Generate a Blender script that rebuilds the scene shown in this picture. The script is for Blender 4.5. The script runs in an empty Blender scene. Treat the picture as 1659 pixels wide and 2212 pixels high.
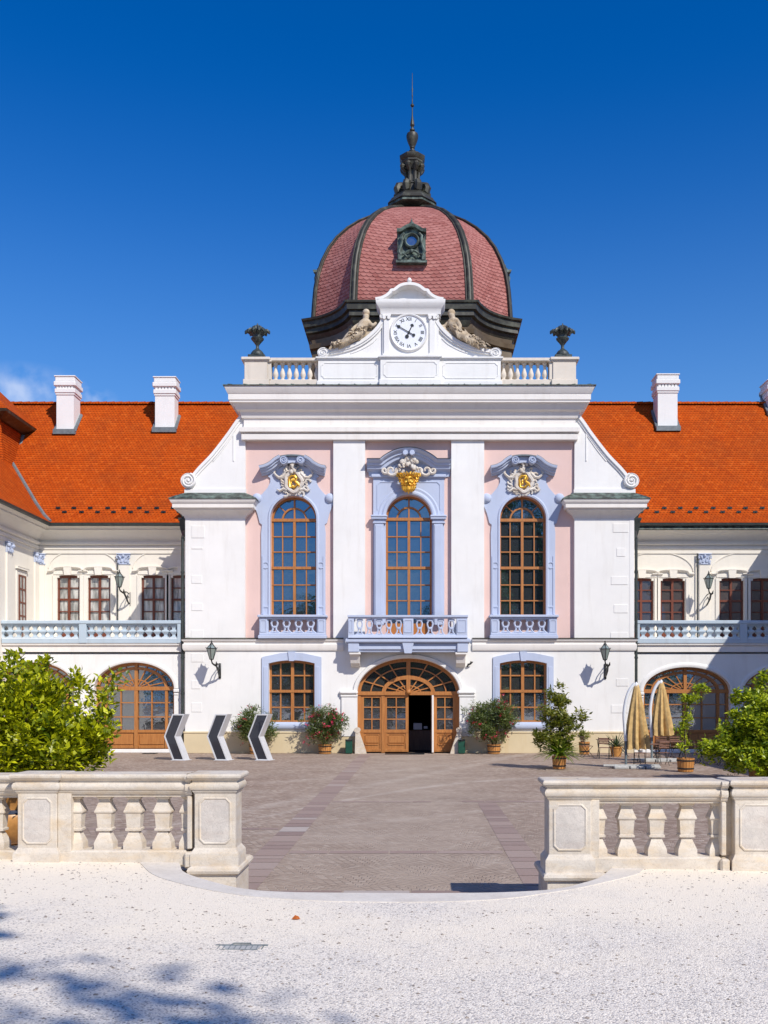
import bpy, bmesh, math, random
import numpy as np
from math import sin, cos, pi, radians, sqrt, atan2
from mathutils import Vector, Matrix
random.seed(7); RNG = np.random.default_rng(11)
SC = bpy.context.scene
COL = SC.collection
# ------------------------------------------------------------------ camera
CAMZ = 2.44
cam = bpy.data.cameras.new("camera"); camo = bpy.data.objects.new("camera", cam); COL.objects.link(camo)
camo.location = (0, 0, CAMZ); camo.rotation_euler = (radians(90), 0, 0)
cam.sensor_fit = 'HORIZONTAL'; cam.sensor_width = 36; cam.lens = 36*2100/1659
cam.shift_x = -75.5/1659; cam.shift_y = 402/1659
cam.clip_start = 0.1; cam.clip_end = 3000
SC.camera = camo
SC.render.resolution_x = 768; SC.render.resolution_y = 1024
# ------------------------------------------------------------------ sky + sun
SUNV = Vector((-0.66, 0.92, -1.0)).normalized()
EL = math.asin(-SUNV.z); AZ = atan2(-SUNV.x, -SUNV.y)      # azimuth clockwise from +Y
W = bpy.data.worlds.new("World"); SC.world = W; W.use_nodes = True
nt = W.node_tree; N = nt.nodes; L = nt.links; N.clear()
out = N.new('ShaderNodeOutputWorld'); bg = N.new('ShaderNodeBackground'); bg.inputs[1].default_value = 0.125
sky = N.new('ShaderNodeTexSky'); sky.sky_type = 'NISHITA'; sky.sun_disc = False
sky.sun_elevation = EL; sky.sun_rotation = AZ
sky.altitude = 600; sky.air_density = 1.0; sky.dust_density = 0.5; sky.ozone_density = 3.5
hs = N.new('ShaderNodeHueSaturation'); hs.inputs['Saturation'].default_value = 1.42; hs.inputs['Hue'].default_value = 0.505
gm = N.new('ShaderNodeMix'); gm.data_type = 'RGBA'; gm.blend_type = 'MULTIPLY'; gm.inputs[0].default_value = 1.0
gm.inputs[7].default_value = (0.66, 0.98, 1.2, 1)
L.new(sky.outputs[0], hs.inputs['Color']); L.new(hs.outputs[0], gm.inputs[6])
# thin clouds: low in the left of the sky and a few behind the viewer
tc = N.new('ShaderNodeTexCoord')
mp = N.new('ShaderNodeMapping'); mp.inputs['Scale'].default_value = (3.2, 3.2, 9.0); mp.inputs['Location'].default_value = (0.35, 0.2, 0.1)
nz = N.new('ShaderNodeTexNoise'); nz.inputs['Scale'].default_value = 1.6; nz.inputs['Detail'].default_value = 9; nz.inputs['Roughness'].default_value = 0.58
cr = N.new('ShaderNodeValToRGB'); cr.color_ramp.elements[0].position = 0.50; cr.color_ramp.elements[1].position = 0.72
L.new(tc.outputs['Generated'], mp.inputs[0]); L.new(mp.outputs[0], nz.inputs['Vector']); L.new(nz.outputs['Fac'], cr.inputs[0])
sp = N.new('ShaderNodeSeparateXYZ'); L.new(tc.outputs['Generated'], sp.inputs[0])
def wmath(op, a, b=None, clamp=False):
    m = N.new('ShaderNodeMath'); m.operation = op; m.use_clamp = clamp
    for i, v in enumerate((a, b)):
        if v is None: continue
        if isinstance(v, (int, float)): m.inputs[i].default_value = v
        else: L.new(v, m.inputs[i])
    return m.outputs[0]
def gauss_dir(v, width):
    v = Vector(v).normalized()
    q = N.new('ShaderNodeVectorMath'); q.operation = 'MULTIPLY'; L.new(tc.outputs['Generated'], q.inputs[0]); q.inputs[1].default_value = (1, 1, 2.2); v = Vector((v.x, v.y, v.z*2.2))
    d = N.new('ShaderNodeVectorMath'); d.operation = 'DISTANCE'; L.new(q.outputs[0], d.inputs[0]); d.inputs[1].default_value = v
    return wmath('SUBTRACT', 1.0, wmath('DIVIDE', d.outputs['Value'], width), True)
back = wmath('MULTIPLY', wmath('MULTIPLY', sp.outputs['Y'], -2.5, True), 0.75)
cl1 = wmath('ADD', wmath('MULTIPLY', gauss_dir((-0.40, 1.0, 0.306), 0.075), 1.6, True), wmath('MULTIPLY', gauss_dir((-0.345, 1.0, 0.308), 0.034), 1.3, True), True)
nz2 = N.new('ShaderNodeTexNoise'); nz2.inputs['Scale'].default_value = 26; nz2.inputs['Detail'].default_value = 8; L.new(tc.outputs['Generated'], nz2.inputs['Vector'])
cr2 = N.new('ShaderNodeValToRGB'); cr2.color_ramp.elements[0].position = 0.42; cr2.color_ramp.elements[1].position = 0.66; L.new(nz2.outputs['Fac'], cr2.inputs[0])
f1 = wmath('MULTIPLY', cl1, wmath('MULTIPLY', cr2.outputs[0], 0.55)); f2 = wmath('MULTIPLY', back, cr.outputs[0])
ff = wmath('ADD', f1, f2, True)
cm = N.new('ShaderNodeMix'); cm.data_type = 'RGBA'; L.new(ff, cm.inputs[0]); zf = wmath('MULTIPLY', wmath('POWER', wmath('DIVIDE', wmath('SUBTRACT', 0.57, sp.outputs['Z']), 0.57, True), 2.0), 1.6, True)
hz = N.new('ShaderNodeMix'); hz.data_type = 'RGBA'; L.new(zf, hz.inputs[0]); L.new(gm.outputs[2], hz.inputs[6]); hz.inputs[7].default_value = (1.75, 3.5, 6.3, 1)
L.new(hz.outputs[2], cm.inputs[6]); cm.inputs[7].default_value = (6.2, 6.8, 8.2, 1)
L.new(cm.outputs[2], bg.inputs[0]); L.new(bg.outputs[0], out.inputs[0])
sl = bpy.data.lights.new("sun", 'SUN'); sl.energy = 4.6; sl.angle = radians(0.53); sl.color = (1.0, 0.94, 0.85)
so = bpy.data.objects.new("sun", sl); COL.objects.link(so); so.rotation_euler = SUNV.to_track_quat('-Z', 'Y').to_euler(); so.location = (20, -30, 40)
SC.view_settings.view_transform = 'Standard'; SC.view_settings.look = 'None'; SC.view_settings.gamma = 1.0
SC.view_settings.use_curve_mapping = False; SC.view_settings.exposure = 0.0

# ------------------------------------------------------------------ materials
def newmat(name):
    m = bpy.data.materials.new(name); m.use_nodes = True
    b = m.node_tree.nodes['Principled BSDF']
    return m, m.node_tree, b
class G:
    """tiny helper to write node graphs"""
    def __init__(s, nt): s.t = nt; s.n = nt.nodes; s.l = nt.links
    def link(s, v, inp):
        if v is None: return
        if isinstance(v, (int, float)): inp.default_value = v
        elif isinstance(v, tuple): inp.default_value = v if len(v) == len(inp.default_value) else tuple(v)+(1,)
        else: s.l.new(v, inp)
    def math(s, op, a, b=None, c=None, clamp=False):
        m = s.n.new('ShaderNodeMath'); m.operation = op; m.use_clamp = clamp
        for i, v in enumerate((a, b, c)): s.link(v, m.inputs[i])
        return m.outputs[0]
    def vmath(s, op, a, b=None):
        m = s.n.new('ShaderNodeVectorMath'); m.operation = op
        for i, v in enumerate((a, b)): s.link(v, m.inputs[i])
        return m.outputs['Value'] if op in ('DOT_PRODUCT', 'LENGTH', 'DISTANCE') else m.outputs['Vector']
    def pos(s): return s.n.new('ShaderNodeNewGeometry').outputs['Position']
    def noise(s, scale, detail=4, rough=0.5, vec=None, dist=0):
        t = s.n.new('ShaderNodeTexNoise'); t.inputs['Scale'].default_value = scale; t.inputs['Detail'].default_value = detail
        t.inputs['Roughness'].default_value = rough; t.inputs['Distortion'].default_value = dist
        s.l.new(vec if vec is not None else s.pos(), t.inputs['Vector']); return t.outputs['Fac']
    def map(s, vec, scale, loc=(0, 0, 0), rot=(0, 0, 0)):
        m = s.n.new('ShaderNodeMapping'); m.inputs['Scale'].default_value = scale; m.inputs['Location'].default_value = loc
        m.inputs['Rotation'].default_value = rot; s.l.new(vec, m.inputs[0]); return m.outputs[0]
    def ramp(s, f, stops):
        r = s.n.new('ShaderNodeValToRGB'); e = r.color_ramp.elements
        while len(e) < len(stops): e.new(0.5)
        for i, (p, c) in enumerate(stops):
            e[i].position = p; e[i].color = (c, c, c, 1) if isinstance(c, (int, float)) else tuple(c)+(1,)
        s.l.new(f, r.inputs[0]); return r.outputs[0]
    def mix(s, f, a, b, mode='MIX'):
        m = s.n.new('ShaderNodeMix'); m.data_type = 'RGBA'; m.blend_type = mode
        s.link(f, m.inputs[0]); s.link(a, m.inputs[6]); s.link(b, m.inputs[7]); return m.outputs[2]
    def bump(s, h, strength=0.3, dist=0.02):
        b = s.n.new('ShaderNodeBump'); b.inputs['Strength'].default_value = strength; b.inputs['Distance'].default_value = dist
        s.l.new(h, b.inputs['Height']); return b.outputs[0]
    def sep(s, v):
        x = s.n.new('ShaderNodeSeparateXYZ'); s.l.new(v, x.inputs[0]); return x.outputs
    def comb(s, x, y, z=0.0):
        c = s.n.new('ShaderNodeCombineXYZ')
        for i, v in enumerate((x, y, z)): s.link(v, c.inputs[i])
        return c.outputs[0]
def plaster(name, col, var=0.05, stain=0.06, rough=0.88, scol=(0.45, 0.40, 0.34)):
    m, t, b = newmat(name); g = G(t)
    n1 = g.noise(0.55, 5, 0.6); n2 = g.noise(7, 5, 0.6)
    streak = g.noise(1.0, 5, 0.65, g.map(g.pos(), (3.2, 3.2, 0.35)))
    c = g.mix(g.ramp(n1, [(0.35, 0.0), (0.7, 1.0)]), tuple(x*(1-var) for x in col), tuple(min(1, x*(1+var*0.4)) for x in col))
    c = g.mix(g.math('MULTIPLY', g.ramp(streak, [(0.52, 0.0), (0.8, 1.0)]), stain*2.6), c, scol)
    b.inputs['Base Color'].default_value = (*col, 1); t.links.new(c, b.inputs['Base Color'])
    b.inputs['Roughness'].default_value = rough; b.inputs['Specular IOR Level'].default_value = 0.25
    t.links.new(g.bump(g.math('ADD', n2, g.noise(60, 3, 0.6)), 0.14, 0.012), b.inputs['Normal'])
    return m
def simple(name, col, rough=0.6, metal=0.0, var=0.15, scale=12, bump=0.1, spec=0.4, col2=None, lo=0.35, hi=0.7):
    m, t, b = newmat(name); g = G(t)
    n1 = g.noise(scale, 5, 0.6)
    c = g.mix(g.ramp(n1, [(lo, 0.0), (hi, 1.0)]), tuple(x*(1-var) for x in col), col2 or tuple(min(1, x*(1+var)) for x in col))
    t.links.new(c, b.inputs['Base Color']); b.inputs['Roughness'].default_value = rough; b.inputs['Metallic'].default_value = metal
    b.inputs['Specular IOR Level'].default_value = spec
    if bump: t.links.new(g.bump(g.noise(scale*4, 4, 0.6), bump, 0.01), b.inputs['Normal'])
    return m
def stone(name, col, dark, pit=1.0, yellow=(0.60, 0.44, 0.25)):
    m, t, b = newmat(name); g = G(t)
    p = g.pos(); n1 = g.noise(3.0, 6, 0.62); n2 = g.noise(16, 5, 0.65); n3 = g.noise(55, 4, 0.6)
    c = g.mix(g.ramp(n1, [(0.3, 0.0), (0.72, 1.0)]), dark, col)
    c = g.mix(g.math('MULTIPLY', g.ramp(g.noise(2.1, 5, 0.7, g.map(p, (1, 1, 3.2), (3, 5, 1))), [(0.46, 0.0), (0.66, 1.0)]), 0.5), c, yellow)
    veins = g.ramp(g.noise(5.0, 6, 0.7, g.map(p, (1, 1, 1), (9, 0, 0), (0, 0.6, 0)), 1.6), [(0.47, 0.0), (0.5, 1.0), (0.53, 0.0)])
    c = g.mix(g.math('MULTIPLY', veins, 0.3), c, tuple(x*0.6 for x in dark))
    pits = g.ramp(n3, [(0.28, 1.0), (0.4, 0.0)])
    c = g.mix(g.math('MULTIPLY', pits, 0.55*pit), c, tuple(x*0.45 for x in dark))
    t.links.new(c, b.inputs['Base Color']); b.inputs['Roughness'].default_value = 0.78; b.inputs['Specular IOR Level'].default_value = 0.3
    t.links.new(g.bump(g.math('ADD', g.math('MULTIPLY', n2, 0.7), g.math('MULTIPLY', n3, 0.6)), 0.4, 0.012), b.inputs['Normal'])
    return m
def wood(name, col, dark, rough=0.45):
    m, t, b = newmat(name); g = G(t)
    n = g.noise(2.0, 6, 0.65, g.map(g.pos(), (9, 9, 0.9))); n2 = g.noise(0.8, 4, 0.6)
    c = g.mix(g.ramp(n, [(0.3, 0.0), (0.7, 1.0)]), dark, col); c = g.mix(g.math('MULTIPLY', n2, 0.35), c, dark)
    t.links.new(c, b.inputs['Base Color']); b.inputs['Roughness'].default_value = rough
    t.links.new(g.bump(n, 0.12, 0.006), b.inputs['Normal']); return m
def glass(name, tint=(0.012, 0.014, 0.016), fac=0.36, refl=(0.85, 0.92, 1.0), curtain=None):
    m, t, b = newmat(name); g = G(t)
    b.inputs['Base Color'].default_value = (*tint, 1); b.inputs['Roughness'].default_value = 0.5
    if curtain:
        w = g.noise(2.2, 4, 0.6, g.map(g.pos(), (3.2, 3.2, 0.5)))
        c = g.mix(g.ramp(w, [(0.38, 0.0), (0.62, 1.0)]), tint, curtain); t.links.new(c, b.inputs['Base Color'])
    gl = t.nodes.new('ShaderNodeBsdfGlossy'); gl.inputs['Roughness'].default_value = 0.012; gl.inputs['Color'].default_value = (*refl, 1)
    mx = t.nodes.new('ShaderNodeMixShader')
    fr = t.nodes.new('ShaderNodeFresnel'); fr.inputs[0].default_value = 1.5
    t.links.new(g.math('ADD', g.math('MULTIPLY', fr.outputs[0], 0.6), fac-0.03, clamp=True), mx.inputs[0])
    bp = g.bump(g.noise(2.3, 3, 0.55), 0.14, 0.02); t.links.new(bp, gl.inputs['Normal'])
    t.links.new(b.outputs[0], mx.inputs[1]); t.links.new(gl.outputs[0], mx.inputs[2])
    t.links.new(mx.outputs[0], t.nodes['Material Output'].inputs[0]); return m
def tiles(name, cols, w, h, vmode='z', vs=1.3, axis=(0, 49.7), mortar=(0.05, 0.012, 0.006), bumpd=0.03, weather=(0.20, 0.045, 0.012), jf=0.48):
    """pantiles / scale tiles: rows follow the slope, joints follow the horizontal of each face"""
    m, t, b = newmat(name); g = G(t)
    geo = t.nodes.new('ShaderNodeNewGeometry'); P = geo.outputs['Position']; NN = geo.outputs['True Normal']
    T = g.vmath('NORMALIZE', g.vmath('CROSS_PRODUCT', NN, (0.0, 0.0, 1.0))); u = g.vmath('DOT_PRODUCT', P, T)
    s = g.sep(P)
    if vmode == 'z': v = g.math('MULTIPLY', s[2], vs)
    else:
        r = g.vmath('LENGTH', g.comb(g.math('SUBTRACT', s[0], axis[0]), g.math('SUBTRACT', s[1], axis[1])))
        v = g.math('MULTIPLY', g.math('ARCTAN2', g.math('SUBTRACT', s[2], 20.9), r), 5.6)
    # row offset
    row = g.math('FLOOR', g.math('DIVIDE', v, h)); fv = g.math('FRACT', g.math('DIVIDE', v, h))
    uu = g.math('ADD', g.math('DIVIDE', u, w), g.math('MULTIPLY', g.math('MODULO', row, 2.0), 0.5))
    fu = g.math('SUBTRACT', g.math('FRACT', uu), 0.5); cell = g.math('FLOOR', uu)
    # curved (fish-scale) lower edge: darker joint where v is near the rounded edge
    edge = g.math('SUBTRACT', fv, g.math('MULTIPLY', g.math('MULTIPLY', fu, fu), 1.7))
    joint = g.ramp(edge, [(0.0, 1.0), (0.1, 0.85), (0.24, 0.0)])
    wn = t.nodes.new('ShaderNodeTexWhiteNoise'); wn.noise_dimensions = '3D'; t.links.new(g.comb(cell, row, 0.0), wn.inputs['Vector'])
    c = g.ramp(wn.outputs['Value'], [(i/(len(cols)-1), cc) for i, cc in enumerate(cols)])
    c = g.mix(g.math('MULTIPLY', g.ramp(g.noise(0.7, 6, 0.65), [(0.42, 0.0), (0.72, 1.0)]), 0.4), c, weather)
    c = g.mix(g.math('MULTIPLY', g.ramp(g.noise(9, 3, 0.6), [(0.62, 0.0), (0.78, 1.0)]), 0.35), c, tuple(0.7*x+0.05 for x in cols[-1]))
    c = g.mix(g.math('MULTIPLY', joint, jf), c, mortar)
    t.links.new(c, b.inputs['Base Color']); b.inputs['Roughness'].default_value = 0.85; b.inputs['Specular IOR Level'].default_value = 0.08
    hgt = g.math('SUBTRACT', g.math('ADD', g.math('MULTIPLY', wn.outputs['Value'], 0.3), g.math('MULTIPLY', fv, -0.9)), joint)
    t.links.new(g.bump(hgt, 0.8, bumpd), b.inputs['Normal']); return m
def leafmat(name, c1, c2, trans=0.35, rough=0.38, spec=0.5):
    m, t, b = newmat(name); g = G(t); geo = t.nodes.new('ShaderNodeNewGeometry')
    c = g.mix(geo.outputs['Random Per Island'], c1, c2)
    t.links.new(c, b.inputs['Base Color']); b.inputs['Roughness'].default_value = rough; b.inputs['Specular IOR Level'].default_value = spec
    tr = t.nodes.new('ShaderNodeBsdfTranslucent'); t.links.new(g.mix(1.0, c, (1.5, 1.55, 0.5), 'MULTIPLY'), tr.inputs[0])
    mx = t.nodes.new('ShaderNodeMixShader'); mx.inputs[0].default_value = trans
    t.links.new(b.outputs[0], mx.inputs[1]); t.links.new(tr.outputs[0], mx.inputs[2]); t.links.new(mx.outputs[0], t.nodes['Material Output'].inputs[0])
    return m
M = {}
M['white'] = plaster('white_plaster', (0.81, 0.80, 0.775), 0.06, 0.085)
M['cream'] = plaster('cream_plaster', (0.80, 0.755, 0.67), 0.05, 0.06)
M['trim'] = plaster('pale_moulding', (0.80, 0.765, 0.72), 0.07, 0.10)
M['attic'] = plaster('weathered_attic_plaster', (0.74, 0.66, 0.56), 0.1, 0.2)
M['pink'] = plaster('pink_plaster', (0.74, 0.535, 0.485), 0.07, 0.06, scol=(0.55, 0.35, 0.3))
M['blue'] = plaster('pale_blue_stucco', (0.475, 0.535, 0.68), 0.06, 0.10, scol=(0.25, 0.27, 0.35))
M['rail'] = plaster('grey_blue_terrace_stone', (0.47, 0.56, 0.63), 0.08, 0.14, scol=(0.3, 0.3, 0.3))
M['plinth'] = plaster('ochre_plinth_stone', (0.66, 0.55, 0.36), 0.1, 0.14, scol=(0.5, 0.33, 0.12))
M['copper'] = simple('dark_copper', (0.05, 0.045, 0.03), 0.5, 0.0, 0.35, 2.2, 0.2, 0.5, col2=(0.11, 0.115, 0.08), lo=0.5, hi=0.8)
M['patina'] = simple('green_copper_sheet', (0.05, 0.065, 0.052), 0.55, 0.0, 0.4, 3.6, 0.2, 0.5, col2=(0.17, 0.24, 0.20), lo=0.42, hi=0.72)
M['bronze'] = simple('brown_copper_sheet', (0.15, 0.095, 0.04), 0.42, 0.0, 0.35, 1.6, 0.15, 0.5, col2=(0.15, 0.11, 0.06))
M['iron'] = simple('black_iron', (0.018, 0.02, 0.02), 0.45, 0.0, 0.3, 20, 0.1, 0.5)
M['slate'] = simple('dark_urn_metal', (0.03, 0.036, 0.034), 0.5, 0.0, 0.4, 9, 0.3, 0.5, col2=(0.07, 0.09, 0.08))
M['gutter'] = simple('dark_gutter', (0.035, 0.045, 0.042), 0.5, 0.0, 0.3, 4, 0.1, 0.5)
M['flash'] = simple('grey_lead_flashing', (0.16, 0.19, 0.20), 0.5, 0.0, 0.2, 4, 0.1, 0.5)
M['gold'] = simple('gilded_stucco', (0.75, 0.42, 0.05), 0.33, 0.55, 0.15, 14, 0.2, 0.6)
M['ornament'] = stone('ornament_stucco', (0.78, 0.75, 0.70), (0.55, 0.50, 0.44), 0.5)
M['statue'] = stone('statue_stone', (0.70, 0.60, 0.46), (0.24, 0.175, 0.11), 1.4)
M['wood'] = wood('oak_joinery', (0.52, 0.225, 0.062), (0.33, 0.12, 0.03))
M['wood2'] = wood('red_brown_joinery', (0.20, 0.055, 0.025), (0.12, 0.03, 0.015))
M['tub'] = wood('tub_oak', (0.62, 0.30, 0.09), (0.42, 0.17, 0.04), 0.55)
M['teak'] = wood('weathered_bistro_wood', (0.24, 0.12, 0.075), (0.13, 0.06, 0.04), 0.6)
M['glass'] = glass('window_glass', (0.006, 0.010, 0.016), 0.36, (0.40, 0.66, 0.86))
M['gglass'] = glass('ground_window_glass', (0.02, 0.022, 0.02), 0.30)
M['cglass'] = glass('curtained_glass', (0.20, 0.20, 0.18), 0.10, curtain=(0.62, 0.61, 0.56))
M['dglass'] = glass('brown_window_glass', (0.035, 0.022, 0.018), 0.10)
M['roof'] = tiles('clay_roof_tiles', [(0.40, 0.055, 0.004), (0.50, 0.078, 0.006), (0.45, 0.066, 0.004), (0.56, 0.10, 0.010)], 0.17, 0.165)
M['dome'] = tiles('dome_scale_tiles', [(0.31, 0.115, 0.10), (0.43, 0.19, 0.165), (0.37, 0.15, 0.13)], 0.27, 0.19, 'dome', axis=(-0.38, 49.7), mortar=(0.15, 0.03, 0.03), bumpd=0.045, weather=(0.24, 0.075, 0.06))
M['balus'] = stone('travertine', (0.71, 0.645, 0.55), (0.54, 0.475, 0.40), 0.6)
M['panel'] = stone('grey_marble_panel', (0.69, 0.63, 0.56), (0.50, 0.46, 0.42), 0.7, yellow=(0.5, 0.42, 0.36))
M['kerb'] = stone('pale_kerb_stone', (0.74, 0.685, 0.61), (0.64, 0.59, 0.525), 0.25, yellow=(0.58, 0.52, 0.45))
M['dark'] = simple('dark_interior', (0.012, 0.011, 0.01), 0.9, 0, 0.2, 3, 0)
M['steel'] = simple('brushed_aluminium', (0.66, 0.67, 0.69), 0.4, 0.15, 0.06, 6, 0.03, 0.5)
M['screen'] = glass('dark_glossy_panel', (0.008, 0.010, 0.02), 0.06, (0.75, 0.85, 1.0))
M['bin'] = simple('green_bin_paint', (0.012, 0.07, 0.045), 0.4, 0, 0.2, 8, 0.05)
M['canvas'] = simple('sand_canvas', (0.56, 0.38, 0.16), 0.85, 0, 0.22, 6, 0.15, 0.2)
M['mast'] = simple('white_lacquered_mast', (0.72, 0.74, 0.76), 0.35, 0, 0.05, 5, 0)
M['terra'] = simple('glazed_terracotta', (0.50, 0.24, 0.07), 0.4, 0, 0.2, 7, 0.15)
M['cobalt'] = simple('dark_blue_glaze', (0.02, 0.03, 0.06), 0.3, 0, 0.2, 7, 0.05)
M['leafA'] = leafmat('citrus_leaf', (0.05, 0.10, 0.004), (0.66, 0.66, 0.015), 0.22)
M['leafB'] = leafmat('laurel_leaf', (0.06, 0.13, 0.01), (0.62, 0.68, 0.04), 0.25)
M['leafC'] = leafmat('oleander_leaf', (0.05, 0.09, 0.025), (0.19, 0.23, 0.08))
M['leafD'] = leafmat('magnolia_leaf', (0.06, 0.10, 0.015), (0.36, 0.35, 0.07))
M['leafE'] = leafmat('linden_leaf', (0.035, 0.09, 0.012), (0.09, 0.17, 0.025))
M['strap'] = leafmat('strap_leaf', (0.07, 0.13, 0.015), (0.22, 0.30, 0.04))
M['agave'] = leafmat('agave_leaf', (0.05, 0.08, 0.045), (0.10, 0.14, 0.07))
M['petal'] = leafmat('pink_petal', (0.60, 0.03, 0.09), (0.72, 0.10, 0.20), 0.2)
M['petalR'] = leafmat('red_petal', (0.30, 0.008, 0.03), (0.48, 0.03, 0.08), 0.2)
M['bark'] = simple('bark', (0.10, 0.075, 0.05), 0.9, 0, 0.3, 15, 0.5)
M['soil'] = simple('soil', (0.05, 0.035, 0.025), 0.95, 0, 0.3, 30, 0.5)
M['dial'] = simple('white_clock_enamel', (0.78, 0.80, 0.84), 0.4, 0, 0.03, 5, 0)
M['lglass'] = glass('lantern_glass', (0.22, 0.27, 0.24), 0.15)
M['paper'] = simple('pale_cloth', (0.7, 0.68, 0.74), 0.8, 0, 0.05, 5, 0)
M['leafdry'] = simple('dry_orange_leaf', (0.50, 0.13, 0.02), 0.6, 0, 0.3, 30, 0.1)
M['concrete'] = simple('parasol_base_concrete', (0.45, 0.45, 0.43), 0.8, 0, 0.15, 9, 0.2)

def gravel_mat():
    m, t, b = newmat('pale_gravel'); g = G(t); p = g.pos()
    v = t.nodes.new('ShaderNodeTexVoronoi'); v.inputs['Scale'].default_value = 75; t.links.new(p, v.inputs['Vector'])
    v2 = t.nodes.new('ShaderNodeTexVoronoi'); v2.inputs['Scale'].default_value = 46; t.links.new(g.map(p, (1, 1, 1), (3, 7, 0)), v2.inputs['Vector'])
    big = g.noise(0.55, 5, 0.6); mid = g.noise(4.5, 5, 0.7)
    wn = t.nodes.new('ShaderNodeTexWhiteNoise'); t.links.new(v.outputs['Color'], wn.inputs['Vector'])
    c = g.ramp(wn.outputs['Value'], [(0.0, (0.30, 0.27, 0.25)), (0.10, (0.52, 0.49, 0.46)), (0.3, (0.74, 0.665, 0.575)), (1.0, (0.90, 0.83, 0.72))])
    c = g.mix(g.math('MULTIPLY', g.ramp(mid, [(0.45, 0.0), (0.75, 1.0)]), 0.28), c, (0.50, 0.46, 0.43))
    # compacted fines cover the stones in broad pale patches
    near = g.math('MULTIPLY', g.math('SUBTRACT', 9.0, g.sep(p)[1]), 0.075)
    c = g.mix(g.math('MULTIPLY', g.ramp(g.math('ADD', big, near), [(0.45, 1.0), (0.68, 0.0)]), 0.82), c, (0.90, 0.80, 0.65))
    wn2 = t.nodes.new('ShaderNodeTexWhiteNoise'); t.links.new(v2.outputs['Color'], wn2.inputs['Vector'])
    thr = g.math('SUBTRACT', 0.945, g.math('MULTIPLY', g.ramp(g.math('ADD', g.noise(1.1, 5, 0.7), near), [(0.42, 0.0), (0.8, 1.0)]), 0.27))
    spk = g.math('MULTIPLY', g.math('GREATER_THAN', wn2.outputs['Value'], thr), g.math('LESS_THAN', v2.outputs['Distance'], 0.33))
    c = g.mix(g.math('MULTIPLY', spk, 0.72), c, (0.27, 0.225, 0.195))
    t.links.new(c, b.inputs['Base Color']); b.inputs['Roughness'].default_value = 0.95; b.inputs['Specular IOR Level'].default_value = 0.15
    hh = g.math('ADD', g.math('MULTIPLY', v.outputs['Distance'], -1.0), g.math('MULTIPLY', mid, 1.2))
    t.links.new(g.bump(hh, 0.55, 0.012), b.inputs['Normal']); return m
M['gravel'] = gravel_mat()
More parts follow.
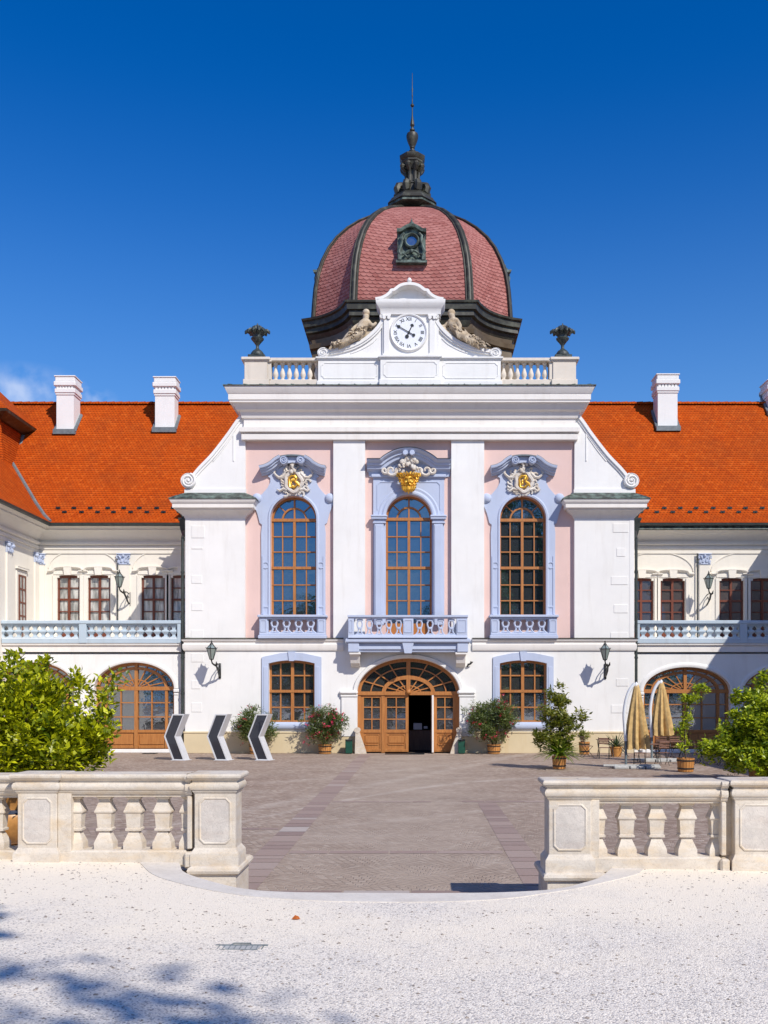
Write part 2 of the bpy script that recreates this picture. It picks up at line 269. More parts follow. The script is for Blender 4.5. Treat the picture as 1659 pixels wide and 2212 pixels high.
def cobble_mat():
    """small setts laid in overlapping fans"""
    m, t, b = newmat('fan_laid_setts'); g = G(t); p = g.pos(); s = g.sep(p)
    R = 1.05   # fan radius; fans on a half-dropped lattice
    x = g.math('DIVIDE', s[0], R*1.5); y = g.math('DIVIDE', s[1], R*0.75)
    row = g.math('FLOOR', y); xo = g.math('ADD', x, g.math('MULTIPLY', g.math('MODULO', g.math('ABSOLUTE', row), 2.0), 0.5))
    fx = g.math('MULTIPLY', g.math('SUBTRACT', g.math('FRACT', xo), 0.5), R*1.5); fy = g.math('MULTIPLY', g.math('FRACT', y), R*0.75)
    rr = g.math('ADD', g.vmath('LENGTH', g.comb(fx, g.math('ADD', fy, 0.35))), g.math('MULTIPLY', g.noise(2.2, 3, 0.5), 0.09))
    an = g.math('ARCTAN2', fx, g.math('ADD', fy, 0.35))
    ring = g.math('DIVIDE', rr, 0.115); ri = g.math('FLOOR', ring); rf = g.math('FRACT', ring)
    seg = g.math('ADD', g.math('DIVIDE', g.math('MULTIPLY', an, g.math('ADD', ri, 0.5)), 1.0), g.math('MULTIPLY', ri, 0.37)); si = g.math('FLOOR', seg); sf = g.math('FRACT', seg)
    j1 = g.ramp(g.math('ABSOLUTE', g.math('SUBTRACT', rf, 0.5)), [(0.36, 0.0), (0.46, 1.0)])
    j2 = g.ramp(g.math('ABSOLUTE', g.math('SUBTRACT', sf, 0.5)), [(0.38, 0.0), (0.47, 1.0)])
    joint = g.math('MAXIMUM', j1, j2)
    wn = t.nodes.new('ShaderNodeTexWhiteNoise'); wn.noise_dimensions = '3D'
    t.links.new(g.comb(ri, si, g.math('ADD', row, g.math('MULTIPLY', g.math('FLOOR', xo), 7.0))), wn.inputs['Vector'])
    c = g.ramp(wn.outputs['Value'], [(0.0, (0.22, 0.145, 0.105)), (0.45, (0.30, 0.215, 0.165)), (0.85, (0.37, 0.275, 0.215)), (1.0, (0.46, 0.37, 0.30))])
    grey = g.math('MULTIPLY', g.ramp(g.noise(0.16, 4, 0.6), [(0.35, 0.0), (0.62, 1.0)]), 0.55)
    # the middle lane is greyer and dustier, the sides browner
    lane = g.ramp(g.math('ABSOLUTE', g.math('ADD', s[0], 0.4)), [(0.0, 0.75), (1.0, 0.0)])
    ln = g.math('SUBTRACT', 1.0, g.math('DIVIDE', g.math('ABSOLUTE', g.math('ADD', s[0], 0.2)), 5.5), clamp=True)
    c = g.mix(g.math('MULTIPLY', g.math('MAXIMUM', grey, ln), 0.75), c, (0.41, 0.33, 0.26))
    dust = g.ramp(g.noise(0.5, 6, 0.7, g.map(p, (0.35, 1.6, 1), (0, 0, 0), (0, 0, 0.25))), [(0.55, 0.0), (0.75, 1.0)])
    c = g.mix(g.math('MULTIPLY', dust, 0.4), c, (0.47, 0.40, 0.335))
    jc = g.mix(g.ramp(g.noise(0.8, 4, 0.6), [(0.4, 0.0), (0.6, 1.0)]), (0.15, 0.11, 0.09), (0.56, 0.48, 0.40))
    c = g.mix(g.math('MULTIPLY', joint, 0.42), c, jc)
    # faint pale wheel tracks swinging in towards the entrance
    for (y0_, k1, k2, w_, f_) in ((30.6, 2.5, 0.0, 1.1, 0.34), (26.3, 1.5, -0.15, 0.45, 0.5), (33.8, 1.6, 0.06, 0.7, 0.25), (19.8, 0.9, 0.05, 0.35, 0.22)):
        yy = g.math('ADD', y0_, g.math('ADD', g.math('MULTIPLY', s[0], k1), g.math('MULTIPLY', g.math('MULTIPLY', s[0], s[0]), k2)))
        dd = g.math('ABSOLUTE', g.math('SUBTRACT', s[1], yy)); band = g.math('SUBTRACT', 1.0, g.math('DIVIDE', dd, w_), clamp=True)
        c = g.mix(g.math('MULTIPLY', g.math('MULTIPLY', band, g.ramp(g.noise(1.6, 4, 0.7), [(0.35, 0.2), (0.65, 1.0)])), f_), c, (0.60, 0.53, 0.46))
    c = g.mix(g.math('MULTIPLY', g.ramp(g.noise(0.33, 6, 0.7), [(0.55, 0.0), (0.7, 1.0)]), 0.28), c, (0.15, 0.115, 0.095))
    t.links.new(c, b.inputs['Base Color']); b.inputs['Roughness'].default_value = 0.85; b.inputs['Specular IOR Level'].default_value = 0.25
    t.links.new(g.bump(g.math('SUBTRACT', g.math('MULTIPLY', wn.outputs['Value'], 0.35), joint), 0.6, 0.018), b.inputs['Normal'])
    return m
M['cobble'] = cobble_mat()
def slab_mat():
    m, t, b = newmat('purple_brown_slabs'); g = G(t); p = g.pos(); geo = t.nodes.new('ShaderNodeNewGeometry')
    c = g.ramp(geo.outputs['Random Per Island'], [(0.0, (0.22, 0.14, 0.12)), (0.45, (0.31, 0.21, 0.175)), (0.92, (0.37, 0.27, 0.225)), (0.965, (0.47, 0.41, 0.37))])
    c = g.mix(g.math('MULTIPLY', g.noise(5, 6, 0.7), 0.7), c, (0.34, 0.275, 0.235))
    t.links.new(c, b.inputs['Base Color']); b.inputs['Roughness'].default_value = 0.8
    t.links.new(g.bump(g.noise(18, 5, 0.7), 0.3, 0.01), b.inputs['Normal']); return m
M['slab'] = slab_mat()

# ------------------------------------------------------------------ mesh builder
class MB:
    def __init__(s): s.v = []; s.f = []; s.j = 0
    def add(s, vs, fs):
        o = len(s.v); s.v += [tuple(p) for p in vs]; s.f += [tuple(i+o for i in f) for f in fs]; return s
    def box(s, x0, x1, y0, y1, z0, z1):
        if x0 > x1: x0, x1 = x1, x0
        return s.add([(x0,y0,z0),(x1,y0,z0),(x1,y1,z0),(x0,y1,z0),(x0,y0,z1),(x1,y0,z1),(x1,y1,z1),(x0,y1,z1)],
                     [(0,3,2,1),(4,5,6,7),(0,1,5,4),(1,2,6,5),(2,3,7,6),(3,0,4,7)])
    def bbox(s, x0, x1, y0, y1, z0, z1, b=0.01):
        """box with chamfered edges"""
        if x0 > x1: x0, x1 = x1, x0
        b = min(b, (x1-x0)/2.01, abs(y1-y0)/2.01, abs(z1-z0)/2.01)
        bm = bmesh.new(); bmesh.ops.create_cube(bm, size=1)
        for v in bm.verts: v.co = Vector(((x0+x1)/2+v.co.x*(x1-x0), (y0+y1)/2+v.co.y*(y1-y0), (z0+z1)/2+v.co.z*(z1-z0)))
        bmesh.ops.bevel(bm, geom=bm.edges[:], offset=b, segments=1, affect='EDGES'); bm.verts.index_update()
        s.add([v.co[:] for v in bm.verts], [[v.index for v in f.verts] for f in bm.faces]); bm.free(); return s
    def prism(s, poly, y0, y1):
        """polygon in XZ pushed along Y"""
        n = len(poly); a = sum(poly[i][0]*poly[(i+1) % n][1]-poly[(i+1) % n][0]*poly[i][1] for i in range(n))
        if a < 0: poly = poly[::-1]
        vs = [(x, y0, z) for x, z in poly]+[(x, y1, z) for x, z in poly]
        return s.add(vs, [tuple(range(n)), tuple(range(2*n-1, n-1, -1))]+[(i, i+n, (i+1) % n+n, (i+1) % n) for i in range(n)])
    def slab(s, poly, z0, z1):
        n = len(poly); a = sum(poly[i][0]*poly[(i+1) % n][1]-poly[(i+1) % n][0]*poly[i][1] for i in range(n))
        if a < 0: poly = poly[::-1]
        vs = [(x, y, z1) for x, y in poly]+[(x, y, z0) for x, y in poly]
        return s.add(vs, [tuple(range(n)), tuple(range(2*n-1, n-1, -1))]+[(i, i+n, (i+1) % n+n, (i+1) % n) for i in range(n)])
    def loft(s, rings, cap0=True, cap1=True, closed=True):
        n = len(rings[0]); o = len(s.v)
        for r in rings: s.v += [tuple(p) for p in r]
        for k in range(len(rings)-1):
            for i in range(n if closed else n-1):
                a = o+k*n+i; b = o+k*n+(i+1) % n; s.f.append((a, b, b+n, a+n))
        if cap0: s.f.append(tuple(range(o+n-1, o-1, -1)))
        if cap1: s.f.append(tuple(range(o+(len(rings)-1)*n, o+len(rings)*n)))
        return s
    def lathe(s, prof, c=(0, 0, 0), n=16, rot=0.0, sx=1.0, sy=1.0):
        rings = [[(c[0]+r*sx*cos(rot+2*pi*i/n), c[1]+r*sy*sin(rot+2*pi*i/n), c[2]+z) for i in range(n)] for r, z in prof]
        return s.loft(rings)
    def tube(s, pts, r, n=6, cap=True):
        pts = [Vector(p) for p in pts]; m = len(pts); rs = r if isinstance(r, (list, tuple)) else [r]*m
        rings = []; up = None
        for i, p in enumerate(pts):
            t = (pts[min(i+1, m-1)]-pts[max(i-1, 0)])
            if t.length < 1e-9: t = Vector((0, 0, 1))
            t.normalize()
            if up is None: up = Vector((0, 0, 1)) if abs(t.z) < 0.9 else Vector((1, 0, 0))
            a = t.cross(up)
            if a.length < 1e-6: a = t.orthogonal()
            a.normalize(); b = a.cross(t); up = b
            rings.append([p+(a*cos(2*pi*k/n)-b*sin(2*pi*k/n))*rs[i] for k in range(n)])
        return s.loft(rings, cap, cap)
    def sweep(s, path, prof, U=(0, 0, 1), closed=False, pclosed=True, flip=False):
        """carry profile (a = outward, b = along U) round a path with mitred corners"""
        U = Vector(U); P = [Vector(p) for p in path]; n = len(P); rings = []
        for i in range(n):
            if closed: t0 = P[i]-P[i-1]; t1 = P[(i+1) % n]-P[i]
            else: t0 = P[i]-P[max(i-1, 0)]; t1 = P[min(i+1, n-1)]-P[i]
            if t0.length < 1e-9: t0 = t1
            if t1.length < 1e-9: t1 = t0
            n0 = t0.normalized().cross(U); n1 = t1.normalized().cross(U); nn = n0+n1
            nn = nn.normalized() if nn.length > 1e-6 else n0
            nn = nn/max(0.35, nn.dot(n0))
            if flip: nn = -nn
            rings.append([P[i]+nn*a+U*b for a, b in prof])
        o = len(s.v); m = len(prof)
        for r in rings: s.v += [tuple(p) for p in r]
        for k in range(n if closed else n-1):
            for i in range(m if pclosed else m-1):
                a = o+k*m+i; b = o+k*m+(i+1) % m; c = o+((k+1) % n)*m+(i+1) % m; d = o+((k+1) % n)*m+i; s.f.append((a, d, c, b) if not flip else (a, b, c, d))
        if not closed and pclosed: s.f.append(tuple(range(o, o+m))); s.f.append(tuple(range(o+n*m-1, o+(n-1)*m-1, -1)))
        return s
    def bar(s, p, q, w, y0, y1):
        """straight glazing bar in the XZ plane"""
        s.j += 1; y0 = y0-0.0009*s.j; dx, dz = q[0]-p[0], q[1]-p[1]; l = sqrt(dx*dx+dz*dz) or 1; nx, nz_ = -dz/l*w/2, dx/l*w/2
        return s.prism([(p[0]+nx, p[1]+nz_), (q[0]+nx, q[1]+nz_), (q[0]-nx, q[1]-nz_), (p[0]-nx, p[1]-nz_)], y0, y1)
    def arcbar(s, cx, cz, rx, rz, a0, a1, w, y0, y1, n=20):
        s.j += 1; y0 = y0-0.0009*s.j; pts = arc(cx, cz, rx, rz, a0, a1, n); o_, i_ = [], []
        o_ = arc(cx, cz, rx+w/2, rz+w/2, a0, a1, n); i_ = arc(cx, cz, rx-w/2, rz-w/2, a0, a1, n)
        for k in range(n):
            s.prism([o_[k], o_[k+1], i_[k+1], i_[k]], y0, y1)
        return s
    def ball(s, c, r, n=8, sx=1, sy=1, sz=1):
        m = max(4, n//2+1)
        rings = [[(c[0]+r*sx*sin(pi*j/m)*cos(2*pi*i/n), c[1]+r*sy*sin(pi*j/m)*sin(2*pi*i/n), c[2]-r*sz*cos(pi*j/m)) for i in range(n)] for j in range(1, m)]
        return s.loft(rings)
    def build(s, name, mat, parent=None, smooth=None, off=(0, 0, 0)):
        me = bpy.data.meshes.new(name); me.from_pydata(s.v, [], s.f); me.update()
        bm = bmesh.new(); bm.from_mesh(me); bmesh.ops.recalc_face_normals(bm, faces=bm.faces[:]); bm.to_mesh(me); bm.free()
        if isinstance(mat, str): mat = M[mat]
        me.materials.append(mat)
        if smooth is not None:
            me.polygons.foreach_set('use_smooth', [True]*len(me.polygons)); me.set_sharp_from_angle(angle=radians(smooth))
        o = bpy.data.objects.new(name, me); COL.objects.link(o)
        if parent is not None: o.parent = parent
        o.location = off
        return o
def split_build(mb, name, mat, parent, off, key, smooth=None):
    """one object per group of connected pieces; key(centre) names the group"""
    par = list(range(len(mb.v)))
    def find(a):
        while par[a] != a: par[a] = par[par[a]]; a = par[a]
        return a
    for f in mb.f:
        r = find(f[0])
        for i in f[1:]: par[find(i)] = r
    comp = {}
    for f in mb.f: comp.setdefault(find(f[0]), []).append(f)
    groups = {}
    for r, fs in comp.items():
        idx = sorted({i for f in fs for i in f}); c = sum((Vector(mb.v[i]) for i in idx), Vector())/len(idx); groups.setdefault(key(c), []).append((idx, fs))
    res = []
    for k in sorted(groups, key=str):
        q = MB()
        for idx, fs in groups[k]:
            m_ = {i: n for n, i in enumerate(idx)}; q.add([mb.v[i] for i in idx], [[m_[i] for i in f] for f in fs])
        res.append(q.build(name, mat, parent, smooth, off))
    return res
def arc(cx, cz, rx, rz, a0, a1, n):
    return [(cx+rx*cos(radians(a0+(a1-a0)*i/n)), cz+rz*sin(radians(a0+(a1-a0)*i/n))) for i in range(n+1)]
def tag(o, label=None, cat=None, group=None, kind=None):
    if label: o['label'] = label
    if cat: o['category'] = cat
    if group: o['group'] = group
    if kind: o['kind'] = kind
    return o
def empty(name, loc, rz=0, label=None, cat=None, group=None):
    o = bpy.data.objects.new(name, None); COL.objects.link(o); o.location = loc; o.rotation_euler = (0, 0, rz); o.empty_display_size = 0.3
    return tag(o, label, cat, group)
def dup(o, parent=None, keep=True):
    c = o.copy(); COL.objects.link(c)
    if parent is not None: c.parent = parent
    for ch in [x for x in bpy.data.objects if x.parent == o]: dup(ch, c)
    return c
def sample(xz_pts, n):  return xz_pts
def catmull(pts, n=6):
    out_ = []
    P = [pts[0]]+list(pts)+[pts[-1]]
    for i in range(1, len(P)-2):
        for k in range(n):
            t = k/n; a, b, c, d = (Vector(P[j]) for j in (i-1, i, i+1, i+2))
            out_.append(tuple(0.5*((2*b)+(c-a)*t+(2*a-5*b+4*c-d)*t*t+(3*b-a-3*c+d)*t*t*t)))
    out_.append(tuple(pts[-1])); return out_
def leaves(name, mat, parent, pts, size, droop=0.2, up=0.5, asp=0.42, seed=0, off=(0, 0, 0), outv=None, fold=0.25):
    """many small folded leaf blades at pts (N,3)"""
    r = np.random.default_rng(seed); n = len(pts); pts = np.asarray(pts, float)
    d = r.normal(size=(n, 3)); d[:, 2] = np.abs(d[:, 2])*up-droop
    if outv is not None: d = d*0.9+np.asarray(outv)*0.7
    d /= np.linalg.norm(d, axis=1)[:, None]+1e-9
    s_ = np.cross(d, r.normal(size=(n, 3))*0.5+np.array([0, 0, 1.0])); s_ /= np.linalg.norm(s_, axis=1)[:, None]+1e-9
    nn = np.cross(s_, d); L_ = size*(0.65+0.7*r.random(n))[:, None]; w = L_*asp*0.5
    a = pts; m_ = pts+d*L_*0.5; tip = pts+d*L_-nn*L_*0.12
    V = np.stack([a, m_+s_*w+nn*w*fold, tip, m_-s_*w+nn*w*fold, m_], 1).reshape(-1, 3)
    i = np.arange(n)*5
    F = np.stack([np.stack([i, i+4, i+1], 1), np.stack([i+4, i+2, i+1], 1), np.stack([i, i+3, i+4], 1), np.stack([i+4, i+3, i+2], 1)], 1).reshape(-1, 3)
    me = bpy.data.meshes.new(name); me.vertices.add(len(V)); me.vertices.foreach_set('co', V.ravel())
    me.loops.add(len(F)*3); me.loops.foreach_set('vertex_index', F.ravel().astype(np.int32))
    me.polygons.add(len(F)); me.polygons.foreach_set('loop_start', np.arange(0, len(F)*3, 3, dtype=np.int32)); me.polygons.foreach_set('loop_total', np.full(len(F), 3, dtype=np.int32))
    me.update(calc_edges=True); me.materials.append(M[mat])
    o = bpy.data.objects.new(name, me); COL.objects.link(o); o.parent = parent; o.location = off; return o
def blob_pts(n, c, rad, nclump, crad, seed, shell=0.75, flat=1.0):
    """points gathered in clumps spread through an ellipsoid, with outward directions"""
    r = np.random.default_rng(seed)
    d = r.normal(size=(nclump, 3)); d /= np.linalg.norm(d, axis=1)[:, None]
    R = (shell+(1-shell)*r.random(nclump))[:, None]*(0.55+0.5*r.random(nclump)[:, None])
    C = np.array(c)+d*R*np.array(rad)
    k = r.integers(0, nclump, n); e = r.normal(size=(n, 3)); e /= np.linalg.norm(e, axis=1)[:, None]
    rr = (r.random(n)**0.5)[:, None]*crad*(0.6+0.8*r.random(nclump)[k][:, None])
    P = C[k]+e*rr*np.array([1, 1, flat]); O = e*0.6+d[k]*0.5
    return P, O, C
def text_mesh(body, size, depth, mat, name, parent, loc, rot=0.0, off=(0, 0, 0)):
    cu = bpy.data.curves.new(name, 'FONT'); cu.body = body; cu.size = size; cu.extrude = depth; cu.align_x = 'CENTER'; cu.align_y = 'CENTER'
    cu.offset = 0.002
    to = bpy.data.objects.new(name, cu); COL.objects.link(to); bpy.context.view_layer.update()
    me = bpy.data.meshes.new_from_object(to.evaluated_get(bpy.context.evaluated_depsgraph_get()))
    bpy.data.objects.remove(to); me.name = name
    mt = Matrix.Rotation(rot, 4, 'Y') @ Matrix.Rotation(radians(90), 4, 'X'); me.transform(mt); me.transform(Matrix.Translation(loc))
    me.materials.clear(); me.materials.append(M[mat]); o = bpy.data.objects.new(name, me); COL.objects.link(o); o.parent = parent; o.location = off; return o
def skin(name, mat, parent, joints, edges, sub=2, off=(0, 0, 0)):
    """one continuous body grown over a skeleton; joints = [(x,y,z,r)]"""
    me = bpy.data.meshes.new(name); me.from_pydata([j[:3] for j in joints], edges, []); o = bpy.data.objects.new(name, me); COL.objects.link(o)
    sk = o.modifiers.new('s', 'SKIN'); sk.use_smooth_shade = True
    for i, j in enumerate(joints):
        d = me.skin_vertices[0].data[i]; d.radius = (j[3], j[3]); d.use_root = (i == 0)
    sb = o.modifiers.new('b', 'SUBSURF'); sb.levels = sub; sb.render_levels = sub
    bpy.context.view_layer.update()
    m2 = bpy.data.meshes.new_from_object(o.evaluated_get(bpy.context.evaluated_depsgraph_get())); bpy.data.objects.remove(o)
    m2.name = name; m2.materials.clear(); m2.materials.append(M[mat]); m2.polygons.foreach_set('use_smooth', [True]*len(m2.polygons))
    o = bpy.data.objects.new(name, m2); COL.objects.link(o); o.parent = parent; o.location = off; return o
# survey: measurements of the photograph turned into metres on a plane at a known distance
D0 = 43.1
def PX(x, d): return (x-905)*d/2100
def PZ(y, d): return CAMZ+(1508-y)*d/2100
def FX(x): return PX(x, D0)
def FZ(y): return PZ(y, D0)
def MM(p): return p*D0/2100
# ================================================================== GROUND
def gz(X): return 0.535-0.0125*max(-12, min(12, X))
def gpt(x, y):
    u = (y-1508)-0.0125*(x-905); d = (CAMZ-0.535)*2100/u; return ((x-905)*d/2100, d)
mb = MB(); mb.add([(-900, -300, 0), (900, -300, 0), (900, 1500, 0), (-900, 1500, 0)], [(0, 1, 2, 3)])
gd = mb.build('ground', 'cobble'); tag(gd, 'wide courtyard of small brownish setts in front of the palace', 'courtyard', kind='structure')
# gravel terrace with the curved kerb cut into it
innerD = [(384, 1862), (389, 1869), (394, 1882), (414, 1892), (439, 1900), (475, 1910), (512, 1918.5), (545, 1923), (576, 1926), (640, 1928.5), (720, 1929.5), (800, 1930), (900, 1930.5), (1000, 1930), (1090, 1928.5), (1175, 1924), (1205, 1920), (1230, 1916), (1260, 1908), (1287, 1900), (1302, 1892), (1312, 1884), (1322, 1876)]
outerD = [(300, 1862), (308, 1870), (322, 1884), (345, 1896), (385, 1908), (430, 1919), (480, 1928.5), (540, 1937), (620, 1943), (700, 1947), (790, 1949), (880, 1949.5), (970, 1948), (1050, 1945), (1120, 1939), (1180, 1930), (1240, 1921), (1300, 1908), (1345, 1897), (1378, 1888), (1388, 1880), (1394, 1876)]
inner = [gpt(*p) for p in innerD]; outer = [gpt(*p) for p in outerD]
outer = catmull([(p[0], p[1], 0) for p in outer], 3); outer = [(p[0], p[1]) for p in outer]
inner = catmull([(p[0], p[1], 0) for p in inner], 3); inner = [(p[0], p[1]) for p in inner]
YB = 11.25
mb = MB()
poly = [(-60, -40), (60, -40), (60, YB), (outer[-1][0], YB)]+outer[::-1][1:-1]+[(outer[0][0], YB), (-60, YB)]
n = len(poly)
# split into a fine sheet: far strip polygon + near grid is not needed, plane is exact except at the clamps
cut = [(-12, -40), (12, -40), (12, YB), (outer[-1][0], YB)]+outer[::-1][1:-1]+[(outer[0][0], YB), (-12, YB)]
mb.add([(x, y, gz(x)) for x, y in cut], [tuple(range(len(cut)))])
mb.add([(-60, -40, gz(-12)), (-12, -40, gz(-12)), (-12, YB, gz(-12)), (-60, YB, gz(-12))], [(0, 1, 2, 3)])
mb.add([(12, -40, gz(12)), (60, -40, gz(12)), (60, YB, gz(12)), (12, YB, gz(12))], [(0, 1, 2, 3)])
o = mb.build('gravel_terrace', 'gravel'); tag(o, 'pale gravel path in the foreground before the balustrades', 'gravel path', kind='structure')
mb = MB()
ring = outer+inner[::-1]; n = len(ring)
top = [(x, y, gz(x)+0.006) for x, y in ring]; bot = [(x, y, gz(x)-0.20) for x, y in ring]
mb.add(top+bot, [tuple(range(n))]+[(i, (i+1) % n, (i+1) % n+n, i+n) for i in range(n)])
# riser down to the court, with two treads
for k, (dz, dy) in enumerate([(0.20, 0.0), (0.37, 0.34)]):
    r0 = [(x, y+dy) for x, y in inner]; r1 = [(x, y+dy+0.36) for x, y in inner]
    ring = r0+r1[::-1]; n = len(ring)
    mb.add([(x, y, gz(x)-dz) for x, y in ring]+[(x, y, -0.1) for x, y in ring], [tuple(range(n))]+[(i, (i+1) % n, (i+1) % n+n, i+n) for i in range(n)])
o = mb.build('kerb', 'kerb'); tag(o, 'curved pale stone kerb and steps in the gate opening', 'kerb', kind='structure')
# retaining wall under the balustrades
mb = MB()
mb.box(-60, -2.14, YB-0.1, 11.75, -0.2, 0.44); mb.box(1.50, 60, YB-0.1, 11.75, -0.2, 0.36)
o = mb.build('retaining_wall', 'balus'); tag(o, kind='structure')
# slab strips in the paving (4 mm above the setts)
mb = MB(); r = random.Random(3)
def strip(x0, x1, y0, y1, alongx=False, smin=0.28, smax=0.75, z=0.004):
    a, b = (x0, x1) if alongx else (y0, y1); p = a
    while p < b-0.05:
        q = min(b, p+r.uniform(smin, smax)); g_ = 0.013
        if alongx: mb.add([(p+g_, y0, z), (q-g_, y0, z), (q-g_, y1, z), (p+g_, y1, z)], [(0, 1, 2, 3)])
        else: mb.add([(x0, p+g_, z), (x1, p+g_, z), (x1, q-g_, z), (x0, q-g_, z)], [(0, 1, 2, 3)])
        p = q
strip(-2.56, -2.07, 11.9, 42.4); strip(1.37, 1.80, 11.9, 22.7)
strip(-2.05, 1.35, 15.25, 15.52, True, 0.6, 1.1); strip(-2.05, 1.35, 12.05, 12.3, True, 0.6, 1.1); strip(1.0, 9.0, 22.75, 23.1, True, 0.5, 1.2)
strip(-2.05, 0.3, 22.75, 22.95, True, 0.5, 1.2)
strip(-14, -2.6, 18.0, 18.25, True, 0.5, 1.1)
o = mb.build('paving_slabs', 'slab'); tag(o, 'strips of larger purple-brown slabs crossing the courtyard', 'paving', kind='structure')

# ================================================================== PALACE
AX = FX(885)
PAL = empty('palace', (AX, D0, 0), 0, 'white and pink baroque palace with red dome, blue window surrounds and orange tiled wings', 'palace')
OFF = (-AX, -D0, 0)
def part(mb, name, mat, smooth=None): return mb.build(name, mat, PAL, smooth, OFF)
def part2(mb, name, mat, smooth=None): return split_build(mb, name, mat, PAL, OFF, lambda c: c.x > AX, smooth)
def sub(mb, name, mat, parent, smooth=None): return mb.build(name, mat, parent, smooth)
def wall_open(mb, x0, x1, z0, z1, y, ops, rev=0.3):
    """wall sheet with openings: op = (zb, archpts from left to right); reveals run back by rev"""
    ops = sorted(ops, key=lambda o: o[1][0][0]); x = x0
    for zb, pts in ops:
        xl, xr = pts[0][0], pts[-1][0]
        mb.add([(x, y, z0), (xl, y, z0), (xl, y, z1), (x, y, z1)], [(0, 1, 2, 3)])
        if zb > z0+0.001: mb.add([(xl, y, z0), (xr, y, z0), (xr, y, zb), (xl, y, zb)], [(0, 1, 2, 3)])
        for a, b in zip(pts[:-1], pts[1:]): mb.add([(a[0], y, a[1]), (b[0], y, b[1]), (b[0], y, z1), (a[0], y, z1)], [(0, 1, 2, 3)])
        loop = [(xl, zb)]+list(pts)+[(xr, zb)]
        for a, b in zip(loop, loop[1:]+loop[:1]): mb.add([(a[0], y, a[1]), (b[0], y, b[1]), (b[0], y+rev, b[1]), (a[0], y+rev, a[1])], [(0, 1, 2, 3)])
        x = xr
    mb.add([(x, y, z0), (x1, y, z0), (x1, y, z1), (x, y, z1)], [(0, 1, 2, 3)])
XL, XR = FX(400), FX(1370)          # outer corners of the central block
UL, UR = FX(529), FX(1241)          # upper storey corners
zS = FZ(1381)                       # string course
# ---- ground floor wall of the central block
gwL = (FX(580.5), FX(680)); gwR = (FX(1079.5), FX(1181))
def gw_pts(a): return [(a[0]+(a[1]-a[0])*t, FZ(1433)+0.14*(1-(2*t-1)**2)) for t in [i/12 for i in range(13)]]
pcx = FX(882); prx = MM(110.5); pz0 = FZ(1497); prz = MM(75)
portal = arc(pcx, pz0, prx, prz, 180, 0, 40)
mb = MB()
wall_open(mb, XL, XR, 0, zS, D0, [(FZ(1561), gw_pts(gwL)), (0.0, portal), (FZ(1561), gw_pts(gwR))], 0.45)
mb.add([(XL, D0, 0), (XL, D0+14, 0), (XL, D0+14, zS), (XL, D0, zS)], [(0, 1, 2, 3)]); mb.add([(XR, D0, 0), (XR, D0, zS), (XR, D0+14, zS), (XR, D0+14, 0)], [(0, 1, 2, 3)])
part(mb, 'ground_floor_wall', 'white')
# plinth (ochre stone), broken by the portal
mb = MB()
for a, b in ((XL, FX(769)), (FX(995), XR)):
    mb.bbox(a-0.05, b, D0-0.05, D0+0.02, 0, FZ(1584), 0.01); mb.bbox(a-0.07, b+0.01, D0-0.075, D0+0.02, FZ(1584), FZ(1580), 0.01)
part2(mb, 'plinth', 'plinth')
# string course
sp_ = [(0, 0), (0.06, 0), (0.10, 0.10), (0.10, 0.27), (0.05, 0.31), (0.05, 0.36), (0.13, 0.44), (0.13, 0.50), (0, 0.50)]
mb = MB(); zb_ = zS-0.50
mb.sweep([(XL, D0+6, zb_), (XL, D0, zb_), (FX(742), D0, zb_)], sp_); mb.sweep([(FX(1020), D0, zb_), (XR, D0, zb_), (XR, D0+6, zb_)], sp_)
part2(mb, 'string_course', 'trim', 30)
mb = MB()
mb.sweep([(XL, D0+6, zS), (XL, D0, zS), (FX(742), D0, zS)], [(0, 0.002), (0.155, 0.002), (0.155, 0.03), (0, 0.07)]); mb.sweep([(FX(1020), D0, zS), (XR, D0, zS), (XR, D0+6, zS)], [(0, 0.002), (0.155, 0.002), (0.155, 0.03), (0, 0.07)])
part2(mb, 'string_course_flashing', 'copper')
# ---- upper storey: pink panels, recessed
YP = D0+0.22
WIN = [(FX(632.7), MM(50), FZ(1119), FZ(1330)), (FX(883), MM(50), FZ(1117), FZ(1372)), (FX(1130.7), MM(50.5), FZ(1119), FZ(1330))]
zE = FZ(951)
mb = MB()
wall_open(mb, UL, UR, zS, zE, YP, [(w[3], arc(w[0], w[2], w[1], w[1], 180, 0, 28)) for w in WIN], 0.5)
part(mb, 'pink_wall', 'pink')
mb = MB()
mb.box(FX(720), FX(788.5), D0, YP-0.002, zS, zE); mb.box(FX(975), FX(1046), D0, YP-0.002, zS, zE)
part2(mb, 'pilaster', 'white')
# side blocks (white) and their mass
zB = FZ(1119)
mb = MB()
mb.box(XL, UL, D0, D0+14, zS, zB+0.5); mb.box(UR, XR, D0, D0+14, zS, zB+0.5)
mb.box(UL, UL+0.25, YP+0.01, D0+13, zS, zE+1.5); mb.box(UR-0.25, UR, YP+0.01, D0+13, zS, zE+1.5)
part2(mb, 'side_block_wall', 'white')
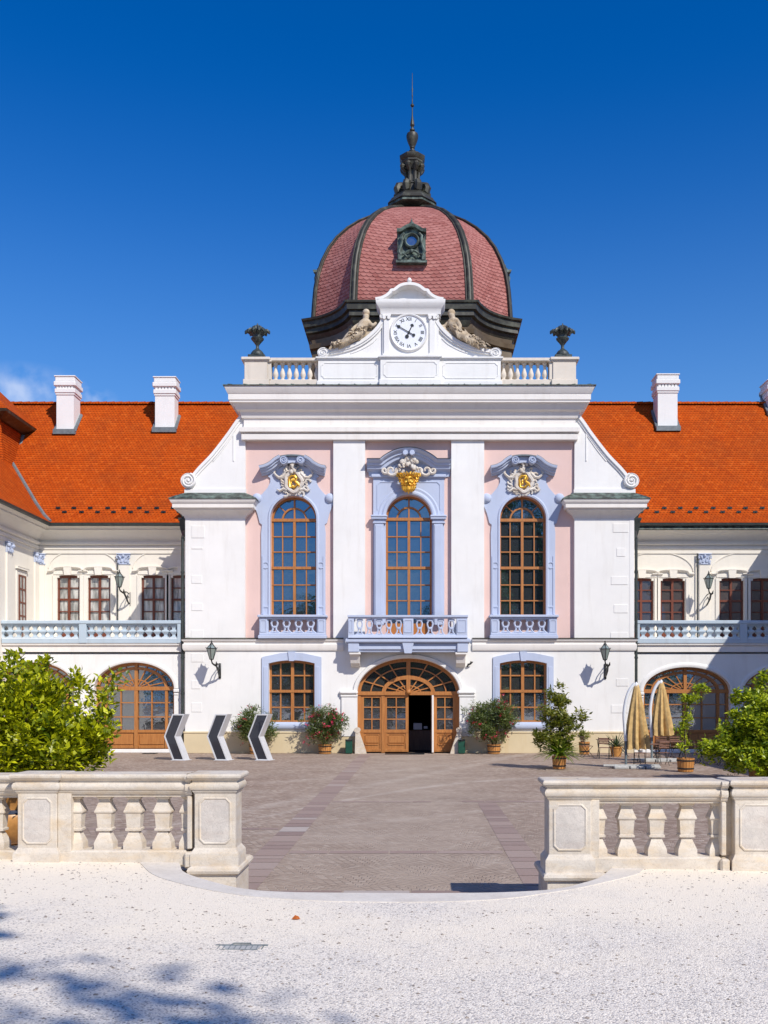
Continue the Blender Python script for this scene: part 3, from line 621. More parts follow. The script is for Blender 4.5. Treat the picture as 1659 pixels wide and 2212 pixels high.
# quoins in very low relief
mb = MB()
for (a, b, ya, yb) in [(414, 442, 1136, 1162), (414, 438, 1182, 1186), (414, 436, 1243, 1260), (414, 438, 1303, 1319), (413, 440, 1361, 1378), (413, 440, 1412, 1430), (414, 432, 1470, 1488), (414, 436, 1518, 1538),
                       (1324, 1357, 1131, 1150), (1332, 1350, 1184, 1202), (1320, 1356, 1245, 1263), (1326, 1356, 1306, 1324), (1319, 1356, 1366, 1378), (1331, 1357, 1466, 1482), (1320, 1357, 1523, 1540)]:
    mb.bbox(FX(a), FX(b), D0-0.018, D0+0.01, FZ(yb), FZ(ya), 0.006)
mb.box(XL+0.02, XL+0.2, D0-0.012, D0+0.01, zS+0.1, zB); mb.box(XR-0.2, XR-0.02, D0-0.012, D0+0.01, zS+0.1, zB)
split_build(mb, 'quoin', 'white', PAL, OFF, lambda c: (c.x > AX, round(c.z, 2)))
# cornice of the side blocks
cp = [(0, 0), (0.03, 0), (0.05, 0.07), (0.13, 0.16), (0.28, 0.27), (0.33, 0.30), (0.33, 0.36), (0.46, 0.38), (0.46, 0.55), (0.50, 0.58), (0.56, 0.70), (0.56, 0.74), (0, 0.74)]
mb = MB(); mc = MB()
for s_, x0, x1 in ((-1, XL, UL), (1, UR, XR)):
    path = [(x0, D0+8, zB), (x0, D0, zB), (x1, D0, zB), (x1, D0+0.5, zB)] if s_ < 0 else [(x0, D0+0.5, zB), (x0, D0, zB), (x1, D0, zB), (x1, D0+8, zB)]
    mb.sweep(path, cp)
    path2 = [(p[0], p[1], zB+0.742) for p in path]
    mc.sweep(path2, [(0, 0), (0.60, 0), (0.60, 0.035), (0.30, 0.22), (0.0, 0.38)])
    mc.box(x0, x1, D0+0.0, D0+8, zB+0.745, zB+1.10)
part2(mb, 'side_block_cornice', 'trim', 30); part2(mc, 'side_block_roof_flashing', 'patina')
# ---- volute gables
def volute(s_):
    X = (lambda p: FX(p)) if s_ < 0 else (lambda p: 2*AX-FX(p)+MM(1))
    zb0, zt0 = FZ(1068), FZ(1056)
    mb = MB(); mb.box(X(398), X(531), D0+0.02, D0+0.75, zb0, zt0)
    mb2 = MB()
    curve = catmull([(X(416), FZ(1028), 0), (X(430), FZ(1011), 0), (X(459), FZ(980.6), 0), (X(492), FZ(938), 0), (X(513), FZ(908), 0), (X(529), FZ(890), 0)], 6); curve = [(c[0], c[1]) for c in curve]
    mb.prism([(X(404), zt0), (X(410), FZ(1040))]+curve+[(X(529.5), zt0)], D0+0.08, D0+0.60)
    # raised coping along the curve
    mb.sweep([(c[0], D0+0.03, c[1]) for c in curve], [(-0.16, 0.0), (0.04, 0.0), (0.04, 0.62), (-0.16, 0.62)], U=(0, 1, 0), flip=(s_ > 0))
    mb.sweep([(c[0], D0-0.03, c[1]) for c in curve], [(-0.07, 0.0), (0.06, 0.0), (0.06, 0.7), (-0.07, 0.7)], U=(0, 1, 0), flip=(s_ > 0))
    # inner panel moulding
    tri = [(X(462), FZ(994)), (X(504), FZ(937)), (X(504), FZ(994))]
    inn = catmull([(X(460), FZ(995), 0), (X(480), FZ(970), 0), (X(504), FZ(936), 0)], 5)
    mb.sweep([(c[0], D0+0.05, c[1]) for c in inn], [(-0.03, 0.0), (0.03, 0.0), (0.03, 0.05), (-0.03, 0.05)], U=(0, 1, 0))
    mb.bar((X(504), FZ(936)), (X(504), FZ(995)), 0.05, D0+0.05, D0+0.1)
    o = part(mb, 'volute_gable', 'white', 35)
    sc = MB(); c0 = (X(407), FZ(1038.5)); R_ = MM(16.5)
    prof = [(R_*0.98, 0), (R_, 0.05), (R_, 0.75), (R_*0.9, 0.8)]
    rings = [[(c0[0]+r_*cos(a), D0-0.06+y_, c0[1]+r_*sin(a)) for a in [2*pi*i/28 for i in range(28)]] for r_, y_ in [(R_*0.86, 0.03), (R_*0.93, 0)]+prof]
    sc.loft(rings)
    pts = []
    for i in range(60):
        t = i/59; a = (pi*0.4 if s_ < 0 else pi*0.6)+(-s_)*(-1)*t*4.6*pi*(1 if s_ < 0 else 1); rr = R_*(0.93-0.82*t); pts.append((c0[0]+rr*cos(a), D0-0.06, c0[1]+rr*sin(a)))
    sc.tube(pts, [0.055-0.02*i/59 for i in range(60)], 6); sc.ball((c0[0], D0-0.06, c0[1]), 0.06)
    sub(sc, 'scroll', 'white', o, 40)
volute(-1); volute(1)
# ---- main entablature + cornice
zb1 = zE; PR = [(0, 0), (0.13, 0), (0.13, 0.24), (0.02, 0.26), (0.02, 0.30), (0.20, 0.335), (0.20, 0.53), (0.06, 0.555), (0.04, 0.62), (0.04, 0.92),
                (0.12, 0.96), (0.16, 1.10), (0.20, 1.20), (0.34, 1.27), (0.36, 1.34), (0.50, 1.50), (0.58, 1.52), (0.58, 1.60), (0.62, 1.62), (0.62, 1.86), (0.66, 1.90), (0.74, 2.08), (0.76, 2.12), (0.76, 2.18), (0, 2.18)]
path = [(UL, D0+13, zb1), (UL, D0, zb1), (UR, D0, zb1), (UR, D0+13, zb1)]
mb = MB(); mb.sweep(path, PR); mb.box(UL, UR, D0, D0+0.5, zb1, zb1+2.16)
part(mb, 'main_cornice', 'trim', 30)
zc = zb1+2.183
mb = MB(); mb.sweep([(p[0], p[1], zc) for p in path], [(-0.15, 0), (0.82, 0), (0.82, 0.035), (-0.15, 0.34)]); mb.box(UL+0.14, UR-0.14, D0+0.14, D0+13, zc+0.05, zc+0.34)
mb2 = mb
for i in range(24):                                        # standing seams
    x = FX(500)+i*(FX(1270)-FX(500))/23
    mb.add([(x-0.015, D0-0.80, zc+0.036), (x+0.015, D0-0.80, zc+0.036), (x+0.015, D0-0.8, zc+0.07), (x-0.015, D0-0.8, zc+0.07), (x-0.015, D0+0.1, zc+0.3), (x+0.015, D0+0.1, zc+0.3), (x+0.015, D0+0.1, zc+0.345), (x-0.015, D0+0.1, zc+0.345)],
           [(0, 1, 2, 3), (0, 3, 7, 4), (1, 5, 6, 2), (3, 2, 6, 7), (4, 7, 6, 5)])
part(mb, 'cornice_flashing', 'patina')
# ---- attic: end piers, balusters, middle pedestal
zA = FZ(832); zR = FZ(779); zT = FZ(770.5); YA = D0+0.1
def baluster_round(mb, x, y, z0, h, r, n=10):
    P_ = [(0.95, 0), (0.95, 0.07), (0.55, 0.10), (0.62, 0.16), (0.98, 0.30), (0.90, 0.42), (0.52, 0.62), (0.42, 0.72), (0.62, 0.78), (0.5, 0.83), (0.9, 0.9), (0.95, 0.93), (0.95, 1.0)]
    mb.lathe([(r*a, h*b) for a, b in P_], (x, y, z0), n)
at = empty('attic_balustrade', (0, 0, 0)); at.parent = PAL; at.location = OFF
mb = MB()
for s_ in (-1, 1):
    X = (lambda p: FX(p)) if s_ < 0 else (lambda p: 2*AX-FX(p)+MM(2))
    mb.bbox(X(524), X(580), YA-0.06, YA+0.85, zA-0.35, FZ(818), 0.02); mb.bbox(X(527), X(577), YA-0.02, YA+0.8, FZ(818), FZ(779), 0.015)
    mb.bbox(X(525), X(586), YA-0.05, YA+0.7, FZ(780), FZ(777), 0.01); mb.bbox(X(520.5), X(583), YA-0.12, YA+0.9, FZ(777), zT, 0.025)
    mb.bbox(X(580), X(690), YA+0.06, YA+0.5, zA-0.35, FZ(817), 0.015)
    mb.bbox(X(583), X(690), YA-0.02, YA+0.56, FZ(778), zT-0.01, 0.02)
    mb.bbox(X(577), X(584.5), YA+0.04, YA+0.5, FZ(818), FZ(778), 0.01)
    mb.box(X(524.5), X(525.5), YA+0.8, YA+8, zA-0.35, zA+0.2)
split_build(mb, 'rail_and_pier', 'attic', at, (0, 0, 0), lambda c: c.x > AX)
for s_ in (-1, 1):
    X = (lambda p: FX(p)) if s_ < 0 else (lambda p: 2*AX-FX(p)+MM(2))
    for i in range(7):
        b_ = MB(); baluster_round(b_, X(593+i*14.9), YA+0.28, FZ(817), FZ(778)-FZ(817), 0.125); sub(b_, 'baluster', 'attic', at, 40)
def panel_frame(mb, x0, x1, z0, z1, y, w=0.035, notch=0.12, d=0.02):
    """raised line round a panel with notched corners"""
    n_ = notch
    P_ = [(x0+n_, z0), (x1-n_, z0), (x1-n_*0.6, z0+n_*0.6), (x1, z0+n_), (x1, z1-n_), (x1-n_*0.6, z1-n_*0.6), (x1-n_, z1), (x0+n_, z1), (x0+n_*0.6, z1-n_*0.6), (x0, z1-n_), (x0, z0+n_), (x0+n_*0.6, z0+n_*0.6)]
    mb.sweep([(a, y, b) for a, b in P_], [(-w/2, -d), (w/2, -d), (w/2, 0.004), (-w/2, 0.004)], U=(0, 1, 0), closed=True)
mb = MB(); YQ = D0+0.0
mb.box(FX(687), FX(1082), YQ+0.06, YQ+0.8, zA-0.35, FZ(776)); mb.bbox(FX(684), FX(1085), YQ, YQ+0.86, zA-0.36, FZ(822), 0.02)
mb.box(FX(822), FX(950), YQ-0.10, YQ+0.1, zA-0.38, FZ(776)); mb.bbox(FX(819), FX(953), YQ-0.16, YQ+0.1, zA-0.39, FZ(821), 0.02)
mb.sweep([(FX(687), YQ+0.8, FZ(777)), (FX(687), YQ+0.06, FZ(777)), (FX(822), YQ+0.06, FZ(777)), (FX(822), YQ-0.10, FZ(777)), (FX(950), YQ-0.10, FZ(777)), (FX(950), YQ+0.06, FZ(777)), (FX(1082), YQ+0.06, FZ(777)), (FX(1082), YQ+0.8, FZ(777))],
         [(-0.2, 0), (0.03, 0), (0.05, 0.04), (0.10, 0.07), (0.10, 0.13), (-0.2, 0.13)])
mb.box(FX(690), FX(1080), YQ+0.1, YQ+0.8, FZ(777), FZ(771.5))
for a, b in ((694, 815), (957, 1076)): panel_frame(mb, FX(a), FX(b), FZ(816), FZ(783), YQ+0.06)
panel_frame(mb, FX(829), FX(944), FZ(816), FZ(783), YQ-0.10)
part(mb, 'attic_pedestal', 'white', 30)
# ---- clock gable: aedicule with curved pediment and scrolled wings
zG = FZ(770); YG = D0+0.08
gab = MB()
gab.box(FX(826), FX(948), YG, YG+0.7, zG, FZ(668))
for a, b in ((829, 841), (927.5, 940)):
    gab.bbox(FX(a), FX(b), YG-0.07, YG+0.02, zG, FZ(690), 0.01)
    gab.bbox(FX(a)-0.05, FX(b)+0.05, YG-0.11, YG+0.02, zG, FZ(764), 0.01)
    for i, dx in enumerate((-0.10, 0.10)):                # small ionic capital
        cx_ = (FX(a)+FX(b))/2+dx; gab.loft([[(cx_+0.075*cos(t), YG-0.13+yy, FZ(686)+0.075*sin(t)) for t in [2*pi*k/12 for k in range(12)]] for yy in (0, 0.14)])
    gab.bbox(FX(a)-0.07, FX(b)+0.07, YG-0.12, YG+0.02, FZ(683.5), FZ(679), 0.01)
gab.bbox(FX(825), FX(949), YG-0.06, YG+0.7, FZ(679), FZ(672), 0.01)
ep = [(0, 0), (0.04, 0), (0.06, 0.2), (0.10, 0.26), (0.22, 0.42), (0.24, 0.50), (0.24, 0.60), (0, 0.60)]
gab.sweep([(FX(824), YG+0.7, FZ(679)), (FX(824), YG-0.06, FZ(679)), (FX(950), YG-0.06, FZ(679)), (FX(950), YG+0.7, FZ(679))], ep)
zPd = FZ(679)+0.60; cxp = FX(884.5)
pc = [(-1.50, 0.02), (-1.26, 0.06), (-1.02, 0.17), (-0.86, 0.31), (-0.80, 0.40), (-0.66, 0.43), (-0.45, 0.59), (-0.22, 0.67), (0, 0.69)]
pc = [(c[0], c[1]) for c in catmull([(a, b, 0) for a, b in pc], 3)]; pc = pc+[(-a, b) for a, b in pc[::-1][1:]]
pcw = [(cxp+a, zPd+b) for a, b in pc]
gab.prism([(cxp-1.3, zPd-0.02)]+[(cxp+a*0.93, zPd+b*0.9) for a, b in pc]+[(cxp+1.3, zPd-0.02)], YG+0.10, YG+0.55)
gab.sweep([(a, YG-0.30, b) for a, b in pcw], [(-0.07, 0.0), (0.05, 0.0), (0.07, 0.05), (0.07, 0.85), (-0.10, 0.85), (-0.10, 0.06)], U=(0, 1, 0))
gab.lathe([(0.07, 0), (0.05, 0.06), (0.05, 0.1), (0.10, 0.14), (0.10, 0.20), (0.06, 0.27), (0.01, 0.30)], (cxp, YG-0.12, zPd+0.71), 12)
for s_ in (-1, 1):
    X = (lambda p: FX(p)) if s_ < 0 else (lambda p: 2*cxp-FX(p))
    cv = catmull([(X(828), FZ(684), 0), (X(821), FZ(697), 0), (X(808), FZ(713), 0), (X(785), FZ(732), 0), (X(756), FZ(746), 0), (X(722), FZ(754), 0), (X(702), FZ(757), 0)], 5); cv = [(a, b) for a, b, _ in cv]
    gab.prism([(X(828), zG)]+cv+[(X(702), zG)], YG+0.10, YG+0.55)
    gab.sweep([(a, YG+0.02, b) for a, b in cv], [(-0.17, 0.0), (0.03, 0.0), (0.03, 0.58), (-0.17, 0.58)], U=(0, 1, 0), flip=(s_ < 0))
    gab.sweep([(a, YG-0.03, b) for a, b in cv], [(-0.09, 0.0), (0.05, 0.0), (0.05, 0.62), (-0.09, 0.62)], U=(0, 1, 0), flip=(s_ < 0))
    i2 = catmull([(X(814), FZ(727), 0), (X(800), FZ(740), 0), (X(776), FZ(753), 0), (X(757), FZ(760), 0)], 5)
    gab.sweep([(a, YG+0.07, b) for a, b, _ in i2], [(-0.025, 0), (0.025, 0), (0.025, 0.05), (-0.025, 0.05)], U=(0, 1, 0))
    for (qx, qy, R_) in ((698, 760.5, MM(13)), (826, 683, MM(6.5))):
        c0 = (X(qx), FZ(qy)-0.0)
        gab.loft([[(c0[0]+r_*cos(t), YG-0.08+y_, c0[1]+r_*0.82*sin(t)) for t in [2*pi*k/24 for k in range(24)]] for r_, y_ in [(R_*0.85, 0.03), (R_*0.95, 0), (R_, 0.05), (R_, 0.62)]])
        pts = [(c0[0]+R_*(0.9-0.8*t)*cos(s_*-1*(1.2+t*4*pi)), YG-0.07, c0[1]+R_*0.82*(0.9-0.8*t)*sin(s_*-1*(1.2+t*4*pi))) for t in [i/47 for i in range(48)]]
        gab.tube(pts, 0.028, 5)
gable = part(gab, 'clock_gable', 'white', 35)
# clock
ck = MB(); cc = (FX(883.3), FZ(717.6)); RC = MM(36)
def disc(mb, cx, cz, prof, n=48): return mb.loft([[(cx+r*cos(2*pi*i/n), y, cz+r*sin(2*pi*i/n)) for i in range(n)] for r, y in prof])
disc(ck, cc[0], cc[1], [(RC, YG-0.03), (RC, YG-0.05)]); clock = part(ck, 'clock', 'dial')
rg = MB()
pth = [(cc[0]+RC*1.06*cos(2*pi*i/48), YG, cc[1]+RC*1.06*sin(2*pi*i/48)) for i in range(48)]
rg.sweep(pth, [(-0.06, 0), (-0.06, -0.07), (-0.02, -0.11), (0.03, -0.09), (0.06, -0.03), (0.06, 0)], U=(0, 1, 0), closed=True); sub(rg, 'clock_surround', 'white', clock, 40)
for i, tx in enumerate(['XII', 'I', 'II', 'III', 'IIII', 'V', 'VI', 'VII', 'VIII', 'IX', 'X', 'XI']):
    a = radians(30*i); rr = RC*0.80
    text_mesh(tx, 0.21, 0.004, 'iron', 'numeral', clock, (cc[0]+rr*sin(a), YG-0.056, cc[1]+rr*cos(a)), a)
def hand(name, ang, L_, w, y, tail):
    h = MB(); s_, c_ = sin(radians(ang)), cos(radians(ang))
    P = lambda u, v: (cc[0]+s_*u+c_*v, cc[1]+c_*u-s_*v)
    h.prism([P(-tail, -w*0.6), P(-tail, w*0.6), P(L_*0.72, w*0.5), P(L_*0.78, w*1.9), P(L_*0.86, w*1.7), P(L_, 0), P(L_*0.86, -w*1.7), P(L_*0.78, -w*1.9), P(L_*0.72, -w*0.5)], y-0.008, y)
    disc(h, P(-tail, 0)[0], P(-tail, 0)[1], [(w*1.9, y-0.0085), (w*1.9, y-0.001)], 12)
    sub(h, name, 'iron', clock)
hand('minute_hand', -60, 0.62, 0.035, YG-0.078, 0.25); hand('hour_hand', 25, 0.42, 0.045, YG-0.066, 0.2)
hb = MB(); disc(hb, cc[0], cc[1], [(0.05, YG-0.095), (0.05, YG-0.05)], 14); sub(hb, 'hand_boss', 'iron', clock)

# ================================================================== WINDOWS
def fan_window(name, cx, hw, zs, zb, y, thick, rows, bar=0.046, midrow=None):
    """tall round-headed casement: outer frame, mullion, glazing bars, fan of radiating bars"""
    f = MB(); g_ = MB()
    g_.add([(cx-hw, y+0.05, zb)]+[(a, y+0.05, b) for a, b in arc(cx, zs, hw, hw, 180, 0, 28)]+[(cx+hw, y+0.05, zb)], [tuple(range(31))])
    F0, F1 = y-0.03, y+0.06
    f.arcbar(cx, zs, hw-0.04, hw-0.04, 0, 180, 0.09, F0, F1, 28); f.bar((cx-hw+0.04, zb), (cx-hw+0.04, zs), 0.09, F0, F1); f.bar((cx+hw-0.04, zb), (cx+hw-0.04, zs), 0.09, F0, F1)
    f.bar((cx-hw, zb+0.05), (cx+hw, zb+0.05), 0.10, F0, F1)
    f.bar((cx-hw, zs), (cx+hw, zs), 0.13, F0-0.05, F1); f.bar((cx, zb), (cx, zs), 0.115, F0-0.04, F1)
    f.bar((cx, zs), (cx, zs+hw), 0.07, F0, F1)
    q = hw*0.52
    f.arcbar(cx, zs, q, q, 0, 180, 0.075, F0-0.01, F1, 20)
    for a in (42, 138): f.bar((cx+q*cos(radians(a)), zs+q*sin(radians(a))), (cx+hw*cos(radians(a)), zs+hw*sin(radians(a))), bar, F0, F1)
    for s_ in (-1, 1): f.bar((cx+s_*q, zb), (cx+s_*q, zs), bar, F0, F1)
    for z, w in rows: f.bar((cx-hw, z), (cx+hw, z), w, F0-(0.04 if w > 0.1 else 0.0), F1)
    o = part(f, name, 'wood'); sub(g_, 'pane', 'glass', o); return o
rows = [(FZ(1155), 0.048), (FZ(1188.5), 0.048), (FZ(1223.5), 0.115), (FZ(1260.5), 0.048), (FZ(1295), 0.048)]
wobs = []
for i, w in enumerate(WIN):
    rw = rows+([(FZ(1330), 0.055)] if i == 1 else [])
    wobs.append(fan_window('arched_window', w[0], w[1], w[2], w[3], YP+0.36, 0.1, rw))
# ---- surrounds of the side windows
def side_surround(cx, win):
    X = lambda u: cx+MM(u)
    m_ = MB(); hw = MM(50)
    # profile of the blue field (half), u measured in survey units from the axis
    outl = [(-69.5, 1330), (-69.5, 1200), (-70, 1150), (-68, 1132), (-73, 1128), (-78, 1108), (-86, 1088), (-94, 1077), (-96, 1072), (-82, 1073), (-68, 1066), (-56, 1052), (-50, 1040), (-50, 1031), (-56, 1027), (-40, 1014), (-20, 1004), (0, 1003)]
    full = [(X(a), FZ(b)) for a, b in outl]+[(X(-a), FZ(b)) for a, b in outl[::-1][1:]]
    inn = [(cx+hw, FZ(1330))]+arc(cx, FZ(1119), hw, hw, 0, 180, 28)+[(cx-hw, FZ(1330))]
    poly = full+inn; Y1 = YP-0.07
    n = len(poly)
    m_.add([(a, Y1, b) for a, b in poly], [tuple(range(n))])
    m_.add([(a, Y1, b) for a, b in poly]+[(a, YP+0.02, b) for a, b in poly], [(i, (i+1) % n, (i+1) % n+n, i+n) for i in range(n)])
    m_.sweep([(a, Y1, b) for a, b in inn], [(0.0, -0.04), (0.07, -0.05), (0.12, 0.0), (0.0, 0.0)], U=(0, 1, 0), flip=True)
    m_.sweep([(a, Y1-0.001, b) for a, b in [(X(-66), FZ(1326)), (X(-66), FZ(1200))]], [(-0.03, -0.03), (0.03, -0.03), (0.03, 0.01), (-0.03, 0.01)], U=(0, 1, 0))
    m_.sweep([(a, Y1-0.001, b) for a, b in [(X(66), FZ(1326)), (X(66), FZ(1200))]], [(-0.03, -0.03), (0.03, -0.03), (0.03, 0.01), (-0.03, 0.01)], U=(0, 1, 0))
    for s_ in (-1, 1):
        m_.ball((X(s_*79), YP-0.05, FZ(1075)), MM(11), 16, 1, 0.75, 1)
        th = [(X(s_*60)+MM(6.5)*cos(t), Y1-0.01, FZ(1220)+MM(6.5)*sin(t)) for t in [2*pi*k/20 for k in range(20)]]
        m_.sweep(th, [(-0.02, -0.02), (0.02, -0.02), (0.02, 0.01), (-0.02, 0.01)], U=(0, 1, 0), closed=True)
        m_.bbox(X(s_*53), X(s_*67), Y1-0.03, Y1+0.01, FZ(1312), FZ(1308), 0.008)
    o = sub(m_, 'surround', 'blue', win, 35)
    # broken scrolled pediment
    p_ = MB(); t_ = MB()
    for s_ in (-1, 1):
        cv = catmull([(X(s_*69), FZ(1021), 0), (X(s_*56), FZ(1018), 0), (X(s_*42), FZ(1011), 0), (X(s_*31), FZ(1002), 0), (X(s_*22), FZ(997), 0)], 5)
        pr = [(-0.12, 0.02), (-0.12, -0.12), (-0.04, -0.16), (-0.03, -0.30), (0.05, -0.33), (0.06, -0.41), (0.12, -0.43), (0.14, -0.52), (0.22, -0.55), (0.24, -0.55), (0.24, 0.05), (-0.12, 0.05)]
        if s_ > 0: cv = cv[::-1]
        p_.sweep([(a, YP, b) for a, b, _ in cv], pr, U=(0, 1, 0))
        t_.sweep([(a, YP, b) for a, b, _ in cv], [(0.243, -0.54), (0.243, 0.0), (0.30, 0.0), (0.262, -0.54)], U=(0, 1, 0))
        c0 = (X(s_*18), FZ(996.5)); R_ = MM(9)
        disc(p_, c0[0], c0[1], [(R_*0.8, YP-0.50), (R_*0.95, YP-0.53), (R_, YP-0.48), (R_, YP)], 20)
        p_.tube([(c0[0]+R_*(0.85-0.7*t)*cos(s_*(2.2+t*3.4*pi)), YP-0.53, c0[1]+R_*(0.85-0.7*t)*sin(s_*(2.2+t*3.4*pi))) for t in [i/31 for i in range(32)]], 0.025, 5)
    # small arch closing the top
    cv = catmull([(X(-32), FZ(991), 0), (X(-16), FZ(987.5), 0), (X(0), FZ(986.5), 0), (X(16), FZ(987.5), 0), (X(32), FZ(991), 0)], 4)
    t_.sweep([(a, YP, b) for a, b, _ in cv], [(-0.02, -0.50), (0.04, -0.50), (0.10, 0.0), (-0.04, 0.0)], U=(0, 1, 0))
    p_.prism([(X(-24), FZ(1004)), (X(-24), FZ(989.5)), (X(-12), FZ(988)), (X(0), FZ(987.5)), (X(12), FZ(988)), (X(24), FZ(989.5)), (X(24), FZ(1004)), (X(0), FZ(1000))], YP-0.34, YP)
    split_build(p_, 'pediment', 'blue', win, (0, 0, 0), lambda c: c.x > cx+0.001, 35); sub(t_, 'pediment_flashing', 'flash', win, 35)
    # cartouche
    q_ = MB(); rr = random.Random(int(cx*100)); cz = FZ(1040); cx0 = X(1)
    ringp = [(cx0+MM(17)*cos(t)*(1+0.10*cos(5*t)), Y1-0.08, cz+MM(21)*sin(t)*(1+0.08*cos(4*t))) for t in [2*pi*k/40 for k in range(40)]]
    q_.tube(ringp+ringp[:1], 0.10, 7)
    for k in range(26):
        t = 2*pi*k/26; R_ = rr.uniform(21, 31); c0 = (cx0+MM(R_*0.95)*cos(t), Y1-0.05, cz+MM(R_*1.0)*sin(t))
        s1 = rr.uniform(0.6, 1.1)
        q_.tube([(c0[0]+0.16*s1*(1-u)*cos(t+u*5), c0[1]-0.05*u, c0[2]+0.16*s1*(1-u)*sin(t+u*5)) for u in [j/7 for j in range(8)]], [0.06*s1*(1-0.5*j/7) for j in range(8)], 5)
    for s_ in (-1, 1):
        q_.tube([(cx0+s_*MM(a), Y1-0.08, FZ(b)) for a, b in [(16, 1022), (24, 1030), (32, 1031), (38, 1026), (42, 1020), (38, 1016)]], [0.09, 0.08, 0.07, 0.06, 0.05, 0.03], 6)
        q_.tube([(cx0+s_*MM(a), Y1-0.08, FZ(b)) for a, b in [(14, 1058), (22, 1055), (30, 1060), (36, 1056)]], [0.08, 0.07, 0.055, 0.03], 6)
    for k in range(9):
        q_.ball((cx0+MM(rr.uniform(-7, 7)), Y1-0.16, FZ(1019-k*3.0)), rr.uniform(0.07, 0.12), 7)
    disc(q_, cx0, cz, [(MM(15), Y1-0.05), (MM(16), Y1)], 24)
    sub(q_, 'cartouche', 'ornament', win, 50)
    e_ = MB()
    for k in range(9):
        e_.ball((cx0+MM(rr.uniform(-6, 6)), Y1-0.10-rr.uniform(0, 0.05), cz+MM(rr.uniform(-12, 12))), rr.uniform(0.04, 0.07), 7, 1, 0.7, 1.2)
    e_.tube([(cx0+MM(a), Y1-0.14, cz+MM(b)) for a, b in [(-10, 6), (-5, 12), (3, 12), (7, 6), (3, 0), (8, -6), (2, -13), (-8, -12), (-10, 6)]], 0.05, 6)
    e_.tube([(cx0+MM(a), Y1-0.14, cz+MM(b)) for a, b in [(4, 0), (10, -4), (13, -11), (9, -15)]], [0.05, 0.06, 0.05, 0.03], 6)
    sub(e_, 'gilded_emblem', 'gold', win, 50)
    # little parapet below the window
    s0 = MB()
    xa, xb = X(-71.5), X(71.5); zt = FZ(1329); zb = FZ(1380)
    s0.bbox(X(-74.5), X(74.5), YP-0.52, YP+0.3, zt-0.11, zt, 0.02); s0.bbox(X(-71.5), X(71.5), YP-0.44, YP, zt-0.19, zt-0.105, 0.02)
    s0.bbox(X(-73.5), X(73.5), YP-0.50, YP, zb, zb+0.15, 0.02); s0.bbox(X(-71.5), X(71.5), YP-0.44, YP, zb+0.145, zb+0.25, 0.02)
    for s_ in (-1, 1):
        s0.bbox(X(s_*54), X(s_*71), YP-0.42, YP, zb+0.2, zt-0.15, 0.01); panel_frame(s0, min(X(s_*56.5), X(s_*68.5)), max(X(s_*56.5), X(s_*68.5)), zb+0.30, zt-0.24, YP-0.42, 0.03, 0.02)
    s0.add([(X(-55), YP+0.28, zb), (X(55), YP+0.28, zb), (X(55), YP+0.28, zt), (X(-55), YP+0.28, zt)], [(0, 1, 2, 3)])
    wp = sub(s0, 'window_parapet', 'blue', win, 30)
    b_ = MB()
    for i in range(4): strapwork(b_, X(-39+i*26), YP-0.30, zb+0.24, zt-0.18, MM(13))
    for s_ in (-1, 1): b_.bbox(X(s_*52), X(s_*55), YP-0.36, YP-0.2, zb+0.24, zt-0.18, 0.01)
    sub(b_, 'openwork', 'blue', win, 40)
    # dark recess behind openwork
def strapwork(mb, cx, y, z0, z1, w):
    """baroque openwork baluster: two mirrored S-straps crossing a small core"""
    h = z1-z0
    for s_ in (-1, 1):
        P = [(0.95, 0.0), (0.55, 0.10), (0.28, 0.26), (0.30, 0.44), (0.46, 0.58), (0.52, 0.74), (0.36, 0.88), (0.62, 0.97)]
        cv = catmull([(cx+s_*a*w, z0+b*h, 0) for a, b in P], 3)
        mb.tube([(a, y, b) for a, b, _ in cv], [w*0.17]*len(cv), 6)
    mb.tube([(cx-w*0.95, y, z0+0.03*h), (cx, y, z0+0.10*h), (cx+w*0.95, y, z0+0.03*h)], w*0.15, 6)
    mb.bbox(cx-w*0.3, cx+w*0.3, y-w*0.22, y+w*0.22, z0+0.38*h, z0+0.52*h, 0.015); mb.bbox(cx-w*0.5, cx+w*0.5, y-w*0.2, y+w*0.2, z0+0.86*h, z1, 0.015)
side_surround(WIN[0][0], wobs[0]); side_surround(WIN[2][0], wobs[2])
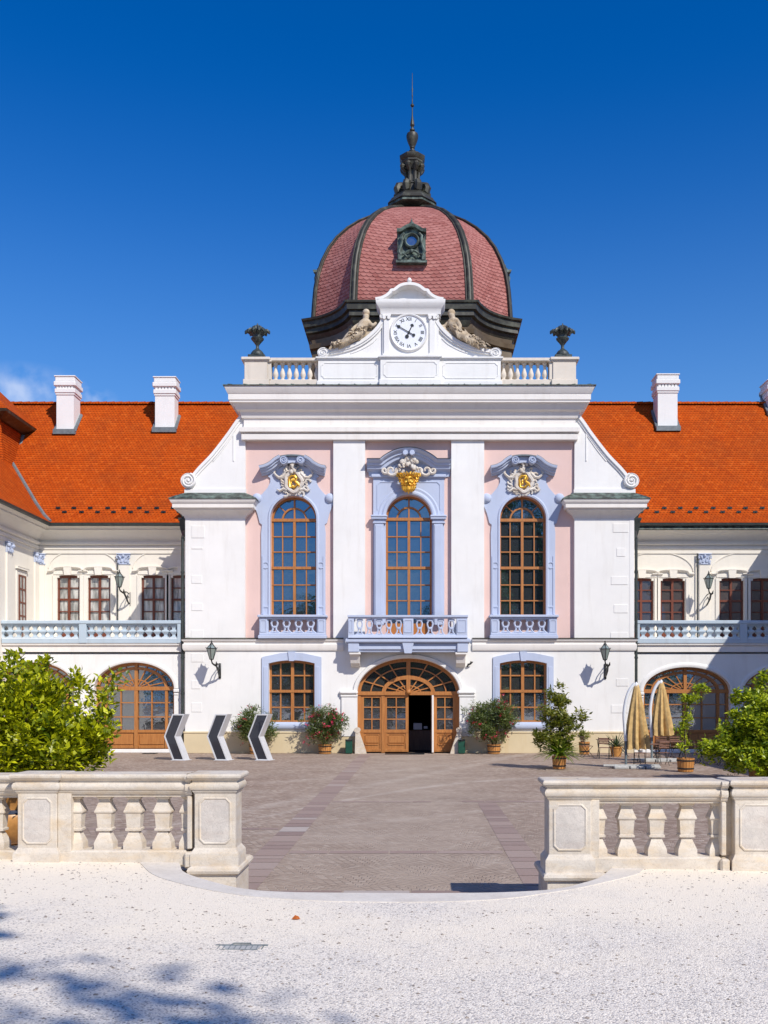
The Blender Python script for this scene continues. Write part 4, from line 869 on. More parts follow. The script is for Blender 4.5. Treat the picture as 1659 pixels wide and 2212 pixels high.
# ---- middle window surround
def mid_surround(win):
    cx = WIN[1][0]; X = lambda p: FX(p); Y1 = YP-0.10; hw = MM(50)
    m_ = MB()
    full = [(X(806), FZ(1345)), (X(806), FZ(1030)), (X(960), FZ(1030)), (X(960), FZ(1345))]
    inn = [(cx+hw, FZ(1345))]+arc(cx, FZ(1117), hw, hw, 0, 180, 28)+[(cx-hw, FZ(1345))]
    poly = full+inn; n = len(poly)
    m_.add([(a, Y1, b) for a, b in poly], [tuple(range(n))]); m_.add([(a, Y1, b) for a, b in poly]+[(a, YP+0.02, b) for a, b in poly], [(i, (i+1) % n, (i+1) % n+n, i+n) for i in range(n)])
    m_.sweep([(a, Y1, b) for a, b in arc(cx, FZ(1117), hw, hw, 180, 0, 28)], [(0, -0.03), (0.05, -0.06), (0.12, -0.06), (0.2, -0.01), (0.30, -0.03), (0.36, 0.0), (0, 0)], U=(0, 1, 0), flip=False)
    fr = [(X(815), FZ(1100)), (X(815), FZ(1046)), (X(821), FZ(1040)), (X(860), FZ(1040))]
    m_.sweep([(a, Y1, b) for a, b in fr], [(-0.02, -0.025), (0.02, -0.025), (0.02, 0), (-0.02, 0)], U=(0, 1, 0)); m_.sweep([(2*cx-a, Y1, b) for a, b in fr], [(-0.02, -0.025), (0.02, -0.025), (0.02, 0), (-0.02, 0)], U=(0, 1, 0))
    for s_ in (-1, 1):
        a0, a1 = (806, 832) if s_ < 0 else (934, 960)
        m_.bbox(X(a0)+0.05, X(a1)-0.06, Y1-0.14, Y1+0.01, FZ(1350), FZ(1130), 0.02); m_.bbox(X(a0)+0.10, X(a1)-0.14, Y1-0.17, Y1-0.12, FZ(1350), FZ(1134), 0.012)
        m_.bbox(X(a0)-0.02, X(a1)+0.03, Y1-0.18, Y1+0.01, FZ(1131), FZ(1127), 0.02); m_.bbox(X(a0)-0.08, X(a1)+0.07, Y1-0.24, Y1+0.01, FZ(1122), FZ(1118), 0.015); m_.bbox(X(a0)-0.10, X(a1)+0.10, Y1-0.27, Y1+0.01, FZ(1117.8), FZ(1113), 0.03)
        m_.bbox(X(a0)+0.02, X(a1)-0.02, Y1-0.15, Y1+0.01, FZ(1127), FZ(1122), 0.01)
    m_.bbox(X(802), X(964), YP-0.22, YP, FZ(1030.5), FZ(1024), 0.02)
    sub(m_, 'surround', 'blue', win, 30)
    p_ = MB()
    cv = [(X(793), FZ(1003)), (X(824), FZ(1003))]+[(c[0], c[1]) for c in catmull([(X(826), FZ(1002), 0), (X(836), FZ(994), 0), (X(852), FZ(985), 0), (X(868), FZ(980), 0), (X(883), FZ(978.5), 0), (X(898), FZ(980), 0), (X(914), FZ(985), 0), (X(930), FZ(994), 0), (X(940), FZ(1002), 0)], 4)]+[(X(942), FZ(1003)), (X(973), FZ(1003))]
    pr = [(-0.30, 0.02), (-0.30, -0.10), (-0.22, -0.30), (-0.08, -0.34), (-0.07, -0.42), (0.02, -0.44), (0.03, -0.50), (0.12, -0.60), (0.16, -0.60), (0.16, 0.05), (-0.3, 0.05)]
    p_.sweep([(a, YP, b) for a, b in cv], pr, U=(0, 1, 0)); 
    p_.add([(a, YP-0.06, b-0.2) for a, b in cv]+[(X(973), YP-0.06, FZ(1028)), (X(793)+0.1, YP-0.06, FZ(1028))], [tuple(range(len(cv)+2))])
    for s_ in (-1, 1):
        c0 = (cx+s_*0.15, FZ(982)); disc(p_, c0[0], c0[1], [(0.10, YP-0.62), (0.12, YP-0.58), (0.12, YP-0.3)], 16)
    sub(p_, 'pediment', 'blue', win, 35)
    t_ = MB(); t_.sweep([(a, YP, b) for a, b in cv], [(0.163, -0.64), (0.163, 0.0), (0.20, 0.0), (0.175, -0.64)], U=(0, 1, 0)); sub(t_, 'pediment_flashing', 'copper', win, 35)
    o_ = MB(); rr = random.Random(5)
    for s_ in (-1, 1):
        for (qx, R_) in ((22, 0.22), (38, 0.26), (52, 0.16)):
            c0 = (cx+s_*MM(qx), FZ(1018)+0.02)
            o_.tube([(c0[0]+s_*R_*(1-0.8*u)*cos(3+u*7), YP-0.28, c0[1]+R_*(1-0.8*u)*sin(3+u*7)) for u in [j/15 for j in range(16)]], [0.075*(1-0.4*j/15) for j in range(16)], 6)
    for k in range(22):
        a = rr.uniform(0.15, 2.99); R_ = rr.uniform(0.15, 0.42); o_.ball((cx+R_*cos(a)*1.1, YP-0.36+rr.uniform(-0.05, 0.05), FZ(1016)+R_*sin(a)*1.3), rr.uniform(0.06, 0.11), 7)
    for k in range(9):
        a = pi*(k+0.5)/9; o_.tube([(cx+0.1*cos(a), YP-0.34, FZ(1003)+0.05*sin(a)), (cx+0.26*cos(a), YP-0.40, FZ(1003)+0.32*sin(a))], [0.03, 0.07], 6)
    sub(o_, 'shell_ornament', 'ornament', win, 50)
    g_ = MB(); zc_ = FZ(1043); yf = YP-0.34
    g_.ball((cx, yf, zc_), 0.30, 14, 0.95, 0.75, 1.25)                                   # face
    g_.tube([(cx, yf-0.22, zc_+0.12), (cx, yf-0.33, zc_-0.06), (cx, yf-0.22, zc_-0.09)], [0.03, 0.06, 0.04], 6)   # nose
    for s_ in (-1, 1):
        g_.tube([(cx+s_*0.03, yf-0.22, zc_+0.12), (cx+s_*0.12, yf-0.24, zc_+0.17), (cx+s_*0.21, yf-0.15, zc_+0.11)], [0.03, 0.045, 0.02], 6)   # brow
        g_.ball((cx+s_*0.13, yf-0.18, zc_-0.04), 0.075, 8); g_.tube([(cx+s_*0.02, yf-0.25, zc_-0.13), (cx+s_*0.12, yf-0.24, zc_-0.17), (cx+s_*0.2, yf-0.14, zc_-0.12)], [0.035, 0.045, 0.015], 6)
        for k in range(6):                                                               # curls of hair and beard
            z = zc_+0.30-k*0.125; w_ = 0.50-0.055*k-(0.03 if k % 2 else 0)
            g_.tube([(cx+s_*(w_-0.16), yf-0.02, z), (cx+s_*w_, yf-0.08, z+0.05), (cx+s_*(w_+0.02), yf-0.10, z-0.05), (cx+s_*(w_-0.07), yf-0.12, z-0.08), (cx+s_*(w_-0.08), yf-0.12, z)], [0.05, 0.06, 0.05, 0.045, 0.02], 6)
        for u in (0.05, 0.14, 0.22): g_.tube([(cx+s_*u, yf-0.20, zc_-0.22), (cx+s_*(u+0.03), yf-0.20, zc_-0.34), (cx+s_*(u*0.6), yf-0.14, zc_-0.47-0.05*(0.2-u))], [0.045, 0.055, 0.015], 6)
        for u in (0.05, 0.17, 0.29, 0.40): g_.tube([(cx+s_*u*0.8, yf-0.12, zc_+0.22), (cx+s_*u, yf-0.20, zc_+0.34), (cx+s_*(u+0.06), yf-0.16, zc_+0.46-0.2*u)], [0.05, 0.06, 0.015], 6)
    g_.tube([(cx, yf-0.18, zc_-0.20), (cx, yf-0.22, zc_-0.36), (cx, yf-0.12, zc_-0.55)], [0.05, 0.07, 0.015], 6)
    sub(g_, 'gilded_mask', 'gold', win, 50)
mid_surround(wobs[1])
# ---- ground-floor casements
def ground_window(a):
    x0, x1 = a; cx = (x0+x1)/2; y = D0+0.28; zb, zt = FZ(1561), FZ(1426)
    f = MB(); top = gw_pts(a); f_ = 0.075
    g_ = MB(); g_.add([(x0, y+0.04, zb)]+[(p[0], y+0.04, p[1]) for p in top]+[(x1, y+0.04, zb)], [tuple(range(len(top)+2))])
    for p, q in zip(top[:-1], top[1:]): f.prism([p, q, (q[0], q[1]-0.1), (p[0], p[1]-0.1)], y-0.03, y+0.06)
    f.bar((x0+0.04, zb), (x0+0.04, zt-0.1), 0.09, y-0.03, y+0.06); f.bar((x1-0.04, zb), (x1-0.04, zt-0.1), 0.09, y-0.03, y+0.06); f.bar((x0, zb+0.05), (x1, zb+0.05), 0.1, y-0.03, y+0.06)
    f.bar((cx, zb), (cx, zt), 0.13, y-0.06, y+0.06); f.bar((x0, FZ(1493)), (x1, FZ(1493)), 0.12, y-0.08, y+0.06)
    for s_ in (-1, 1): f.bar((cx+s_*(x1-x0)*0.26, zb), (cx+s_*(x1-x0)*0.26, zt-0.02), 0.06, y-0.02, y+0.05)
    for yy in (1459, 1528): f.bar((x0, FZ(yy)), (x1, FZ(yy)), 0.06, y-0.02, y+0.05)
    w = part(f, 'ground_floor_window', 'wood'); sub(g_, 'pane', 'gglass', w)
    m_ = MB(); e = MM(14.5)
    outer_ = [(x0-e, zb+0.02), (x0-e, FZ(1420)), (x0-e+0.05, FZ(1419)), (cx-0.5, FZ(1411)), (cx, FZ(1409.5)), (cx+0.5, FZ(1411)), (x1+e-0.05, FZ(1419)), (x1+e, FZ(1420)), (x1+e, zb+0.02)]
    inn = [(x1, zb+0.02)]+top[::-1]+[(x0, zb+0.02)]; poly = outer_+inn; n = len(poly)
    m_.add([(p[0], D0-0.07, p[1]) for p in poly], [tuple(range(n))]); m_.add([(p[0], D0-0.07, p[1]) for p in poly]+[(p[0], D0+0.02, p[1]) for p in poly], [(i, (i+1) % n, (i+1) % n+n, i+n) for i in range(n)])
    m_.prism([(cx-0.16, FZ(1409)+0.03), (cx+0.16, FZ(1409)+0.03), (cx+0.11, FZ(1428)), (cx-0.11, FZ(1428))], D0-0.12, D0)
    for s_ in (-1, 1): m_.bbox(cx+s_*((x1-x0)/2+0.06), cx+s_*((x1-x0)/2+0.22), D0-0.09, D0-0.05, zb+0.1, FZ(1440), 0.01)
    m_.loft([[(x_, D0-0.02-0.13*sin(t), FZ(1568)+0.17*cos(t)) for t in [pi*k/8 for k in range(9)]] for x_ in (x0-0.02, x1+0.02)], closed=False)
    m_.box(x0-0.02, x1+0.02, D0-0.02, D0+0.3, FZ(1576), FZ(1560.5))
    sub(m_, 'surround', 'blue', w, 30)
ground_window(gwL); ground_window(gwR)
# ---- portal: white arch, imposts, oak doors with fanlight
mb = MB()
pp = arc(pcx, pz0, prx, prz, 180, 0, 40)
mb.sweep([(a, D0, b) for a, b in pp], [(-0.0, -0.06), (0.03, -0.10), (0.16, -0.10), (0.19, -0.04), (0.19, 0.0), (-0.0, 0.0)], U=(0, 1, 0))
for s_ in (-1, 1):
    xa, xb = (FX(738), FX(771.3)) if s_ < 0 else (FX(992.7), FX(1025))
    mb.box(xa, xb, D0-0.08, D0+0.3, 0.75, FZ(1505)); mb.bbox(xa-0.04, xb+0.02, D0-0.12, D0+0.3, FZ(1505), FZ(1501), 0.01); mb.bbox(xa-0.10, xb+0.03, D0-0.18, D0+0.3, FZ(1500), FZ(1491), 0.06)
part(mb, 'portal_surround', 'white', 35)
yD = D0+0.42; f = MB()
xl, xr = pcx-prx, pcx+prx
f.arcbar(pcx, pz0, prx-0.06, prz-0.06, 0, 180, 0.16, yD-0.08, yD+0.06, 40)
f.bar((xl, pz0-0.01), (xr, pz0-0.01), 0.16, yD-0.12, yD+0.08); f.bar((pcx, pz0), (pcx, pz0+prz), 0.18, yD-0.10, yD+0.06)
f.arcbar(pcx, pz0, MM(54), MM(34), 0, 180, 0.17, yD-0.09, yD+0.06, 30); f.arcbar(pcx, pz0, MM(82), MM(55), 0, 180, 0.055, yD-0.03, yD+0.05, 34); f.arcbar(pcx, pz0, MM(27), MM(16), 0, 180, 0.05, yD-0.03, yD+0.05, 20)
for a in (22, 44, 66, 114, 136, 158):
    c_, s_ = cos(radians(a)), sin(radians(a)); f.bar((pcx+MM(54)*c_, pz0+MM(34)*s_), (pcx+(prx-0.05)*c_, pz0+(prz-0.05)*s_), 0.055, yD-0.03, yD+0.05)
    f.bar((pcx+MM(6)*c_, pz0+MM(4)*s_), (pcx+MM(52)*c_, pz0+MM(33)*s_), 0.05, yD-0.03, yD+0.05)
for x in (xl+0.07, FX(827), FX(935), xr-0.07): f.bar((x, 0), (x, pz0-0.08), 0.15, yD-0.06, yD+0.06)
f.ball((pcx, yD-0.12, pz0+0.05), 0.13, 12)
door = part(f, 'portal_joinery', 'wood', 35)
gl = MB(); gl.add([(a, yD+0.03, b) for a, b in arc(pcx, pz0, prx-0.04, prz-0.04, 180, 0, 40)], [tuple(range(41))]); sub(gl, 'fanlight_pane', 'gglass', door)
def leaf(x0, x1, name='door_leaf'):
    l = MB(); zt = pz0-0.10; zl = FZ(1580)
    l.bar((x0+0.06, 0.03), (x0+0.06, zt), 0.13, yD-0.04, yD+0.04); l.bar((x1-0.06, 0.03), (x1-0.06, zt), 0.13, yD-0.04, yD+0.04)
    l.bar((x0, zt-0.05), (x1, zt-0.05), 0.12, yD-0.04, yD+0.04); l.bar((x0, zl), (x1, zl), 0.14, yD-0.05, yD+0.04)
    l.box(x0, x1, yD-0.01, yD+0.03, 0.03, zl); l.bbox(x0+0.01, x1-0.01, yD-0.05, yD, 0.03, 0.16, 0.01)
    l.bbox(x0+0.17, x1-0.17, yD-0.045, yD, 0.42, zl-0.20, 0.03); panel_frame(l, x0+0.13, x1-0.13, 0.36, zl-0.14, yD-0.01, 0.04, 0.08, 0.03)
    l.bar(((x0+x1)/2, zl), ((x0+x1)/2, zt), 0.05, yD-0.03, yD+0.03)
    for k in (1, 2): z = zl+(zt-zl)*k/3; l.bar((x0, z), (x1, z), 0.05, yD-0.03, yD+0.03)
    o = part(l, name, 'wood'); p_ = MB(); p_.add([(x0, yD+0.02, zl), (x1, yD+0.02, zl), (x1, yD+0.02, zt), (x0, yD+0.02, zt)], [(0, 1, 2, 3)]); sub(p_, 'pane', 'gglass', o)
    return o
leaf(xl+0.15, FX(826)); leaf(FX(829), FX(882)); leaf(FX(938), xr-0.15)
# the open leaf, swung outwards and seen on edge
ol = MB(); zt = pz0-0.10; ol.bbox(FX(932.5), FX(936.5), yD-0.95, yD-0.08, 0.05, zt, 0.01); part(ol, 'open_door_leaf', 'trim')
# hall behind the door
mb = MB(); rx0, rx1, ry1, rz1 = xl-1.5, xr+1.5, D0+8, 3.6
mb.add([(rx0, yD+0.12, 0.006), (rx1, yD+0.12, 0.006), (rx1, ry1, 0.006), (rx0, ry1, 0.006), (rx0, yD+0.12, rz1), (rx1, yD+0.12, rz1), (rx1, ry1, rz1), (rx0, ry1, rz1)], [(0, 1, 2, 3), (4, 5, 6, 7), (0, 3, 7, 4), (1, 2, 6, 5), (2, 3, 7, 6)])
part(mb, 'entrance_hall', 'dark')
# ---- balcony over the portal
bal = MB(); bp_ = 0.80; bx0, bx1 = FX(755), FX(1008); zf = FZ(1400)
ymid = D0-bp_
def BX(p): return PX(p, ymid)
def BZ(y): return PZ(y, ymid)
slabp = [(BX(748), D0), (BX(748), ymid-0.02), (BX(1014.5), ymid-0.02), (BX(1014.5), D0)]
bal.sweep([(x, y, BZ(1388)) for x, y in slabp], [(-0.6, 0), (0.0, 0), (0.03, 0.04), (0.03, 0.14), (-0.05, 0.20), (-0.6, 0.20)])
bal.box(BX(748)+0.02, BX(1014)-0.02, ymid+0.3, D0+0.2, BZ(1388)+0.005, BZ(1388)+0.19)
bal.sweep([(BX(753), D0, BZ(1408)), (BX(753), ymid+0.12, BZ(1408)), (BX(1010), ymid+0.12, BZ(1408)), (BX(1010), D0, BZ(1408))], [(-0.55, 0), (-0.08, 0), (-0.05, 0.1), (0.0, 0.12), (0.0, 0.30), (-0.04, 0.40), (-0.55, 0.40)])
bal.box(BX(753)+0.05, BX(1010)-0.05, ymid+0.3, D0+0.05, BZ(1400), BZ(1388))
for a, b in ((754, 773), (990, 1009)): bal.bbox(BX(a)-0.05, BX(b)+0.05, ymid+0.02, D0, BZ(1408.5), BZ(1387.5), 0.02)
bal.prism([(BX(869), BZ(1388)), (BX(894), BZ(1388)), (BX(889), BZ(1411)), (BX(874), BZ(1411))], ymid-0.0, D0)
B = part(bal, 'balcony', 'blue', 30)
con = MB()
for a, b in ((756, 776), (986, 1006)):
    side = [(D0, BZ(1409)-0.0), (ymid+0.12, BZ(1409)), (ymid+0.12, BZ(1414)), (ymid+0.22, BZ(1418)), (ymid+0.35, BZ(1432)), (D0-0.12, BZ(1440)), (D0, BZ(1440))]
    o0 = len(con.v); n = len(side)
    con.add([(BX(a), y, z) for y, z in side]+[(BX(b), y, z) for y, z in side], [tuple(range(n)), tuple(range(2*n-1, n-1, -1))]+[(i, i+n, (i+1) % n+n, (i+1) % n) for i in range(n)])
    con.bbox(BX(a)-0.05, BX(b)+0.05, ymid+0.06, D0, BZ(1414), BZ(1408.6), 0.02)
split_build(con, 'bracket', 'trim', B, (0, 0, 0), lambda c: c.x > AX)
rl = MB()
rp = [(BX(757), D0), (BX(757), ymid), (BX(1005), ymid), (BX(1005), D0)]
rl.sweep([(x, y, BZ(1336)) for x, y in rp], [(-0.18, 0), (0.05, 0), (0.12, 0.06), (0.12, 0.14), (-0.18, 0.16)])
rl.sweep([(x, y, BZ(1378)) for x, y in rp], [(-0.17, 0), (0.10, 0), (0.08, 0.08), (0.03, 0.14), (-0.15, 0.14)])
for a, b in ((752, 764.5), (870.5, 893), (986, 1009.5)):
    rl.bbox(BX(a), BX(b), ymid-0.06, ymid+0.2, BZ(1376), BZ(1336), 0.01); panel_frame(rl, BX(a)+0.06, BX(b)-0.06, BZ(1366), BZ(1340), ymid-0.06, 0.03, 0.02)
for x in (BX(757), BX(1005)): rl.bbox(x-0.1, x+0.1, D0-0.2, D0, BZ(1376), BZ(1336), 0.01)
sub(rl, 'balcony_rail', 'blue', B, 30)
for i in range(5): b_ = MB(); strapwork(b_, BX(777+i*21), ymid+0.05, BZ(1373), BZ(1337), MM(10.5)); sub(b_, 'openwork_baluster', 'blue', B, 40)
for i in range(4): b_ = MB(); strapwork(b_, BX(906+i*23), ymid+0.05, BZ(1373), BZ(1337), MM(11)); sub(b_, 'openwork_baluster', 'blue', B, 40)
# balcony window lower part (door panels behind the rail)
mb = MB(); mb.box(WIN[1][0]-WIN[1][1], WIN[1][0]+WIN[1][1], YP+0.3, YP+0.42, zS, FZ(1345)); part(mb, 'balcony_door_panel', 'wood')
# ================================================================== DOME
DX, DY = -0.34, 49.7
def plan(w, c, sag=0.0, n=4):
    """square of half-width w with corners cut back by c; the cut faces are hollowed by sag"""
    P_ = []
    cor = [((w, -w+c), (w-c, -w)), ((-w+c, -w), (-w, -w+c)), ((-w, w-c), (-w+c, w)), ((w-c, w), (w, w-c))]
    for (a, b) in cor:
        mx, my = (a[0]+b[0])/2, (a[1]+b[1])/2; l = sqrt(mx*mx+my*my) or 1
        for k in range(n+1):
            t = k/n; x, y = a[0]+(b[0]-a[0])*t, a[1]+(b[1]-a[1])*t; s_ = sag*4*t*(1-t)*(w/5)
            P_.append((DX+x-mx/l*s_, DY+y-my/l*s_))
    return P_
zD0 = 20.75
DP = [(0.0, 1.005), (0.4, 1.0), (0.9, 0.993), (1.5, 0.982), (2.2, 0.958), (2.9, 0.915), (3.6, 0.853), (4.2, 0.776), (4.8, 0.67), (5.3, 0.555), (5.75, 0.42), (6.1, 0.29), (6.35, 0.19)]
DW, DC = 4.72, 2.05
mb = MB(); mb.loft([[(x, y, zD0+z) for x, y in plan(DW*s_, DC*s_, 0.12)] for z, s_ in DP], cap0=False)
dome = part(mb, 'dome', 'dome')
# copper hip ribs on the eight edges
for (sx, sy) in [(a, b) for a in (-1, 1) for b in (-1, 1)]:
    for v in (0, 1):
        pts = []
        for z, s_ in DP:
            w, c = DW*s_, DC*s_; x, y = (w, w-c) if v else (w-c, w); pts.append((DX+sx*x*1.004, DY+sy*y*1.004, zD0+z+0.02))
        m_ = MB(); m_.tube(pts, [0.125*(0.55+0.45*s_) for z, s_ in DP], 8)
        for dd in (-1, 1):
            q = [(p[0]+(0.15*dd if not v else 0)*(0.5+0.5*DP[i][1]), p[1]+(0.15*dd if v else 0)*(0.5+0.5*DP[i][1]), p[2]) for i, p in enumerate(pts)]
            m_.tube(q, 0.045, 5)
        sub(m_, 'hip_rib', 'copper', dome, 60)
# drum: hollow-curved copper skirt below the dome and its cornice
m_ = MB()
dr = [(15.9, 5.30), (17.2, 5.12), (18.0, 4.97), (18.7, 4.84), (19.2, 4.80), (19.25, 4.92), (19.45, 4.95), (19.5, 4.82), (19.7, 4.84)]
m_.loft([[(x, y, z) for x, y in plan(w, 2.05, 0.34, 6)] for z, w in dr], cap0=False)
part(m_, 'dome_drum', 'bronze', 25)
m_ = MB()
dr = [(19.6, 4.86), (19.7, 4.93), (19.95, 5.0), (20.0, 5.12), (20.22, 5.10), (20.26, 5.20), (20.50, 5.22), (20.55, 5.29), (20.64, 5.31), (20.80, 4.75)]
m_.loft([[(x, y, z) for x, y in plan(w, 2.05+0.2, 0.40, 8)] for z, w in dr], cap0=False)
part(m_, 'dome_cornice', 'copper', 25)
# drum window hoods hinted by raised bands
m_ = MB()
for z, w in ((18.9, 4.9),):
    for s_ in (-1, 1):
        m_.sweep([(DX+s_*1.9, DY-w+0.02, 17.4), (DX+s_*1.9, DY-w+0.02, 19.0), (DX+s_*3.0, DY-w+0.02, 19.1)], [(-0.05, -0.18), (0.05, -0.18), (0.05, 0.1), (-0.05, 0.1)], U=(0, 1, 0))
part(m_, 'drum_band', 'bronze')
# lantern
LZ = lambda y: CAMZ+(1508-y)*DY/2100
LW = lambda px: px*DY/2100
lan = MB()
def octa(mb, prof, rot=pi/8, n=8): mb.lathe([(r/cos(pi/8), z) for r, z in prof], (DX, DY, 0), n, rot)
octa(lan, [(LW(52), LZ(449)), (LW(46), LZ(441)), (LW(44), LZ(437)), (LW(39), LZ(434)), (LW(40), LZ(431)), (LW(29), LZ(428)), (LW(28), LZ(426)), (LW(17), LZ(424))])
octa(lan, [(LW(17.5), LZ(425)), (LW(16.5), LZ(404)), (LW(18), LZ(403)), (LW(18), LZ(401)), (LW(13), LZ(399)), (LW(12), LZ(372)), (LW(16), LZ(369))])
octa(lan, [(LW(15), LZ(371)), (LW(19), LZ(360)), (LW(20), LZ(357)), (LW(22), LZ(355)), (LW(22), LZ(352)), (LW(25), LZ(349)), (LW(27), LZ(344)), (LW(27), LZ(342)), (LW(14), LZ(338)), (LW(9), LZ(333)), (LW(7), LZ(331))])
for k in range(8):
    a = 2*pi*k/8+pi/8; c_, s_ = cos(a), sin(a)
    def R(px, y): return (DX+LW(px)*c_, DY+LW(px)*s_, LZ(y))
    lan.tube([R(14, 399), R(17, 400), R(20, 404), R(22, 410)], 0.09, 6)
    lan.tube([R(26, 424), R(33, 422), R(35, 415), R(32, 408), R(25, 405), R(20, 409), R(22, 415), R(26, 414)], [0.16, 0.2, 0.2, 0.18, 0.15, 0.12, 0.1, 0.07], 7)
    lan.tube([R(16, 399), R(14, 388), R(15, 376), R(21, 368), R(23, 360)], [0.10, 0.08, 0.09, 0.13, 0.14], 6)
    lan.ball(R(22, 364), 0.16, 7)
ln = sub(lan, 'lantern', 'copper', dome, 30)
fin = MB()
fin.lathe([(LW(w), LZ(y)) for w, y in [(7, 332), (8, 330), (8, 327), (4.5, 325), (4, 322), (5.5, 320.5), (5.5, 318), (7, 315), (10, 308), (12.5, 300), (13, 293), (12, 290), (8, 288), (3.5, 286.5), (3, 284), (5.5, 282.5), (5.5, 280), (2.5, 278), (2.5, 275), (5, 271), (3.5, 262), (2.2, 256), (1.3, 248), (1.0, 232), (3.8, 229.5), (4.0, 227), (1.2, 224), (0.9, 210), (1.5, 207), (0.8, 203), (1.4, 193), (0.8, 190), (0.5, 158)]], (DX, DY, 0), 12)
sub(fin, 'finial', 'copper', dome, 30)
m_ = MB()
m_.lathe([(LW(54), LZ(455)), (LW(53), LZ(448)), (LW(44), LZ(440))], (DX, DY, 0), 8, pi/8)
sub(m_, 'lantern_skirt', 'patina', dome)
# round-windowed dormers
def dormer(ang):
    e = MB(); g_ = MB(); zc_ = 23.52; w = 0.66; yf = -4.85
    T = Matrix.Rotation(ang, 4, 'Z'); base = len(e.v)
    e.prism([(-w, zc_-0.98), (w, zc_-0.98), (w*0.98, zc_+0.42), (0.45, zc_+0.50), (0, zc_+0.62), (-0.45, zc_+0.50), (-w*0.98, zc_+0.42)], yf+0.08, yf+1.6)
    cv = [(c[0], c[1]) for c in catmull([(-0.68, zc_+0.45, 0), (-0.48, zc_+0.46, 0), (-0.25, zc_+0.60, 0), (0, zc_+0.68, 0), (0.25, zc_+0.60, 0), (0.48, zc_+0.46, 0), (0.68, zc_+0.45, 0)], 3)]
    e.sweep([(a, yf, b) for a, b in cv], [(-0.05, -0.12), (0.05, -0.16), (0.08, -0.16), (0.08, 1.4), (-0.05, 1.4)], U=(0, 1, 0))
    rgp = [(0.30*cos(t), yf, zc_+0.02+0.30*sin(t)) for t in [2*pi*k/24 for k in range(24)]]
    e.sweep(rgp, [(-0.06, -0.05), (0.0, -0.11), (0.06, -0.05), (0.06, 0.1), (-0.06, 0.1)], U=(0, 1, 0), closed=True)
    e.box(-0.72, 0.72, yf-0.06, yf+0.3, zc_-1.0, zc_-0.88); 
    for s_ in (-1, 1):
        e.tube([(s_*x_, yf-0.04, zc_+z_) for x_, z_ in [(0.34, 0.36), (0.46, 0.22), (0.44, -0.05), (0.52, -0.28), (0.60, -0.5), (0.50, -0.68), (0.40, -0.6)]], [0.06, 0.08, 0.06, 0.07, 0.09, 0.08, 0.05], 6)
        e.tube([(s_*x_, yf-0.05, zc_+z_) for x_, z_ in [(0.05, -0.45), (0.2, -0.5), (0.34, -0.62), (0.2, -0.76), (0.08, -0.68)]], 0.055, 6); e.bbox(s_*0.46, s_*0.64, yf-0.1, yf+0.2, zc_-0.9, zc_-0.62, 0.02)
    e.lathe([(0.05, 0.6), (0.05, 0.72), (0.12, 0.78), (0.13, 0.86), (0.05, 0.94), (0.02, 1.08)], (0, yf+0.1, zc_), 10)
    e.ball((0, yf-0.05, zc_-0.48), 0.10, 8)
    disc(g_, 0, zc_+0.02, [(0.26, yf+0.03), (0.26, yf+0.06)], 20)
    for q in (e, g_): q.v = [tuple(T @ Vector(p)+Vector((DX, DY, 0))) for p in q.v]
    d = sub(e, 'dormer', 'patina' , dome, 40); p_ = g_.build('dormer_pane', 'glass', dome)
    return d
dormer(0); dormer(pi/2); dormer(-pi/2)

